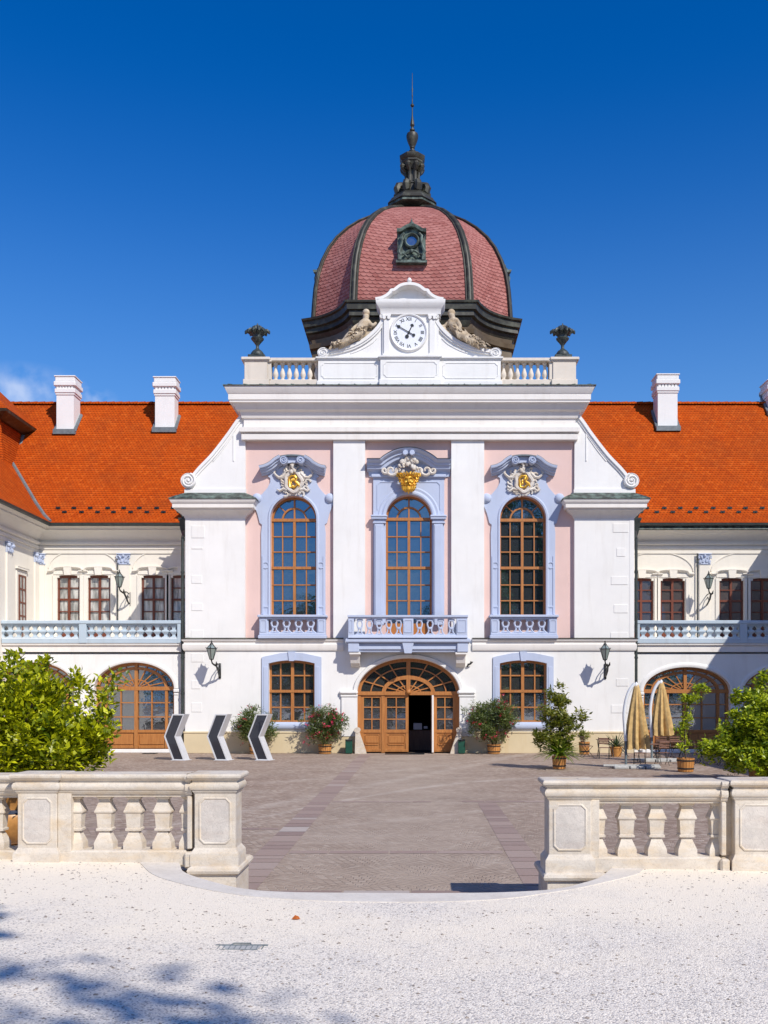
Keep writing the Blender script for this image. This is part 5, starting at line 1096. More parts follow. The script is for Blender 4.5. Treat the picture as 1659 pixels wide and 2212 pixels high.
# ================================================================== WINGS
DWALL = 47.5; zCap = PZ(1196, DWALL); YT = 43.35          # upper wall distance, bottom of entablature, terrace front
XSL = PX(83, DWALL); XSR = 18.5                            # inner faces of the projecting side wings
zFl = 4.92                                                 # terrace floor
eaveY = DWALL-0.9; zEave = PZ(1130, eaveY); K = 1.2       # roof pitch
def warch(x0, x1, zt, r_=0.10):                            # slightly arched head with clipped corners
    return [(x0, zt-r_), (x0+r_, zt-r_), (x0+r_, zt)]+[(x0+r_+(x1-x0-2*r_)*t, zt+0.04*(1-(2*t-1)**2)) for t in (0.25, 0.5, 0.75)]+[(x1-r_, zt), (x1-r_, zt-r_), (x1, zt-r_)]
def wing(side):
    sgn = -1 if side == 'L' else 1
    if side == 'L':
        wx = [(123, 171.5), (189.5, 238), (305, 356), (369, 417)]; X0, X1 = XSL, XL+0.3; ztop = PZ(1243.5, DWALL); wmat = 'cglass'
        arches = [(290, 87, 1487, 1431), (75, 87, 1487, 1431)]; gx0, gx1 = -21.0, XL-0.02
    else:
        wx = [(1360, 1412), (1427, 1480), (1554, 1607), (1622, 1675)]; X0, X1 = XR-0.3, XSR; ztop = PZ(1250, DWALL); wmat = 'dglass'
        arches = [(1484, 95, 1493, 1441), (1700, 95, 1493, 1441)]; gx0, gx1 = XR+0.02, 21.0
    wins = [(PX(a, DWALL), PX(b, DWALL)) for a, b in wx]
    mb = MB(); wall_open(mb, X0, X1, zFl-0.05, zEave+0.1, DWALL, [(zFl+0.12, warch(a, b, ztop)) for a, b in wins], 0.25)
    w_ = part(mb, 'wing_upper_wall', 'cream')
    for k, (a, b) in enumerate(wins):
        f = MB(); y = DWALL+0.16; cx = (a+b)/2; zb = zFl+0.12
        f.bar((a+0.04, zb), (a+0.04, ztop), 0.09, y-0.03, y+0.06); f.bar((b-0.04, zb), (b-0.04, ztop), 0.09, y-0.03, y+0.06); f.bar((a, ztop-0.03), (b, ztop-0.03), 0.14, y-0.03, y+0.06)
        f.bar((cx, zb), (cx, ztop), 0.11, y-0.05, y+0.06)
        H = ztop-PZ(1340, DWALL)
        for t, w in ((0.27, 0.05), (0.53, 0.10), (0.80, 0.05)): f.bar((a, ztop-H*t), (b, ztop-H*t), w, y-0.04, y+0.05)
        f.box(a, b, y-0.01, y+0.05, zb, zb+0.6)
        o = part(f, 'wing_window', 'wood2'); g_ = MB(); g_.add([(a, y+0.03, zb), (b, y+0.03, zb), (b, y+0.03, ztop), (a, y+0.03, ztop)], [(0, 1, 2, 3)]); sub(g_, 'pane', wmat, o)
        h = MB()                                           # moulded surround with keystone
        for s_, e in ((-1, a), (1, b)): h.bbox(e+s_*0.03, e+s_*0.20, DWALL-0.05, DWALL+0.01, zb, ztop+0.02, 0.01)
        cvh = catmull([(a-0.42, ztop+0.20, 0), (a-0.18, ztop+0.22, 0), (a-0.02, ztop+0.36, 0), (cx, ztop+0.40, 0), (b+0.02, ztop+0.36, 0), (b+0.18, ztop+0.22, 0), (b+0.42, ztop+0.20, 0)], 4)
        h.sweep([(p[0], DWALL, p[1]) for p in cvh], [(-0.05, 0), (-0.05, -0.06), (0.01, -0.15), (0.05, -0.15), (0.05, 0)], U=(0, 1, 0))
        h.bbox(a-0.16, b+0.16, DWALL-0.04, DWALL+0.01, ztop+0.05, ztop+0.22, 0.01)
        h.prism([(cx-0.20, ztop+0.42), (cx+0.20, ztop+0.42), (cx+0.15, ztop+0.02), (cx-0.15, ztop+0.02)], DWALL-0.14, DWALL)
        sub(h, 'window_surround', 'cream', o, 30)
    # blind arches over each pair
    m_ = MB()
    for i in (0, 2):
        a, b = wins[i][0]-0.4, wins[i+1][1]+0.4; cx = (a+b)/2; rx = (b-a)/2
        m_.sweep([(p[0], DWALL, p[1]) for p in arc(cx, ztop+0.32, rx, 0.98, 178, 2, 26)], [(-0.02, 0), (-0.02, -0.04), (0.03, -0.04), (0.03, 0)], U=(0, 1, 0))
    part(m_, 'blind_arch', 'cream')
    # pilasters with grey-blue capitals
    caps = [(254.5, 282), (68, 98)] if side == 'L' else [(1508, 1534), (1712, 1740)]
    for a, b in caps:
        xa, xb = PX(a, DWALL), PX(b, DWALL)
        p_ = MB(); p_.bbox(xa+0.03, xb-0.03, DWALL-0.09, DWALL+0.01, zFl, zCap-0.5, 0.01); p_.bbox(xa-0.04, xb+0.04, DWALL-0.13, DWALL+0.01, zFl, zFl+0.5, 0.02)
        o = part(p_, 'wing_pilaster', 'cream'); c_ = MB(); cx = (xa+xb)/2; w = (xb-xa)/2
        zt = zCap-0.005
        c_.bbox(xa-0.03, xb+0.03, DWALL-0.18, DWALL, zt-0.05, zt, 0.01)
        c_.loft([[(cx-w*k, DWALL-0.08-0.05*k, z), (cx+w*k, DWALL-0.08-0.05*k, z), (cx+w*k, DWALL, z), (cx-w*k, DWALL, z)] for z, k in ((zt-0.5, 0.82), (zt-0.3, 0.80), (zt-0.15, 0.85), (zt-0.05, 1.0))])
        for s_ in (-1, 1):
            c_.tube([(cx+s_*w*u, DWALL-0.16, zt-z) for u, z in [(0.4, 0.26), (0.7, 0.12), (1.0, 0.12), (1.02, 0.24), (0.82, 0.24)]], 0.04, 6)
            for u, z in ((0.75, 0.40), (0.3, 0.36)): c_.ball((cx+s_*w*u, DWALL-0.13, zt-z), 0.075, 7, 1, 0.7, 1.5)
        c_.ball((cx, DWALL-0.16, zt-0.12), 0.07, 8); c_.bbox(xa-0.01, xb+0.01, DWALL-0.13, DWALL, zt-0.54, zt-0.49, 0.01)
        sub(c_, 'capital', 'blue', o, 40)
    # entablature and eaves cornice, mitred round into the side wing
    ep = [(0, 0), (0.05, 0), (0.05, 0.16), (0.02, 0.19), (0.09, 0.22), (0.09, 0.36), (0.03, 0.40), (0.16, 0.46), (0.17, 0.56), (0.06, 0.60), (0.06, 0.66), (0.22, 0.86), (0.42, 1.02), (0.62, 1.10), (0.62, 1.18), (0.80, 1.32), (0.82, 1.38), (0, 1.38)]
    sc_ = (zEave-0.02-zCap)/1.38; ep = [(a, b*sc_) for a, b in ep]
    m_ = MB(); g_ = MB()
    path = [(XSL, 20, 0), (XSL, DWALL, 0), (XL+0.3, DWALL, 0)] if side == 'L' else [(XR-0.3, DWALL, 0), (XSR, DWALL, 0), (XSR, 20, 0)]
    m_.sweep([(p[0], p[1], zCap) for p in path], ep); part(m_, 'wing_cornice', 'cream', 30)
    gp = [(0.80, -0.10), (0.84, -0.15), (0.92, -0.16), (0.98, -0.12), (1.0, -0.02), (0.96, -0.02), (0.95, -0.09), (0.92, -0.12), (0.86, -0.11), (0.84, -0.02), (0.80, -0.02)]
    g_.sweep([(p[0], p[1], zEave+0.02) for p in path], gp); 
    gu = part(g_, 'gutter', 'gutter', 40)
    if side == 'R':
        q = MB(); q.sweep([(p[0], p[1], zEave-0.30) for p in path], [(0.70, 0), (0.86, 0.02), (0.80, 0.27), (0.70, 0.27)]); part(q, 'eaves_flashing', 'patina')
    # side wing: wall, one window, pilasters
    xs = XSL if side == 'L' else XSR; dx = 0.3*sgn
    s = MB(); s.box(xs, xs+6*sgn, 22, DWALL+6, 0, zEave-0.02)
    part(s, 'side_wing_wall', 'cream')
    if side == 'L':
        q = MB(); g2 = MB(); ya, yb = 45.05, 45.75; zt = PZ(1243, 45.4)
        q.box(xs-0.02, xs+0.05, ya-0.22, yb+0.22, zFl, zt+0.25); q.sweep([(xs+0.02, yb+0.3, zt+0.25), (xs+0.02, ya-0.3, zt+0.25)], [(0, 0), (0.08, 0), (0.14, 0.10), (0, 0.12)], flip=True); q.box(xs-0.02, xs+0.14, ya-0.28, yb+0.28, zt+0.25, zt+0.33)
        for y_ in (43.95, 47.15):
            q.bbox(xs, xs+0.09, y_-0.25, y_+0.25, zFl, zCap-0.5, 0.01)
        part(q, 'side_wing_trim', 'cream')
        q = MB(); q.box(xs+0.04, xs+0.075, ya, yb, zFl+0.15, zt); 
        for k in range(3): q.box(xs+0.04, xs+0.10, ya+k*(yb-ya)/2-0.04, ya+k*(yb-ya)/2+0.04, zFl+0.15, zt)
        for k in range(4): z_ = zt-0.04-k*0.62; q.box(xs+0.04, xs+0.102, ya, yb, z_-0.04, z_+0.04)
        sw = part(q, 'side_wing_window', 'wood2')
        g2.add([(xs+0.08, ya+0.04, zFl+0.2), (xs+0.08, yb-0.04, zFl+0.2), (xs+0.08, yb-0.04, zt-0.05), (xs+0.08, ya+0.04, zt-0.05)], [(0, 1, 2, 3)]); sub(g2, 'pane', 'cglass', sw)
        for y_ in (43.95, 47.15):
            c_ = MB()
            c_.bbox(xs, xs+0.18, y_-0.30, y_+0.30, zCap-0.055, zCap-0.005, 0.01); c_.bbox(xs, xs+0.12, y_-0.24, y_+0.24, zCap-0.5, zCap-0.05, 0.02)
            for u in (-0.22, 0.22): c_.ball((xs+0.16, y_+u, zCap-0.16), 0.10, 8)
            for u in (-0.2, 0, 0.2): c_.ball((xs+0.13, y_+u, zCap-0.36), 0.09, 7, 0.7, 1, 1.4)
            part(c_, 'side_wing_capital', 'blue', 40)
    # roofs
    def rz(y): return zEave+(y-eaveY)*K
    R_ = MB(); ridgeY = eaveY+6.37; xin = UL+0.15 if side == 'L' else UR-0.15; xo = -30 if side == 'L' else 30
    bell = 1.1   # flattened foot of the slope
    prof = [(eaveY-0.06, zEave+0.02), (eaveY+0.45, zEave+0.42), (eaveY+bell, zEave+1.12), (ridgeY, rz(ridgeY)), (ridgeY+7, rz(ridgeY)-8.4)]
    R_.loft([[(x, y, z) for y, z in prof] for x in ((xo, xin) if side == 'L' else (xin, xo))], False, False, closed=False)
    rf = part(R_, 'wing_roof', 'roof')
    q = MB()
    for i in range(int(abs(xo-xin)/0.42)):
        x = min(xo, xin)+i*0.42; q.loft([[(x, ridgeY+0.15*cos(t)*1.0, rz(ridgeY)-0.04+0.15*sin(t)) for t in [pi*k/6 for k in range(7)]], [(x+0.40, ridgeY+0.175*cos(t), rz(ridgeY)-0.04+0.175*sin(t)) for t in [pi*k/6 for k in range(7)]]], closed=False)
    sub(q, 'ridge_tiles', 'roof', rf)
    # snow guards: two staggered rows of little hooks
    q = MB(); rr = random.Random(9)
    xa, xb = (-17.6, XL) if side == 'L' else (XR, 17.6)
    n = int((xb-xa)/0.40)
    for i in range(n):
        x = xa+i*0.40+rr.uniform(-0.03, 0.03); yy = eaveY+(0.60 if i % 2 else 0.82); z = zEave+0.42+(yy-eaveY-0.45)*1.08
        q.box(x-0.11, x+0.11, yy-0.03, yy+0.0, z+0.02, z+0.12); q.box(x-0.02, x+0.02, yy-0.03, yy+0.3, z+0.0, z+0.06)
    sg = sub(q, 'snow_guards', 'iron', rf)
    # side wing roof (steep, foot hooked over the gutter)
    xe = (xs-0.9*sgn); q = MB()
    prof = [(xe-0.06*sgn*-1*-1, zEave+0.02), (xe+0.45*sgn, zEave+0.42), (xe+1.1*sgn, zEave+1.12), (xe+5.0*sgn, zEave+5.9), (xe+12*sgn, zEave-1)]
    q.loft([[(x, 20, z) for x, z in prof], [(x, eaveY+0.55, z) for x, z in prof[:1]]+[(prof[1][0], eaveY+0.45, prof[1][1]), (prof[2][0], eaveY+1.1, prof[2][1]), (prof[3][0], eaveY+5.0, prof[3][1]), (prof[4][0], eaveY+5, prof[4][1])]], False, False, closed=False)
    part(q, 'side_wing_roof', 'roof')
    q = MB(); q.tube([(xe-0.02*sgn, eaveY-0.02, zEave+0.06), (xe+0.45*sgn, eaveY+0.45, zEave+0.46), (xe+1.1*sgn, eaveY+1.1, zEave+1.17), (xe+5*sgn, eaveY+5, zEave+5.95)], 0.10, 6); part(q, 'valley_flashing', 'flash')
    # ground floor with arched glazed doors, carrying the terrace
    m_ = MB(); y = YT+0.12; ops = []
    for (acx, arx, ysp, ytop) in arches:
        c = PX(acx, y); rx = MM(arx)*1.0; ops.append((0.16 if side == 'L' else 0.16, arc(c, PZ(ysp, y), rx, PZ(ytop, y)-PZ(ysp, y), 180, 0, 30)))
    wall_open(m_, gx0, gx1, 0, zFl-0.5, y, ops, 0.5); part(m_, 'wing_ground_wall', 'white')
    for (acx, arx, ysp, ytop), (zb, pts) in zip(arches, ops):
        c = PX(acx, y); rx = MM(arx); rz_ = PZ(ytop, y)-PZ(ysp, y); zs = PZ(ysp, y); yd = y+0.36
        h = MB(); h.sweep([(a, y, b) for a, b in arc(c, zs, rx, rz_, 180, 0, 36)], [(0, 0), (0, -0.04), (0.08, -0.07), (0.16, -0.05), (0.20, -0.02), (0.20, 0)], U=(0, 1, 0))
        for s_ in (-1, 1):
            h.bbox(c+s_*rx, c+s_*(rx+0.20), y-0.04, y+0.02, 0.1, zs-0.2, 0.01); h.bbox(c+s_*(rx-0.02), c+s_*(rx+0.24), y-0.10, y+0.02, zs-0.18, zs-0.02, 0.03); h.bbox(c+s_*(rx-0.01), c+s_*(rx+0.21), y-0.07, y+0.02, zs-0.30, zs-0.22, 0.02)
        h.bbox(c-rx-0.1, c+rx+0.1, y-0.22, y+0.5, 0, 0.16, 0.02)
        part(h, 'arch_surround', 'white', 35)
        f = MB()
        f.arcbar(c, zs, rx-0.06, rz_-0.06, 0, 180, 0.14, yd-0.05, yd+0.05, 34); f.arcbar(c, zs, rx*0.76, rz_*0.78, 0, 180, 0.13, yd-0.06, yd+0.05, 30)
        f.bar((c-rx, zs), (c+rx, zs), 0.17, yd-0.10, yd+0.05); f.bar((c, zs), (c, zs+rz_), 0.14, yd-0.08, yd+0.05)
        f.arcbar(c, zs, rx*0.34, rz_*0.34, 0, 180, 0.05, yd-0.02, yd+0.04, 18)
        for a in (18, 36, 54, 72, 108, 126, 144, 162):
            f.bar((c+rx*0.15*cos(radians(a)), zs+rz_*0.15*sin(radians(a))), (c+rx*0.74*cos(radians(a)), zs+rz_*0.76*sin(radians(a))), 0.045, yd-0.02, yd+0.04)
            f.bar((c+rx*0.78*cos(radians(a)), zs+rz_*0.80*sin(radians(a))), (c+rx*0.97*cos(radians(a)), zs+rz_*0.97*sin(radians(a))), 0.045, yd-0.02, yd+0.04)
        zb2 = 0.16; zl = 0.95
        for u in (-0.97, -0.76, 0.76, 0.97): f.bar((c+rx*u, zb2), (c+rx*u, zs), 0.12, yd-0.05, yd+0.05)
        f.bar((c, zb2), (c, zs), 0.16, yd-0.07, yd+0.05)
        for u in (-0.39, 0.39): f.bar((c+rx*u, zl), (c+rx*u, zs), 0.055, yd-0.02, yd+0.04)
        for k in (0, 1, 2): z = zl+(zs-zl)*k/3; f.bar((c-rx*0.97, z), (c+rx*0.97, z), 0.12 if k == 0 else 0.05, yd-0.03, yd+0.04)
        f.box(c-rx*0.97, c+rx*0.97, yd-0.005, yd+0.04, zb2, zl)
        for u0, u1 in ((-0.69, -0.08), (0.08, 0.69)): f.bbox(c+rx*u0, c+rx*u1, yd-0.04, yd, zb2+0.18, zl-0.14, 0.03); f.bbox(c+rx*u0-0.03, c+rx*u1+0.03, yd-0.045, yd, zb2, zb2+0.12, 0.01)
        d_ = part(f, 'arched_glazed_door', 'wood'); g_ = MB()
        g_.add([(c-rx, yd+0.03, zb2)]+[(p[0], yd+0.03, p[1]) for p in pts]+[(c+rx, yd+0.03, zb2)], [tuple(range(len(pts)+2))]); sub(g_, 'pane', 'gglass', d_)
    # terrace slab and balustrade
    t_ = MB(); xa, xb = (XSL+0.02, XL-0.12) if side == 'L' else (XR+0.12, XSR-0.02)
    zb = PZ(1392.5, YT); zt = PZ(1340.5, YT)
    t_.box(xa-0.3, xb+0.3, YT+0.02, DWALL+0.3, zFl-0.42, zFl); t_.sweep([(xa, YT+0.1, zb-0.16), (xb, YT+0.1, zb-0.16)], [(0, 0), (0.04, 0), (0.10, 0.12), (0.16, 0.14), (0.16, 0.2), (0, 0.2)])
    t_.bbox(xa, xb, YT-0.08, YT+0.35, zb+0.02, PZ(1378, YT), 0.02)
    sl_ = part(t_, 'terrace_slab', 'trim')
    rl = MB(); rl.bbox(xa-0.02, xb+0.02, YT-0.14, YT+0.30, PZ(1348.5, YT), zt, 0.03); rl.bbox(xa, xb, YT-0.06, YT+0.22, PZ(1351, YT), PZ(1348, YT), 0.01); rl.bbox(xa, xb, YT-0.10, YT+0.27, zb+0.05, PZ(1379, YT), 0.02)
    posts = [(-30, -5), (172, 188), (384, 392)] if side == 'L' else [(1374, 1381), (1597, 1613), (1810, 1830)]
    for a, b in posts: rl.bbox(PX(a, YT), PX(b, YT), YT-0.115, YT+0.25, zb+0.065, zt-0.1, 0.01)
    r_ = part(rl, 'terrace_balustrade', 'rail', 30)
    for (a, b), (c, d) in zip(posts[:-1], posts[1:]):
        n = int(round((c-b)/18.3))
        for i in range(n):
            x = PX(b+(c-b)*(i+0.5)/n, YT)
            if x < -20.5 or x > 20: continue
            q = MB(); baluster_flat(q, x, YT+0.08, PZ(1379, YT), PZ(1350, YT)-PZ(1379, YT), 0.185); sub(q, 'terrace_baluster', 'rail', r_)
def baluster_flat(mb, x, y, z0, h, r):
    """squat baluster of square section, waisted in the middle"""
    P_ = [(0.95, 0), (0.95, 0.10), (0.45, 0.16), (0.40, 0.28), (0.85, 0.44), (1.0, 0.50), (0.85, 0.60), (0.42, 0.66), (0.50, 0.80), (0.88, 0.92), (0.88, 1.0)]
    mb.lathe([(r*a*1.25, h*b) for a, b in P_], (x, y, z0), 4, pi/4, 1.0, 0.75)
wing('L'); wing('R')
# hipped corner roof at the far left, steep sides under an overhanging cap
q = MB(); xn = -20.8
q.loft([[(xn+0.35, 48.0, 12.0), (xn+0.35, 53, 12.0), (-30, 53, 12.0), (-30, 48.0, 12.0)], [(xn-0.12, 48.35, 16.3), (xn-0.12, 52.4, 16.3), (-30, 52.4, 16.3), (-30, 48.35, 16.3)]])
tr = part(q, 'corner_roof', 'roof')
q = MB(); q.loft([[(xn+0.05, 48.2, 16.3), (xn+0.05, 52.6, 16.3), (-30, 52.6, 16.3), (-30, 48.2, 16.3)], [(xn+0.5, 47.75, 16.55), (xn+0.5, 53.0, 16.55), (-30, 53.0, 16.55), (-30, 47.75, 16.55)], [(xn+0.55, 47.7, 16.68), (xn+0.55, 53.1, 16.68), (-30, 53.1, 16.68), (-30, 47.7, 16.68)]]); sub(q, 'corner_roof_eaves', 'copper', tr)
q = MB(); q.loft([[(xn+0.56, 47.69, 16.69), (xn+0.56, 53.1, 16.69), (-30, 53.1, 16.69), (-30, 47.69, 16.69)], [(xn-1.9, 49.9, 19.2), (xn-1.9, 50.9, 19.2), (-28, 50.9, 19.2), (-28, 49.9, 19.2)]]); sub(q, 'corner_roof_cap', 'roof', tr)
q = MB(); q.tube([(xn+0.37, 47.98, 12.0), (xn-0.10, 48.33, 16.3)], 0.11, 6); sub(q, 'hip_tiles', 'roof', tr)
q = MB(); q.tube([(xn+0.35, 48.6, 12.1), (xn-0.05, 51.2, 16.25)], 0.12, 6); sub(q, 'valley_flashing', 'flash', tr)
# chimneys
rfs = {o.name.split('.')[0]+('L' if o.name == 'wing_roof' else 'R'): o for o in PAL.children if o.name.startswith('wing_roof')}
def chimney(xa, xb, ybase, zbase, ztop, dep, parent):
    c = MB(); c.box(xa, xb, ybase, ybase+dep, zbase-0.6, ztop-0.55)
    c.bbox(xa-0.04, xb+0.04, ybase-0.04, ybase+dep+0.04, ztop-0.98, ztop-0.88, 0.01); c.bbox(xa-0.08, xb+0.08, ybase-0.08, ybase+dep+0.08, ztop-0.88, ztop-0.66, 0.02)
    n = 6
    for i in range(n):                                     # smoke slots between little blocks
        for (ax, L_, o_) in (('x', xb-xa, xa), ('y', dep, ybase)):
            u0 = o_+L_*(i+0.15)/n; u1 = o_+L_*(i+0.85)/n
            if ax == 'x': c.box(u0, u1, ybase-0.05, ybase+0.05, ztop-0.66, ztop-0.52); c.box(u0, u1, ybase+dep-0.05, ybase+dep+0.05, ztop-0.66, ztop-0.52)
            else: c.box(xa-0.05, xa+0.05, u0, u1, ztop-0.66, ztop-0.52); c.box(xb-0.05, xb+0.05, u0, u1, ztop-0.66, ztop-0.52)
    c.bbox(xa-0.12, xb+0.12, ybase-0.12, ybase+dep+0.12, ztop-0.52, ztop-0.28, 0.03); c.bbox(xa-0.06, xb+0.06, ybase-0.06, ybase+dep+0.06, ztop-0.28, ztop-0.02, 0.03)
    c.bbox(xa-0.1, xb+0.1, ybase-0.1, ybase+dep+0.1, ztop-0.03, ztop+0.03, 0.01)
    o = c.build('chimney', 'white', parent)
    f = MB(); z0 = zbase
    f.prism([(xa-0.12, z0-0.16), (xb+0.12, z0-0.16), (xb+0.12, z0+0.10), (xa-0.12, z0+0.10)], ybase-0.22, ybase-0.005)
    for x_ in (xa-0.06, xb+0.06): f.tube([(x_, ybase-0.1, z0+0.0), (x_, ybase+dep, z0+0.02+dep*K)], 0.09, 5)
    f.build('chimney_flashing', 'flash', parent); return o
L_R = [o for o in PAL.children if o.name.startswith('wing_roof')]; rL = [o for o in L_R if o.name == 'wing_roof'][0]; rR = [o for o in L_R if o.name != 'wing_roof'][0]
def chim(xa_, xb_, yb_, yt_, dep, parent):
    a = (1508-yb_)/2100; t = (a*eaveY-(zEave-CAMZ))/(K-a); d = eaveY+t; z = zEave+K*t
    chimney(PX(xa_, d), PX(xb_, d), d, z, PZ(yt_, d), dep, parent)
chim(122, 159.5, 933, 813, 0.95, rL); chim(335, 377, 929, 815, 0.8, rL); chim(1421, 1463.5, 926, 809, 1.0, rR)
chimney(PX(1655, 52.8), PX(1655, 52.8)+1.1, 52.4, zEave+K*5.8, PZ(824, 52.6), 1.1, rR)
# rainwater heads and downpipes
for xp, sgn in ((394, -1), (1374.5, 1)):
    q = MB(); x = PX(xp, 43.2); y = D0+0.12
    q.tube([(x, y, 0.15), (x, y, zEave-1.3)], 0.065, 8); q.tube([(x, y, zEave-1.3), (x+0.1*sgn, y+0.6, zEave-0.9), (x+0.25*sgn, eaveY-0.3, zEave-0.45), (x+0.4*sgn, eaveY-0.15, zEave-0.15)], 0.065, 8)
    for z in (1.0, 2.6, 4.2, 6.0, 8.0): q.lathe([(0.085, 0), (0.085, 0.08)], (x, y, z), 8)
    hx = x+0.55*sgn; q.loft([[(hx-w, eaveY-0.75-w, z), (hx+w, eaveY-0.75-w, z), (hx+w, eaveY-0.75+w, z), (hx-w, eaveY-0.75+w, z)] for z, w in ((zEave-0.75, 0.08), (zEave-0.45, 0.16), (zEave-0.1, 0.19), (zEave+0.0, 0.24), (zEave+0.08, 0.24))])
    q.tube([(hx, eaveY-0.8, zEave+0.02), (hx+0.12*sgn, eaveY-0.85, zEave+0.3), (hx+0.35*sgn, eaveY-0.9, zEave+0.42)], [0.08, 0.06, 0.03], 6)
    q.tube([(hx, eaveY-0.75, zEave-0.7), (x+0.2*sgn, eaveY-1.4, zEave-1.1), (x, y, zEave-1.3)], 0.06, 8)
    part(q, 'downpipe', 'gutter', 50)
for xp in (1506, 254.5):
    q = MB(); x = PX(xp, DWALL-0.1); q.tube([(x, DWALL-0.12, zFl), (x, DWALL-0.12, zCap)], 0.028, 6); part(q, 'conductor_pipe', 'gutter')
# small bent dark rod with a short spur, by the portal
q = MB(); q.tube([(FX(1009), D0, FZ(1440)), (FX(1011), D0-0.12, FZ(1436)), (FX(1016), D0-0.16, FZ(1434)), (FX(1021), D0-0.2, FZ(1430))], [0.03, 0.05, 0.04, 0.02], 6); q.tube([(FX(1016), D0-0.16, FZ(1434)), (FX(1017), D0-0.2, FZ(1429))], 0.03, 5); part(q, 'bent_rod', 'iron')
# ================================================================== THINGS ON THE PALACE
def roof_urn(x, label):
    e = empty('roof_urn', (x, YA+0.22, zT+0.12), 0, label, 'urn', 'dark urns on the attic piers')
    m_ = MB(); k = MM(1); m_.bbox(-0.36, 0.36, -0.3, 0.3, -0.104, 0.0, 0.015); m_.build('plinth', 'slate', e)
    m_ = MB()
    m_.lathe([(16*k, 0.004), (16*k, 0.04), (13.5*k, 0.07), (13*k, 0.12), (10*k, 0.20), (5*k, 0.27), (3.2*k, 0.32), (3.2*k, 0.42), (4*k, 0.45), (8*k, 0.55), (13*k, 0.66), (13.5*k, 0.70), (10.5*k, 0.73), (10.5*k, 0.82), (12*k, 0.86), (11*k, 0.92), (5*k, 0.98), (3*k, 1.05)], n=18)
    m_.build('vase', 'slate', e, 40)
    f = MB()
    for i in range(10):
        a = 2*pi*i/10; c_, s_ = cos(a), sin(a); big = 1.0 if i % 5 in (0,) else 0.82
        f.tube([(c_*r_*k*big, s_*r_*k*big, z) for r_, z in [(8, 0.84), (14, 0.93), (20, 1.0), (24, 0.95), (25, 0.88)]], [0.08, 0.10, 0.09, 0.07, 0.03], 6)
        f.tube([(c_*r_*k, s_*r_*k, z) for r_, z in [(6, 0.9), (8, 1.02), (8, 1.12), (4, 1.20)]], [0.10, 0.09, 0.07, 0.02], 6)
    f.tube([(0, 0, 0.95), (0.02, 0, 1.12), (0, 0, 1.30)], [0.13, 0.08, 0.015], 7)
    f.build('leaf_crown', 'slate', e, 50); e.scale = (1.05, 1.05, 1.14)
roof_urn(FX(553.5), 'dark metal urn with leaf crown on the left end of the attic balustrade')
roof_urn(2*AX-FX(552.5)+MM(0), 'dark metal urn with leaf crown on the right end of the attic balustrade')
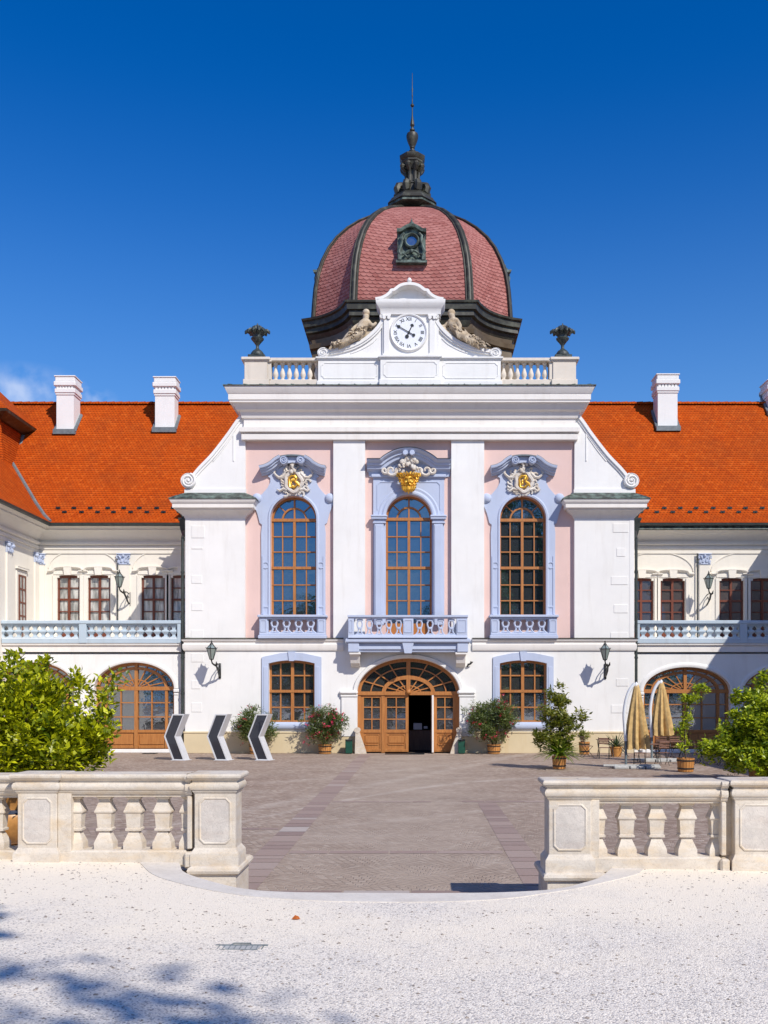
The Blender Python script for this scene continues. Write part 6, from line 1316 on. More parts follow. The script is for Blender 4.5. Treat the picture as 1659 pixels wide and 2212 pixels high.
def recliner(s_, label):
    """draped figure reclining along the sloping wing of the clock gable; s_ = -1 left, +1 right"""
    cx = FX(884.5)
    e = empty('reclining_statue', (cx+s_*MM(112), YG+0.14, FZ(742)), 0, label, 'statue', 'reclining stone figures beside the clock')
    def J(u, v, y, r): return (s_*MM(u)-s_*MM(112), y, FZ(v-2.5)-FZ(742), r*1.32)   # u = survey units from the axis, v = height on the photograph
    if s_ < 0:
        P = [J(106, 724, 0, .20), J(103, 711, 0, .20), J(98, 698, -.02, .24), J(95.5, 689, -.02, .10), J(94, 681, -.02, .125), J(93.5, 676, -.02, .09),
             J(106, 698, .12, .11), J(118, 703, .12, .075), J(124, 711, .0, .06), J(127, 714, -.05, .06),
             J(88, 698, -.12, .11), J(80, 706, -.14, .08), J(74, 700, -.10, .06), J(72, 696, -.1, .05),
             J(112, 730, .10, .18), J(129, 717, .10, .14), J(142, 735, .08, .10), J(152, 741, .05, .07), J(158, 741, .02, .06),
             J(113, 732, -.12, .18), J(132, 734, -.16, .14), J(150, 745, -.14, .10), J(165, 751, -.14, .07), J(171, 748, -.16, .06)]
    else:
        P = [J(98, 716, 0, .20), J(96, 704, 0, .19), J(95, 694, -.02, .22), J(93.5, 686, -.02, .10), J(91, 679, -.04, .12), J(90, 675, -.04, .09),
             J(86, 695, .10, .10), J(76, 702, .10, .07), J(68, 704, .0, .06), J(64, 700, -.05, .06),
             J(103, 696, -.12, .11), J(110, 706, -.14, .08), J(106, 714, -.16, .06), J(102, 718, -.16, .05),
             J(106, 722, .10, .18), J(120, 716, .10, .14), J(128, 731, .08, .10), J(136, 740, .05, .07), J(142, 740, .02, .06),
             J(107, 724, -.12, .18), J(124, 728, -.16, .14), J(140, 737, -.14, .10), J(154, 745, -.14, .07), J(160, 746, -.16, .06)]
    E = [(0, 1), (1, 2), (2, 3), (3, 4), (4, 5), (2, 6), (6, 7), (7, 8), (8, 9), (2, 10), (10, 11), (11, 12), (12, 13), (0, 14), (14, 15), (15, 16), (16, 17), (17, 18), (0, 19), (19, 20), (20, 21), (21, 22), (22, 23)]
    skin('figure', 'statue', e, P, E, 2)
    d = MB(); rr = random.Random(4 if s_ < 0 else 8)
    # folds of drapery over the lap and behind the back
    for i in range(15):
        u0 = 97+i*3.0; v0 = 721+i*1.5
        d.tube([J(u0+rr.uniform(-2, 2), v0-8, -.24, 0)[:3], J(u0+5, v0+1, -.34, 0)[:3], J(u0+8, v0+9+rr.uniform(-2, 2), -.30, 0)[:3], J(u0+14, v0+14, -.16, 0)[:3]], [0.03, 0.06, 0.065, 0.03], 5)
    for i in range(4):
        d.tube([J(76+i*4, 706, .12, 0)[:3], J(80+i*4, 716, .06, 0)[:3], J(86+i*5, 726, .05, 0)[:3]], [0.08, 0.11, 0.07], 6)
    for i in range(46):
        u0 = rr.uniform(88, 165); v0 = 712+(u0-95)*0.55+rr.uniform(-7, 6); d.tube([J(u0, v0, rr.uniform(-.36, -.22), 0)[:3], J(u0+rr.uniform(2, 6), v0+rr.uniform(-1, 5), rr.uniform(-.40, -.28), 0)[:3], J(u0+rr.uniform(4, 10), v0+rr.uniform(3, 9), rr.uniform(-.34, -.2), 0)[:3]], [0.02, rr.uniform(0.03, 0.06), 0.02], 5)
    # attribute at the foot: shield / trumpets
    d.ball(J(74, 712, .05, 0)[:3], 0.16, 10, 1, 0.6, 1.2)
    d.build('drapery', 'statue', e, 60)
    h = MB(); hp = J(94 if s_ < 0 else 91, 677, -.02, 0)
    h.ball((hp[0], hp[1]+0.03, hp[2]+0.06), 0.175, 10, 1, 1, 1.0)
    if s_ < 0:
        for k in range(5): a = pi*(k+0.5)/5; h.tube([(hp[0]+0.08*cos(a), hp[1], hp[2]+0.08), (hp[0]+0.16*cos(a), hp[1], hp[2]+0.10+0.12*sin(a))], [0.035, 0.012], 5)
    h.build('hair', 'statue', e, 60)
recliner(-1, 'crowned stone figure reclining on the scroll left of the clock')
recliner(1, 'bare-headed stone figure reclining on the scroll right of the clock')

def wall_lantern(x, ywall, zlan, reach, label):
    """hexagonal glass lantern on a scrolled iron arm; origin on the wall"""
    e = empty('wall_lantern', (x, ywall, zlan), 0, label, 'wall lantern', 'iron lanterns on the palace walls')
    y = -reach; m_ = MB(); g_ = MB(); n = 6; k = 0.0201
    rings = [(4.2*k, -13*k), (11*k, 10*k), (3.2*k, 19*k)]
    R_ = [[(r*cos(2*pi*i/n+pi/6), y+r*sin(2*pi*i/n+pi/6), z) for i in range(n)] for r, z in rings]
    for i in range(n):
        m_.tube([R_[0][i], R_[1][i]], 0.014, 4); m_.tube([R_[1][i], R_[2][i]], 0.014, 4); m_.tube([R_[1][i], R_[1][(i+1) % n]], 0.018, 4); m_.tube([R_[0][i], R_[0][(i+1) % n]], 0.018, 4)
        p = Vector(R_[1][i]); m_.tube([p, p+(p-Vector((0, y, p.z))).normalized()*0.05+Vector((0, 0, 0.06))], [0.02, 0.006], 4)
    m_.lathe([(0.09, 18*k), (0.07, 21*k), (0.03, 23*k), (0.035, 25*k), (0.005, 29*k)], (0, y, 0), 8); m_.lathe([(0.09, -14*k), (0.09, -12.6*k), (0.03, -12.5*k)], (0, y, 0), 8); m_.lathe([(0.02, -18*k), (0.03, -16*k), (0.05, -14*k)], (0, y, 0), 8)
    m_.lathe([(0.03, -12*k), (0.03, 0), (0.012, 0.01)], (0, y, 0), 8)
    m_.build('lantern_frame', 'iron', e, 40)
    g_.loft([[Vector(p)*1 for p in r] for r in R_]); g_.build('lantern_glass', 'lglass', e)
    a = MB(); zl = -39*k
    a.tube([(0.0, y, -17*k), (0.03, y+0.03, -22*k), (0.10, y+0.10, -25*k), (0.16, y+0.22, -27*k), (0.19, y+0.45, -36*k), (0.18, -0.25, -45*k), (0.18, 0.0, -50*k)], [0.03, 0.035, 0.04, 0.045, 0.045, 0.04, 0.04], 6)
    a.tube([(0.16, y+0.18, -27*k), (0.20, y+0.05, -24*k), (0.21, y-0.02, -18*k)], [0.04, 0.045, 0.01], 6)
    a.tube([(0.17, y+0.25, -29*k), (0.18, y+0.40, -22*k), (0.18, -0.10, -24*k), (0.18, -0.0, -30*k)], 0.025, 5)
    a.tube([(0.18, -0.45, -40*k), (0.18, -0.25, -30*k), (0.18, -0.06, -34*k)], 0.022, 5)
    a.bbox(0.13, 0.23, -0.05, 0.0, -54*k, -20*k, 0.01)
    a.build('wall_arm', 'iron', e, 50); return e
yl = D0-0.91
wall_lantern(PX(457, yl), D0, PZ(1411, yl), 0.91, 'iron lantern on the ground floor wall left of the entrance')
wall_lantern(PX(1307, yl), D0, PZ(1412, yl), 0.91, 'iron lantern on the ground floor wall right of the entrance')
yl = DWALL-1.0
wall_lantern(PX(258, yl), DWALL, PZ(1256, yl), 1.0, 'iron lantern above the left terrace by the pilaster')
wall_lantern(PX(1531, yl), DWALL, PZ(1259, yl), 1.0, 'iron lantern above the right terrace by the pilaster')

# ================================================================== FRONT BALUSTRADES
BK = 1/191.0*1.0
def sq_baluster(name, parent, x, y, z0, h, half=None):
    """square-section travertine baluster with two collars"""
    P_ = [(0.108, 0), (0.108, 0.12), (0.104, 0.135), (0.062, 0.30), (0.052, 0.325), (0.052, 0.335), (0.088, 0.345), (0.090, 0.385), (0.075, 0.395), (0.087, 0.66), (0.092, 0.668), (0.105, 0.69), (0.105, 0.715), (0.098, 0.735), (0.066, 0.87), (0.060, 0.93), (0.070, 0.94), (0.085, 0.96), (0.085, 1.0)]
    m_ = MB(); sx0, sx1 = (-1, 1) if half is None else ((0, 1) if half > 0 else (-1, 0))
    m_.loft([[(x+sx0*r, y-r*0.85, z0+h*z), (x+sx1*r, y-r*0.85, z0+h*z), (x+sx1*r, y+r*0.85, z0+h*z), (x+sx0*r, y+r*0.85, z0+h*z)] for r, z in P_])
    return m_.build(name, 'balus', parent, 25)
def cap_prof(): return [(-0.12, 0.0), (0.0, 0.0), (0.012, 0.018), (0.02, 0.028), (0.02, 0.042), (0.036, 0.05), (0.048, 0.075), (0.048, 0.10), (0.036, 0.125), (0.02, 0.13), (0.02, 0.152), (0.05, 0.165), (0.068, 0.185), (0.072, 0.205), (0.064, 0.225), (0.052, 0.232), (-0.12, 0.232)]
YBAL = 11.0
def rect_path(x0, x1, y0, y1): return [(x1, y1), (x0, y1), (x0, y0), (x1, y0)][::-1]
def pier(B_, x0, x1, zb, zt, deep=0.385, panel=True, flare=True, y0=YBAL):
    m_ = MB(); y1 = y0+deep; zc_ = zt-0.232
    P4 = [(x0, y1), (x0, y0), (x1, y0), (x1, y1)]
    m_.bbox(x0, x1, y0, y1, zb+0.12, zc_+0.02, 0.006)
    m_.sweep([(a, b, zc_) for a, b in P4], cap_prof(), closed=True)
    m_.box(x0-0.045, x1+0.045, y0-0.045, y1+0.045, zc_+0.215, zt-0.003)
    m_.sweep([(a, b, zb-0.03) for a, b in P4], [(-0.1, 0), (0.042, 0), (0.042, 0.135), (0.034, 0.15), (0.008, 0.185), (0.0, 0.20), (-0.1, 0.20)], closed=True)
    p_ = m_.build('pier', 'balus', B_, 30)
    if panel:
        q = MB(); n_ = 0.042; xa, xb = x0+0.075, x1-0.075; za, zb_ = zb+0.235, zc_-0.065
        poly = [(xa+n_, za), (xb-n_, za), (xb-n_*0.55, za+n_*0.45), (xb, za+n_), (xb, zb_-n_), (xb-n_*0.45, zb_-n_*0.55), (xb-n_, zb_), (xa+n_, zb_), (xa+n_*0.55, zb_-n_*0.55), (xa, zb_-n_), (xa, za+n_), (xa+n_*0.55, za+n_*0.45)]
        q.prism(poly, y0-0.004, y0+0.01)
        q.build('pier_panel', 'panel', B_, 30)
        f = MB(); f.sweep([(a, y0, b) for a, b in poly], [(0.0, -0.004), (0.010, -0.013), (0.022, -0.010), (0.028, 0.004), (0.0, 0.005)], U=(0, 1, 0), closed=True, flip=True)
        f.build('panel_moulding', 'balus', B_, 30)
    return p_
def rail(B_, x0, x1, zb, zt, y0=YBAL+0.055, deep=0.28):
    zt -= 0.007
    m_ = MB(); zc_ = zt-0.232
    yc = y0+deep/2
    m_.sweep([(x0, y0, zc_), (x1, y0, zc_)], cap_prof()); m_.sweep([(x1, y0+deep, zc_), (x0, y0+deep, zc_)], cap_prof()); m_.box(x0, x1, y0-0.015, y0+deep+0.015, zc_+0.02, zt-0.004)
    m_.box(x0, x1, y0+0.02, y0+deep-0.02, zc_-0.032, zc_+0.03)
    m_.build('top_rail', 'balus', B_, 30)
    b_ = MB(); b_.bbox(x0, x1, y0-0.03, y0+deep+0.03, zb-0.05, zb+0.135, 0.02); b_.build('base_rail', 'balus', B_, 30)
def coping(B_, x0, x1, y0, y1, ztop, right=None):
    """rounded coping and dado that carries the end pier down to the court"""
    m_ = MB(); P4 = [(x0, y1), (x0, y0), (x1, y0), (x1, y1)]
    m_.sweep([(a, b, ztop-0.10) for a, b in P4], [(-0.2, 0), (0.01, 0), (0.04, 0.02), (0.05, 0.05), (0.04, 0.08), (0.01, 0.10), (-0.2, 0.10)], closed=True)
    m_.box(x0+0.0, x1-0.0, y0+0.0, y1, 0.0, ztop-0.05)
    m_.build('pedestal', 'balus', B_, 30)
# --- left
zbL, ztL = 0.575, 1.588
xa = lambda p: PX(p, YBAL)
BL = empty('stone_balustrade', (xa(250), YBAL, 0.57), 0, 'travertine balustrade in the left foreground with a paler marble panel in its pier', 'balustrade', 'stone balustrades beside the gate opening')
OB = (-xa(250), -YBAL, -0.57)
n0 = len(bpy.data.objects)
def track(fn):
    before = set(bpy.data.objects); fn(); return [o for o in bpy.data.objects if o not in before]
def left_bal():
    pier(BL, xa(38), xa(122), zbL, ztL, 0.36)
    pier(BL, xa(420), xa(508.6), zbL, ztL, 0.385)
    rail(BL, xa(122), xa(402), zbL, ztL)
    m_ = MB(); m_.bbox(xa(122.5), xa(151), YBAL+0.03, YBAL+0.32, zbL+0.12, ztL-0.23, 0.005); m_.build('half_pier', 'balus', BL, 30)
    m_ = MB(); m_.bbox(xa(402), xa(412.5), YBAL+0.03, YBAL+0.30, zbL+0.15, ztL-0.25, 0.01); m_.sweep([(xa(400), YBAL+0.03, ztL-0.247), (xa(413.5), YBAL+0.03, ztL-0.247)], cap_prof()); m_.box(xa(400), xa(413.5), YBAL+0.03, YBAL+0.33, ztL-0.235, ztL-0.02)
    m_.bbox(xa(398), xa(416), YBAL-0.03, YBAL+0.33, zbL-0.06, zbL+0.12, 0.02); m_.build('half_pier', 'balus', BL, 30)
    m_ = MB(); m_.box(xa(411), xa(421), YBAL+0.12, YBAL+0.36, 0.2, ztL-0.20); m_.build('joint_strip', 'balus', BL)
    for i, c in enumerate((216.5, 280.3, 344)): sq_baluster('baluster', BL, xa(c), YBAL+0.20, zbL+0.135, ztL-0.265-zbL-0.135)
    sq_baluster('half_baluster', BL, xa(151), YBAL+0.20, zbL+0.135, ztL-0.265-zbL-0.135, 1)
    sq_baluster('half_baluster', BL, xa(402), YBAL+0.20, zbL+0.135, ztL-0.265-zbL-0.135, -1)
    coping(BL, xa(418), xa(512), YBAL-0.07, YBAL+0.75, 0.55)
    # the next bay, set back a little
    rail(BL, -7.2, xa(34), zbL-0.01, ztL-0.02, YBAL+0.14)
    for x in (-4.88, -5.22, -5.56): sq_baluster('baluster', BL, x, YBAL+0.28, zbL+0.125, ztL-0.285-zbL-0.125)
for o in track(left_bal): o.location = OB
# --- right
zbR, ztR = 0.50, 1.513
BR = empty('stone_balustrade', (xa(1400), YBAL, 0.5), 0, 'travertine balustrade in the right foreground, blue shade on its inner side', 'balustrade', 'stone balustrades beside the gate opening')
OB2 = (-xa(1400), -YBAL, -0.5)
def right_bal():
    pier(BR, xa(1185.4), xa(1277), zbR, ztR, 0.385)
    pier(BR, xa(1587.5), xa(1687), zbR, ztR, 0.385)
    rail(BR, xa(1277), xa(1561), zbR, ztR)
    m_ = MB(); m_.bbox(xa(1276.5), xa(1296), YBAL+0.03, YBAL+0.32, zbR+0.12, ztR-0.23, 0.005); m_.build('half_pier', 'balus', BR, 30)
    m_ = MB(); m_.bbox(xa(1560), xa(1571), YBAL+0.03, YBAL+0.30, zbR+0.15, ztR-0.25, 0.01); m_.sweep([(xa(1558), YBAL+0.03, ztR-0.247), (xa(1573), YBAL+0.03, ztR-0.247)], cap_prof()); m_.box(xa(1558), xa(1573), YBAL+0.03, YBAL+0.33, ztR-0.235, ztR-0.02)
    m_.bbox(xa(1556), xa(1576), YBAL-0.03, YBAL+0.33, zbR-0.06, zbR+0.12, 0.02); m_.build('half_pier', 'balus', BR, 30)
    m_ = MB(); m_.box(xa(1571), xa(1589), YBAL+0.14, YBAL+0.36, 0.2, ztR-0.20); m_.build('joint_strip', 'balus', BR)
    for c in (1359.5, 1425.4, 1491.6): sq_baluster('baluster', BR, xa(c), YBAL+0.20, zbR+0.135, ztR-0.265-zbR-0.135)
    sq_baluster('half_baluster', BR, xa(1295.5), YBAL+0.20, zbR+0.135, ztR-0.265-zbR-0.135, 1)
    sq_baluster('half_baluster', BR, xa(1560), YBAL+0.20, zbR+0.135, ztR-0.265-zbR-0.135, -1)
    coping(BR, xa(1181), xa(1300), YBAL-0.07, YBAL+0.75, 0.475)
    rail(BR, xa(1687), 7.5, zbR, ztR)
    for k in range(4): sq_baluster('baluster', BR, xa(1760)+k*0.345, YBAL+0.20, zbR+0.135, ztR-0.265-zbR-0.135)
for o in track(right_bal): o.location = OB2

# ================================================================== COURTYARD THINGS
def gpos(px, py): d = CAMZ*2100/(py-1508); return (PX(px, d), d)
# chevron display boxes
def chevron(px, label):
    x, y = gpos(px, 1643)
    e = empty('chevron_display', (x, y+0.15, 0), radians(-14), label, 'sculpture', 'chevron-shaped display boxes in a row')
    o = [(-0.10, 0.02), (-0.62, 0.93), (-0.22, 1.80), (0.32, 1.80), (-0.05, 0.93), (0.47, 0.02)]
    o = [(0.00, 0.0), (-0.38, 0.93), (-0.02, 1.81), (0.49, 1.81), (0.12, 0.93), (0.50, 0.0)]
    dep = 0.46
    w = 0.045
    def inset(pl, t):
        return [(t*0.8, t), (-0.38+t*1.1, 0.93), (-0.02+t*0.7, 1.81-t), (0.49-t*1.3, 1.81-t), (0.12-t*1.1, 0.93), (0.50-t*1.4, t)]
    i_ = inset(o, w); m_ = MB(); n = len(o)
    m_.add([(a, 0, b) for a, b in o]+[(a, 0, b) for a, b in i_]+[(a, dep, b) for a, b in o]+[(a, dep, b) for a, b in i_],
           [(k, (k+1) % n, (k+1) % n+n, k+n) for k in range(n)]+[(k, (k+1) % n, (k+1) % n+2*n, k+2*n) for k in range(n)]+[(k+n, (k+1) % n+n, (k+1) % n+3*n, k+3*n) for k in range(n)]+[(k+2*n, (k+1) % n+2*n, (k+1) % n+3*n, k+3*n) for k in range(n)])
    m_.build('metal_casing', 'steel', e)
    s = MB(); s.prism(i_, 0.035, 0.06); s.build('dark_panel', 'screen', e)
    b_ = MB(); b_.bbox(-0.06, 0.56, -0.06, dep+0.06, 0, 0.018, 0.004); b_.build('base_plate', 'steel', e)
chevron(371, 'leftmost of the three tall chevron display boxes, in front of the arched door')
chevron(464, 'middle one of the three tall chevron display boxes, against the white wall')
chevron(553, 'rightmost of the three tall chevron display boxes, in front of an oleander')
# tubs
def tub(parent, r=0.26, h=0.46, oct_=False):
    t_ = MB(); n = 18
    for i in range(n):
        a0, a1 = 2*pi*i/n+0.02, 2*pi*(i+1)/n-0.02
        def q(a, r_, z): return (r_*cos(a), r_*sin(a), z)
        r0, r1 = r*0.86, r
        t_.add([q(a0, r0, 0.02), q(a1, r0, 0.02), q(a1, r1, h), q(a0, r1, h), q(a0, r0-0.03, 0.02), q(a1, r0-0.03, 0.02), q(a1, r1-0.03, h), q(a0, r1-0.03, h)], [(0, 1, 2, 3), (4, 7, 6, 5), (0, 4, 5, 1), (3, 2, 6, 7), (0, 3, 7, 4), (1, 5, 6, 2)])
    t_.lathe([(r*0.86-0.02, 0.03), (r-0.025, h-0.05)], n=n)
    tb = t_.build('tub', 'tub', parent)
    for z in (0.10, 0.36):
        hp = MB(); rr_ = r*(0.86+0.14*z/h)+0.004; hp.lathe([(rr_, z*h/0.46), (rr_+0.008, z*h/0.46), (rr_+0.010, (z+0.045)*h/0.46), (rr_+0.002, (z+0.045)*h/0.46)], n=24); hp.build('hoop', 'iron', tb, 40)
    s = MB(); s.lathe([(r-0.03, h-0.06), (r*0.5, h-0.03), (0.02, h-0.02)], n=16); s.build('soil', 'soil', parent, 60)
def stems(parent, n, h0, h1, spread, seed, r0=0.018, mat='bark'):
    rr = random.Random(seed); m_ = MB(); tips = []
    for i in range(n):
        a = rr.uniform(0, 2*pi); s_ = rr.uniform(0.3, 1)*spread; b = rr.uniform(0.03, 0.1)
        p0 = (b*cos(a), b*sin(a), h0); p1 = (s_*0.4*cos(a), s_*0.4*sin(a), h0+(h1-h0)*0.5); p2 = (s_*cos(a+0.3), s_*sin(a+0.3), h1*rr.uniform(0.75, 1.0))
        m_.tube([p0, p1, p2], [r0, r0*0.7, r0*0.35], 5); tips.append(p2)
    m_.build('stems', mat, parent, 60); return tips
def oleander(px, py, w, h, label, seed, petal='petal', nfl=55, lean=0.0):
    x, y = gpos(px, py); y = min(y, 42.5); x = PX(px, y)
    e = empty('potted_oleander', (x, y, 0), 0, label, 'potted plant', 'oleanders in oak tubs along the palace wall')
    tub(e, 0.30, 0.42)
    stems(e, 16, 0.38, h*0.85, w*0.75, seed)
    P, O, C = blob_pts(int(4300*w/0.85), (lean, 0, h*0.60), (w*1.15, w*0.75, h*0.44), int(90*w/0.85), 0.22, seed, 0.55, 1.2)
    P = P[P[:, 2] > 0.34]; O = O[:len(P)]; leaves('foliage', 'leafC', e, P, 0.165, 0.1, 0.9, 0.22, seed)
    rr = np.random.default_rng(seed+5); k = rr.integers(0, len(C), nfl); fl = C[k]+rr.normal(size=(nfl, 3))*0.10; d = (fl-np.array([lean, 0, h*0.55])); d /= np.linalg.norm(d, axis=1)[:, None]; fl = fl+d*0.17
    F = np.repeat(fl, 7, axis=0)+rr.normal(size=(nfl*7, 3))*0.035
    leaves('flowers', petal, e, F, 0.075, 0.0, 1.0, 0.9, seed+1)
oleander(553, 1629, 0.95, 2.05, 'oleander shrub behind the rightmost chevron display', 21, 'petalR', 10, 0.0)
oleander(702, 1627, 0.95, 2.1, 'pink-flowered oleander in a tub left of the entrance', 22, 'petal', 55, 0.0)
oleander(1067, 1628, 1.25, 2.5, 'large red-flowered oleander in a tub right of the entrance', 23, 'petalR', 80, -0.15)
# magnolia with strap leaves in an oak tub
x, y = gpos(1208, 1661.5); e = empty('potted_magnolia', (x, y, 0), 0, 'tall bushy shrub over strap leaves in a hooped oak tub', 'potted plant')
tub(e, 0.25, 0.46); stems(e, 9, 0.4, 2.2, 0.35, 31)
cl = [((-0.05, 0, 2.45), (0.38, 0.35, 0.48), 900), ((-0.15, 0, 1.75), (0.6, 0.45, 0.5), 1250), ((0.25, 0, 1.5), (0.55, 0.4, 0.45), 950), ((0.78, 0, 1.85), (0.2, 0.2, 0.22), 170), ((-0.45, 0.1, 1.0), (0.6, 0.4, 0.42), 1100), ((0.1, 0, 1.0), (0.5, 0.4, 0.4), 700)]
PP = []
for i, (c, r_, n) in enumerate(cl): P, O, C = blob_pts(n, c, r_, 16, 0.17, 40+i, 0.55); PP.append(P)
leaves('foliage', 'leafD', e, np.concatenate(PP), 0.15, 0.15, 0.9, 0.38, 33)
def straps(parent, n, L_, z0, seed, mat='strap', w=0.028, droop=0.9, name='strap_leaves'):
    rr = random.Random(seed); m_ = MB()
    for i in range(n):
        a = rr.uniform(0, 2*pi); el = rr.uniform(0.25, 1.35); l = L_*rr.uniform(0.7, 1.1); c_, s_ = cos(a), sin(a); pts = []
        for k in range(6):
            t = k/5; r_ = l*t*cos(el)*(1+0.1*t); z = z0+l*t*sin(el)-droop*l*t*t*cos(el)*0.6; pts.append((r_*c_, r_*s_, z, w*(1-t**2.2)*(0.7+0.6*t)))
        o0 = len(m_.v)
        for x_, y_, z_, ww in pts: m_.v += [(x_-s_*ww, y_+c_*ww, z_), (x_, y_, z_-ww*0.5), (x_+s_*ww, y_-c_*ww, z_)]
        for k in range(5):
            b = o0+k*3; m_.f += [(b, b+1, b+4, b+3), (b+1, b+2, b+5, b+4)]
    return m_.build(name, mat, parent, 60)
straps(e, 170, 1.1, 0.46, 3, w=0.034)
# small citrus standard
x, y = gpos(1481, 1667.5); e = empty('potted_citrus', (x, y, 0), 0, 'thin leafy citrus tree leaning right in a low oak tub with iron hoops', 'potted plant')
tub(e, 0.29, 0.46)
m_ = MB(); m_.tube([(0, 0, 0.4), (-0.03, 0, 1.2), (0.02, 0, 1.9), (0.15, 0, 2.4), (0.45, 0, 2.75)], [0.03, 0.025, 0.02, 0.015, 0.008], 6); m_.tube([(-0.02, 0, 1.3), (-0.2, 0.1, 1.6)], 0.01, 5); m_.build('trunk', 'bark', e, 60)
PP = []
for i, (c, r_, n) in enumerate([((0.05, 0, 2.3), (0.3, 0.25, 0.35), 260), ((0.5, 0, 2.72), (0.36, 0.22, 0.2), 220), ((0.3, 0, 2.45), (0.3, 0.2, 0.25), 160), ((-0.02, 0, 1.6), (0.24, 0.2, 0.42), 260), ((-0.2, 0, 1.45), (0.2, 0.2, 0.2), 80), ((0.0, 0, 0.9), (0.3, 0.25, 0.40), 220)]):
    P, O, C = blob_pts(n, c, r_, 9, 0.13, 60+i, 0.5); PP.append(P)
leaves('foliage', 'leafB', e, np.concatenate(PP), 0.13, 0.1, 0.9, 0.42, 63)
# agave by the wall
x, y = PX(1331, 40.6), 40.6; e = empty('potted_agave', (x, y, 0), 0, 'spiky agave in a pot behind the bistro tables', 'potted plant')
m_ = MB(); m_.lathe([(0.20, 0), (0.26, 0.35), (0.28, 0.36), (0.28, 0.42), (0.24, 0.42), (0.22, 0.36)], n=18); m_.build('pot', 'terra', e, 40); straps(e, 46, 0.75, 0.40, 8, 'agave', 0.035, 0.25, 'spiky_leaves')
x, y = PX(1262, 42.0), 42.0; e = empty('potted_shrub', (x, y, 0), 0, 'small dark shrub in a tub between wall and bistro chairs', 'potted plant'); tub(e, 0.24, 0.55)
P, O, C = blob_pts(500, (0, 0, 0.8), (0.28, 0.28, 0.22), 14, 0.12, 77, 0.5); leaves('foliage', 'leafD', e, P, 0.11, 0.1, 0.9, 0.35, 78)
# the two big bushes behind the balustrades
e = empty('potted_citrus_tree', (-5.72, 13.6, 0), 0, 'large bright yellow-green citrus bush in an urn behind the left balustrade', 'potted tree')
m_ = MB(); m_.lathe([(0.30, 0), (0.30, 0.10), (0.16, 0.14), (0.14, 0.36), (0.2, 0.40)], n=20); m_.build('urn_foot', 'balus', e, 40)
m_ = MB(); m_.lathe([(0.16, 0.40), (0.30, 0.46), (0.40, 0.62), (0.44, 0.78), (0.42, 0.86), (0.38, 0.90), (0.38, 0.93), (0.46, 1.06), (0.50, 1.12), (0.50, 1.17), (0.44, 1.17), (0.40, 1.08)], n=28); u = m_.build('urn', 'terra', e, 40)
m_ = MB(); m_.lathe([(0.425, 0.855), (0.43, 0.86), (0.40, 0.905), (0.385, 0.91)], n=28); m_.build('blue_band', 'cobalt', u, 40)
m_ = MB()
for k in range(5): a = k*1.3; m_.tube([(0.05*cos(a), 0.05*sin(a), 1.0), (0.3*cos(a), 0.3*sin(a), 1.7), (0.7*cos(a+0.3), 0.6*sin(a+0.3), 2.4)], [0.05, 0.035, 0.015], 6)
m_.build('trunk', 'bark', e, 60)
PP = []; OO = []
for i, (c, r_, n, nc) in enumerate([((0, 0, 1.98), (1.32, 1.1, 0.95), 10500, 105), ((0.75, -0.2, 1.55), (0.68, 0.6, 0.5), 2800, 30), ((0.0, 0, 1.9), (0.95, 0.8, 0.7), 5000, 200), ((0.5, -0.1, 2.62), (0.12, 0.12, 0.55), 170, 7), ((1.0, -0.1, 2.55), (0.10, 0.10, 0.32), 110, 5), ((-0.3, 0, 2.75), (0.25, 0.2, 0.3), 260, 8), ((1.42, -0.1, 2.45), (0.14, 0.06, 0.42), 70, 6), ((1.25, 0, 1.95), (0.3, 0.3, 0.35), 420, 10)]):
    P, O, C = blob_pts(n, c, r_, nc, (0.19 if i < 2 else 0.12) if i != 2 else 0.25, 80+i, 0.8 if i < 2 else 0.5); PP.append(P); OO.append(O)
P = np.concatenate(PP); P[:, 2] += 0.10; O = np.concatenate(OO); O[:, 2] += 0.35; leaves('foliage', 'leafA', e, P, 0.098, 0.1, 0.9, 0.52, 83, outv=O)
e = empty('potted_laurel', (PX(1648, 28), 28.0, 0), 0, 'large fresh green bush behind the right balustrade', 'potted tree')
tub(e, 0.42, 0.62); m_ = MB(); m_.tube([(0, 0, 0.55), (0.05, 0, 1.3), (0, 0, 2.0)], [0.05, 0.04, 0.02], 6)
for k in range(5): a = k*1.3+0.5; m_.tube([(0.02, 0, 1.1), (0.4*cos(a), 0.4*sin(a), 1.6), (0.7*cos(a), 0.6*sin(a), 2.1)], [0.03, 0.02, 0.01], 5)
m_.build('trunk', 'bark', e, 60); PP = []
for i, (c, r_, n, nc) in enumerate([((0.2, 0, 1.5), (1.1, 0.95, 0.85), 6000, 200), ((0.2, 0, 1.55), (1.5, 1.3, 1.15), 12000, 130), ((-0.5, 0, 0.9), (1.1, 0.9, 0.6), 3200, 50), ((-1.5, 0, 0.95), (0.5, 0.4, 0.42), 800, 16), ((0.3, -0.9, 0.5), (1.4, 0.4, 0.5), 4500, 60), ((0.0, 0, 2.8), (0.2, 0.16, 0.4), 260, 8), ((0.6, 0, 2.7), (0.3, 0.3, 0.4), 400, 10), ((-0.75, 0, 2.5), (0.2, 0.2, 0.3), 180, 7)]):
    P, O, C = blob_pts(n, c, r_, nc, 0.24 if i < 4 else 0.15, 90+i, 0.75 if i == 1 else 0.6); PP.append(P)
P = np.concatenate(PP); leaves('foliage', 'leafB', e, P, 0.135, 0.1, 0.9, 0.5, 93)

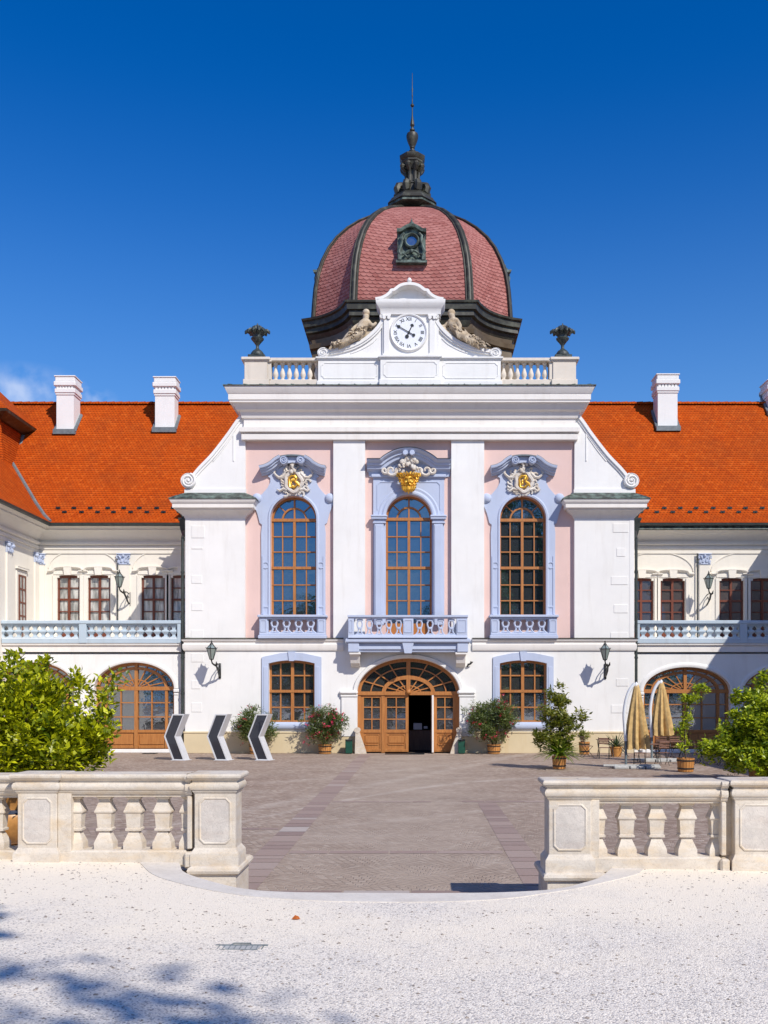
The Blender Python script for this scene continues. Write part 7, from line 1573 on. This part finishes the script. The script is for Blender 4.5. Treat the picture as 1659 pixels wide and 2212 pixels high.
# closed cantilever parasols
def parasol(px, d, H, ztop, zbot, label, seed):
    x = PX(px, d); e = empty('cantilever_parasol', (x, d, 0), 0, label, 'parasol', 'closed sand-coloured parasols')
    b_ = MB()
    for a, c in ((-0.45, -0.3), (0.1, -0.3), (0.65, -0.3)): b_.bbox(a, a+0.5, c, c+0.55, 0.0, 0.10, 0.02)
    b_.bbox(-0.8, 1.15, -0.12, 0.06, 0.08, 0.14, 0.01); b_.build('base', 'concrete', e)
    f = MB(); f.tube([(0, 0, 0.08), (0, 0, 0.98)], 0.045, 10); f.build('foot_post', 'flash', e, 40)
    k = H/2.95
    m_ = MB(); pts = catmull([(0, 0, 0.95), (-0.04, 0, 1.4*k), (-0.06, 0, 1.85*k), (0.01, 0, 2.3*k), (0.13, 0, 2.62*k), (0.30, 0, 2.84*k)], 5); m_.tube(pts, 0.06, 10); m_.build('curved_mast', 'mast', e, 40)
    m_ = MB(); m_.tube([(0.28, 0, 2.84*k), (0.36, 0, 2.76*k)], 0.045, 8); m_.lathe([(0.02, 0.1), (0.06, 0.04), (0.07, -0.1), (0.05, -0.14)], (0.36, 0.0, ztop), 10); m_.build('top_joint', 'mast', e, 40)
    c = MB(); rr = random.Random(seed); n = 44; rings = []
    for j in range(13):
        t = j/12; z = ztop-(ztop-zbot)*t; R_ = 0.07+0.42*t**0.8
        ring_ = []
        for i in range(n):
            a = 2*pi*i/n; fold = 0.62*t**0.4*(0.5+0.5*cos(a*9+1.2*sin(t*3)))*(0.8+0.3*sin(i*1.7))
            r_ = R_*(1-fold); dz = -0.06*t*abs(sin(a*4.5+seed)) if j == 12 else 0
            ring_.append((0.37+0.02*t+r_*cos(a), r_*0.8*sin(a), z+dz))
        rings.append(ring_)
    c.loft(rings); c.build('folded_canopy', 'canvas', e, 70)
parasol(1352, 33.7, 3.05, 2.90, 0.72, 'closed sand parasol on a white curved mast, nearer one', 3)
parasol(1408, 37.2, 3.2, 3.05, 1.05, 'closed sand parasol further back, half hidden by tables', 5)
# bistro furniture
def chair(x, y, rz, label):
    e = empty('bistro_chair', (x, y, 0), rz, label, 'chair', 'folding wooden bistro chairs')
    w = 0.21
    for s_ in (-1, 1):
        f = MB(); f.tube([(s_*w, -0.20, 0.0), (s_*w, 0.16, 0.46), (s_*w, 0.24, 0.88)], 0.011, 6); f.tube([(s_*(w-0.03), 0.24, 0.0), (s_*(w-0.03), -0.18, 0.45)], 0.011, 6); f.build('frame', 'iron', e, 40)
    st = MB()
    for i in range(5): st.bbox(-w, w, -0.2+i*0.085, -0.135+i*0.085, 0.45, 0.468, 0.004)
    st.build('seat', 'teak', e)
    b_ = MB()
    for z in (0.62, 0.70, 0.80): t = (z-0.46)/0.42; yy = 0.16+0.08*t; b_.bbox(-w-0.01, w+0.01, yy-0.02, yy-0.002, z, z+0.055, 0.004)
    b_.build('backrest', 'teak', e)
def table(x, y, label, L_=0.7, W_=0.6, rz=0):
    e = empty('bistro_table', (x, y, 0), rz, label, 'table', 'wooden bistro tables')
    t_ = MB(); n = 7
    for i in range(n): t_.bbox(-L_/2, L_/2, -W_/2+i*W_/n, -W_/2+(i+0.85)*W_/n, 0.715, 0.735, 0.004)
    t_.build('tabletop', 'teak', e)
    for s_ in (-1, 1):
        f = MB(); f.tube([(s_*L_*0.42, -W_*0.42, 0), (s_*L_*0.42, W_*0.42, 0.70)], 0.013, 6); f.tube([(s_*L_*0.42, W_*0.42, 0), (s_*L_*0.42, -W_*0.42, 0.70)], 0.013, 6); f.build('cross_legs', 'iron', e, 40)
def F(px, d): return PX(px, d)
chair(F(1268, 40.3), 40.3, radians(100), 'folding bistro chair nearest the wall lantern, at the left end')
table(F(1308, 40.2), 40.2, 'small slatted table between the leftmost bistro chairs')
chair(F(1345, 40.6), 40.6, radians(-95), 'folding bistro chair right of the leftmost small table')
chair(F(1305, 38.9), 38.9, radians(165), 'folding bistro chair in front of the leftmost small table')
table(F(1402, 36.2), 36.2, 'slatted table between the two closed parasols', 0.9, 0.7)
chair(F(1382, 35.2), 35.2, radians(170), 'folding bistro chair directly right of the nearer parasol')
chair(F(1430, 35.4), 35.4, radians(190), 'folding bistro chair below the further parasol')
table(F(1448, 38.5), 38.5, 'slatted table behind the small citrus tub', 1.0, 0.7)
chair(F(1462, 39.8), 39.8, radians(10), 'folding bistro chair behind the table by the citrus tub')
chair(F(1428, 39.6), 39.6, radians(-15), 'folding bistro chair at the arched glass door')
chair(F(1416, 37.5), 37.5, radians(75), 'folding bistro chair turned sideways under the further parasol')
table(F(1538, 36), 36, 'slatted table in the shade left of the big bush', 0.9, 0.7)
chair(F(1512, 35.4), 35.4, radians(80), 'folding bistro chair in the shade right of the citrus tub')
chair(F(1562, 35.2), 35.2, radians(-100), 'folding bistro chair in the shade half behind the big bush')
# napkin-pale menu holder on the table
# litter bins, guard stones, door mat
def bin_(px, label):
    y = 42.55; e = empty('litter_bin', (PX(px, y), y, 0), 0, label, 'bin', 'green litter bins beside the portal')
    m_ = MB(); m_.bbox(-0.15, 0.15, -0.15, 0.15, 0.03, 0.58, 0.02); m_.bbox(-0.12, 0.12, -0.12, 0.12, 0, 0.04, 0.01); m_.build('body', 'bin', e)
    m_ = MB(); m_.bbox(-0.165, 0.165, -0.165, 0.165, 0.585, 0.63, 0.015); m_.bbox(-0.10, 0.10, -0.165, 0.0, 0.55, 0.60, 0.01); m_.build('rim', 'iron', e)
bin_(753.7, 'green litter bin left of the entrance'); bin_(997, 'green litter bin right of the entrance')
def guard(px, s_, label):
    y = D0-0.28; e = empty('guard_stone', (PX(px, y), y, 0), 0, label, 'guard stone', 'stone wheel guards at the portal corners')
    m_ = MB(); prof = [(-0.16, 0.34, 0), (-0.16, 0.30, 0.15), (-0.15, 0.18, 0.5), (-0.14, 0.06, 0.85), (-0.13, 0.02, 0.98)]
    m_.loft([[(s_*a, -0.18, z), (s_*b, -0.18, z), (s_*b, 0.16, z), (s_*a, 0.16, z)] for a, b, z in prof])
    m_.build('shaft', 'balus', e, 30)
    m_ = MB(); m_.loft([[(s_*0-0.06*s_+0.14*cos(t)+dx, y_, 1.03+0.12*sin(t)) for t in [2*pi*k/16 for k in range(16)]] for y_, dx in ((-0.2, 0), (0.16, 0))]); m_.build('scroll_head', 'balus', e, 40)
guard(775, 1, 'cream guard stone at the left foot of the entrance arch'); guard(989, -1, 'shaded guard stone at the right foot of the entrance arch')
m_ = MB(); m_.bbox(PX(832, 42.3), PX(917, 42.3), 42.0, 42.65, 0.004, 0.03, 0.008)
o = m_.build('door_mat', 'iron'); tag(o, 'dark flat door mat on the paving before the open door', 'door mat')
m_ = MB(); m_.bbox(PX(305, 42.3), PX(334, 42.3), 42.4, 42.9, 0.004, 0.03, 0.008)
o = m_.build('door_mat', 'iron'); tag(o, 'small dark mat in front of the arched glass door on the left', 'door mat')
# desk seen through the open door
xd = FX(906); e = empty('reception_desk', (xd, D0+2.2, 0.006), 0, 'dark desk with pale papers inside the open entrance door', 'desk')
m_ = MB(); m_.bbox(-0.6, 0.6, -0.3, 0.3, 0, 0.95, 0.02); m_.build('body', 'teak', e); m_ = MB(); m_.bbox(-0.28, 0.12, -0.35, -0.29, 0.98, 1.28, 0.01); m_.bbox(0.2, 0.38, -0.33, -0.29, 1.02, 1.14, 0.01); m_.build('papers', 'paper', e)
# drain grate in the gravel and a fallen leaf
gx, gy = gpt(519, 2047); e = empty('drain_grate', (gx, gy, gz(gx)), 0, 'weathered iron drain grate sunk in the foreground gravel', 'drain grate')
m_ = MB(); hw = 0.17
m_.bbox(-0.20, 0.20, 0.055, 0.07, -0.02, 0.008, 0.002)
for i in range(9): m_.bbox(-0.17+i*0.042, -0.163+i*0.042, -0.05, 0.06, -0.02, 0.004, 0.001)
m_.bbox(-0.15, 0.14, -0.062, -0.055, -0.02, 0.004, 0.001)
m_.tube([(-0.08, 0.07, 0.004), (-0.07, 0.11, 0.006), (0.06, 0.11, 0.006), (0.07, 0.07, 0.004)], 0.006, 5)
m_.build('grate_bars', 'flash', e)
m_ = MB(); m_.add([(-0.10, -0.05, 0.002), (0.14, -0.05, 0.002), (0.16, 0.055, 0.002), (-0.15, 0.055, 0.002)], [(0, 1, 2, 3)]); m_.build('silted_tray', 'concrete', e)
gx, gy = gpt(639, 1986); m_ = MB()
m_.add([(-0.035, -0.01, 0.004), (-0.01, 0.03, 0.03), (0.02, 0.02, 0.022), (0.04, -0.005, 0.004), (0.01, -0.03, 0.008), (-0.015, -0.025, 0.006), (0, 0, 0.018)], [(0, 1, 6), (1, 2, 6), (2, 3, 6), (3, 4, 6), (4, 5, 6), (5, 0, 6)])
o = m_.build('fallen_leaf', 'leafdry', off=(gx, gy, gz(gx)+0.001)); tag(o, 'curled orange dry leaf lying on the gravel', 'leaf')
# loose darker grit on the gravel
rr = np.random.default_rng(5); m_ = MB(); n = 2600
for i in range(n):
    d = 4.8+6.2*rr.random()**0.8; x = rr.uniform(-4.8, 4.2)*d/6.5 if d < 8 else rr.uniform(-5.2, 4.6)
    if d > 8.9 and -2.7 < x < 2.2: continue
    s_ = 0.004+0.007*rr.random()**2; a = rr.uniform(0, pi); e1 = 1+rr.random()*1.2
    P_ = [(x+s_*e1*cos(a+k*pi/2), d+s_*(1 if k % 2 else e1)*sin(a+k*pi/2), gz(x)+0.001) for k in range(4)]+[(x, d, gz(x)+s_*0.9)]
    m_.add(P_, [(0, 1, 4), (1, 2, 4), (2, 3, 4), (3, 0, 4)])
o = m_.build('loose_grit', simple('grit', (0.30, 0.25, 0.21), 0.9, 0, 0.6, 90, 0)); tag(o, 'loose dark grit and twigs scattered on the gravel', 'grit', kind='stuff')

# ================================================================== TREES BEHIND THE VIEWER (mirrored in the panes, one shades the gravel)
def tree(x, y, H, R_, n, ls, label, seed, zc=0.62, sh=0.55, rzf=0.36, extra=None):
    e = empty('linden_tree', (x, y, 0.4), 0, label, 'tree', 'trees standing behind the viewer')
    rr = random.Random(seed); t_ = MB()
    t_.tube([(0, 0, -0.1), (0.1, 0, H*0.2), (0.0, 0.1, H*0.5), (0.1, 0, H*0.85)], [0.38, 0.30, 0.2, 0.05], 8)
    for k in range(9):
        a = k*2.4; z = H*(0.28+0.06*k); l = R_*0.8; t_.tube([(0, 0, z), (l*0.5*cos(a), l*0.5*sin(a), z+l*0.35), (l*cos(a), l*sin(a), z+l*0.6)], [0.14, 0.08, 0.02], 6)
    t_.build('trunk', 'bark', e, 60)
    P, O, C = blob_pts(n, (0, 0, H*zc), (R_, R_, H*rzf), 90, R_*0.26, seed, sh)
    if extra is not None:
        P2, O2, C2 = blob_pts(330, extra, (0.45, 0.6, 0.3), 5, 0.28, seed+1, 0.4); P = np.concatenate([P, P2])
        b_ = MB(); b_.tube([(0, 0, extra[2]*0.7), (extra[0]*0.5, extra[1]*0.5, extra[2]*0.9), extra], [0.15, 0.09, 0.03], 6); b_.build('branch', 'bark', e, 60)
    leaves('crown', 'leafE', e, P, ls, 0.1, 0.8, 0.7, seed)
tree(5.3, -9.75, 17.5, 4.6, 21000, 0.30, 'tall linden just behind the viewer on the right', 101, extra=(-1.75, 6.95, 11.5))
tree(13.4, -35, 30, 5.6, 15000, 0.55, 'tallest linden far behind the viewer on the right', 102)
tree(-14, -34, 15, 7, 6000, 0.55, 'round linden far behind the viewer on the left', 103)
tree(2, -40, 13, 7, 6000, 0.55, 'low linden far behind the viewer in the middle', 104)
tree(24, -38, 15, 7.5, 6000, 0.55, 'round linden to the right of the tallest one', 105)
tree(-28, -38, 15, 8, 6000, 0.6, 'broad linden far behind the viewer at the far left', 106)

P, O, C = blob_pts(26000, (0, -48, 4.5), (60, 5, 4.5), 260, 3.2, 120, 0.1); P = P[P[:, 2] > 0.3]
o = leaves('distant_wood', 'leafE', None, P, 0.8, 0.1, 0.8, 0.8, 121); tag(o, 'low green park thicket behind the viewer, mirrored in the ground floor panes', 'thicket', kind='stuff')
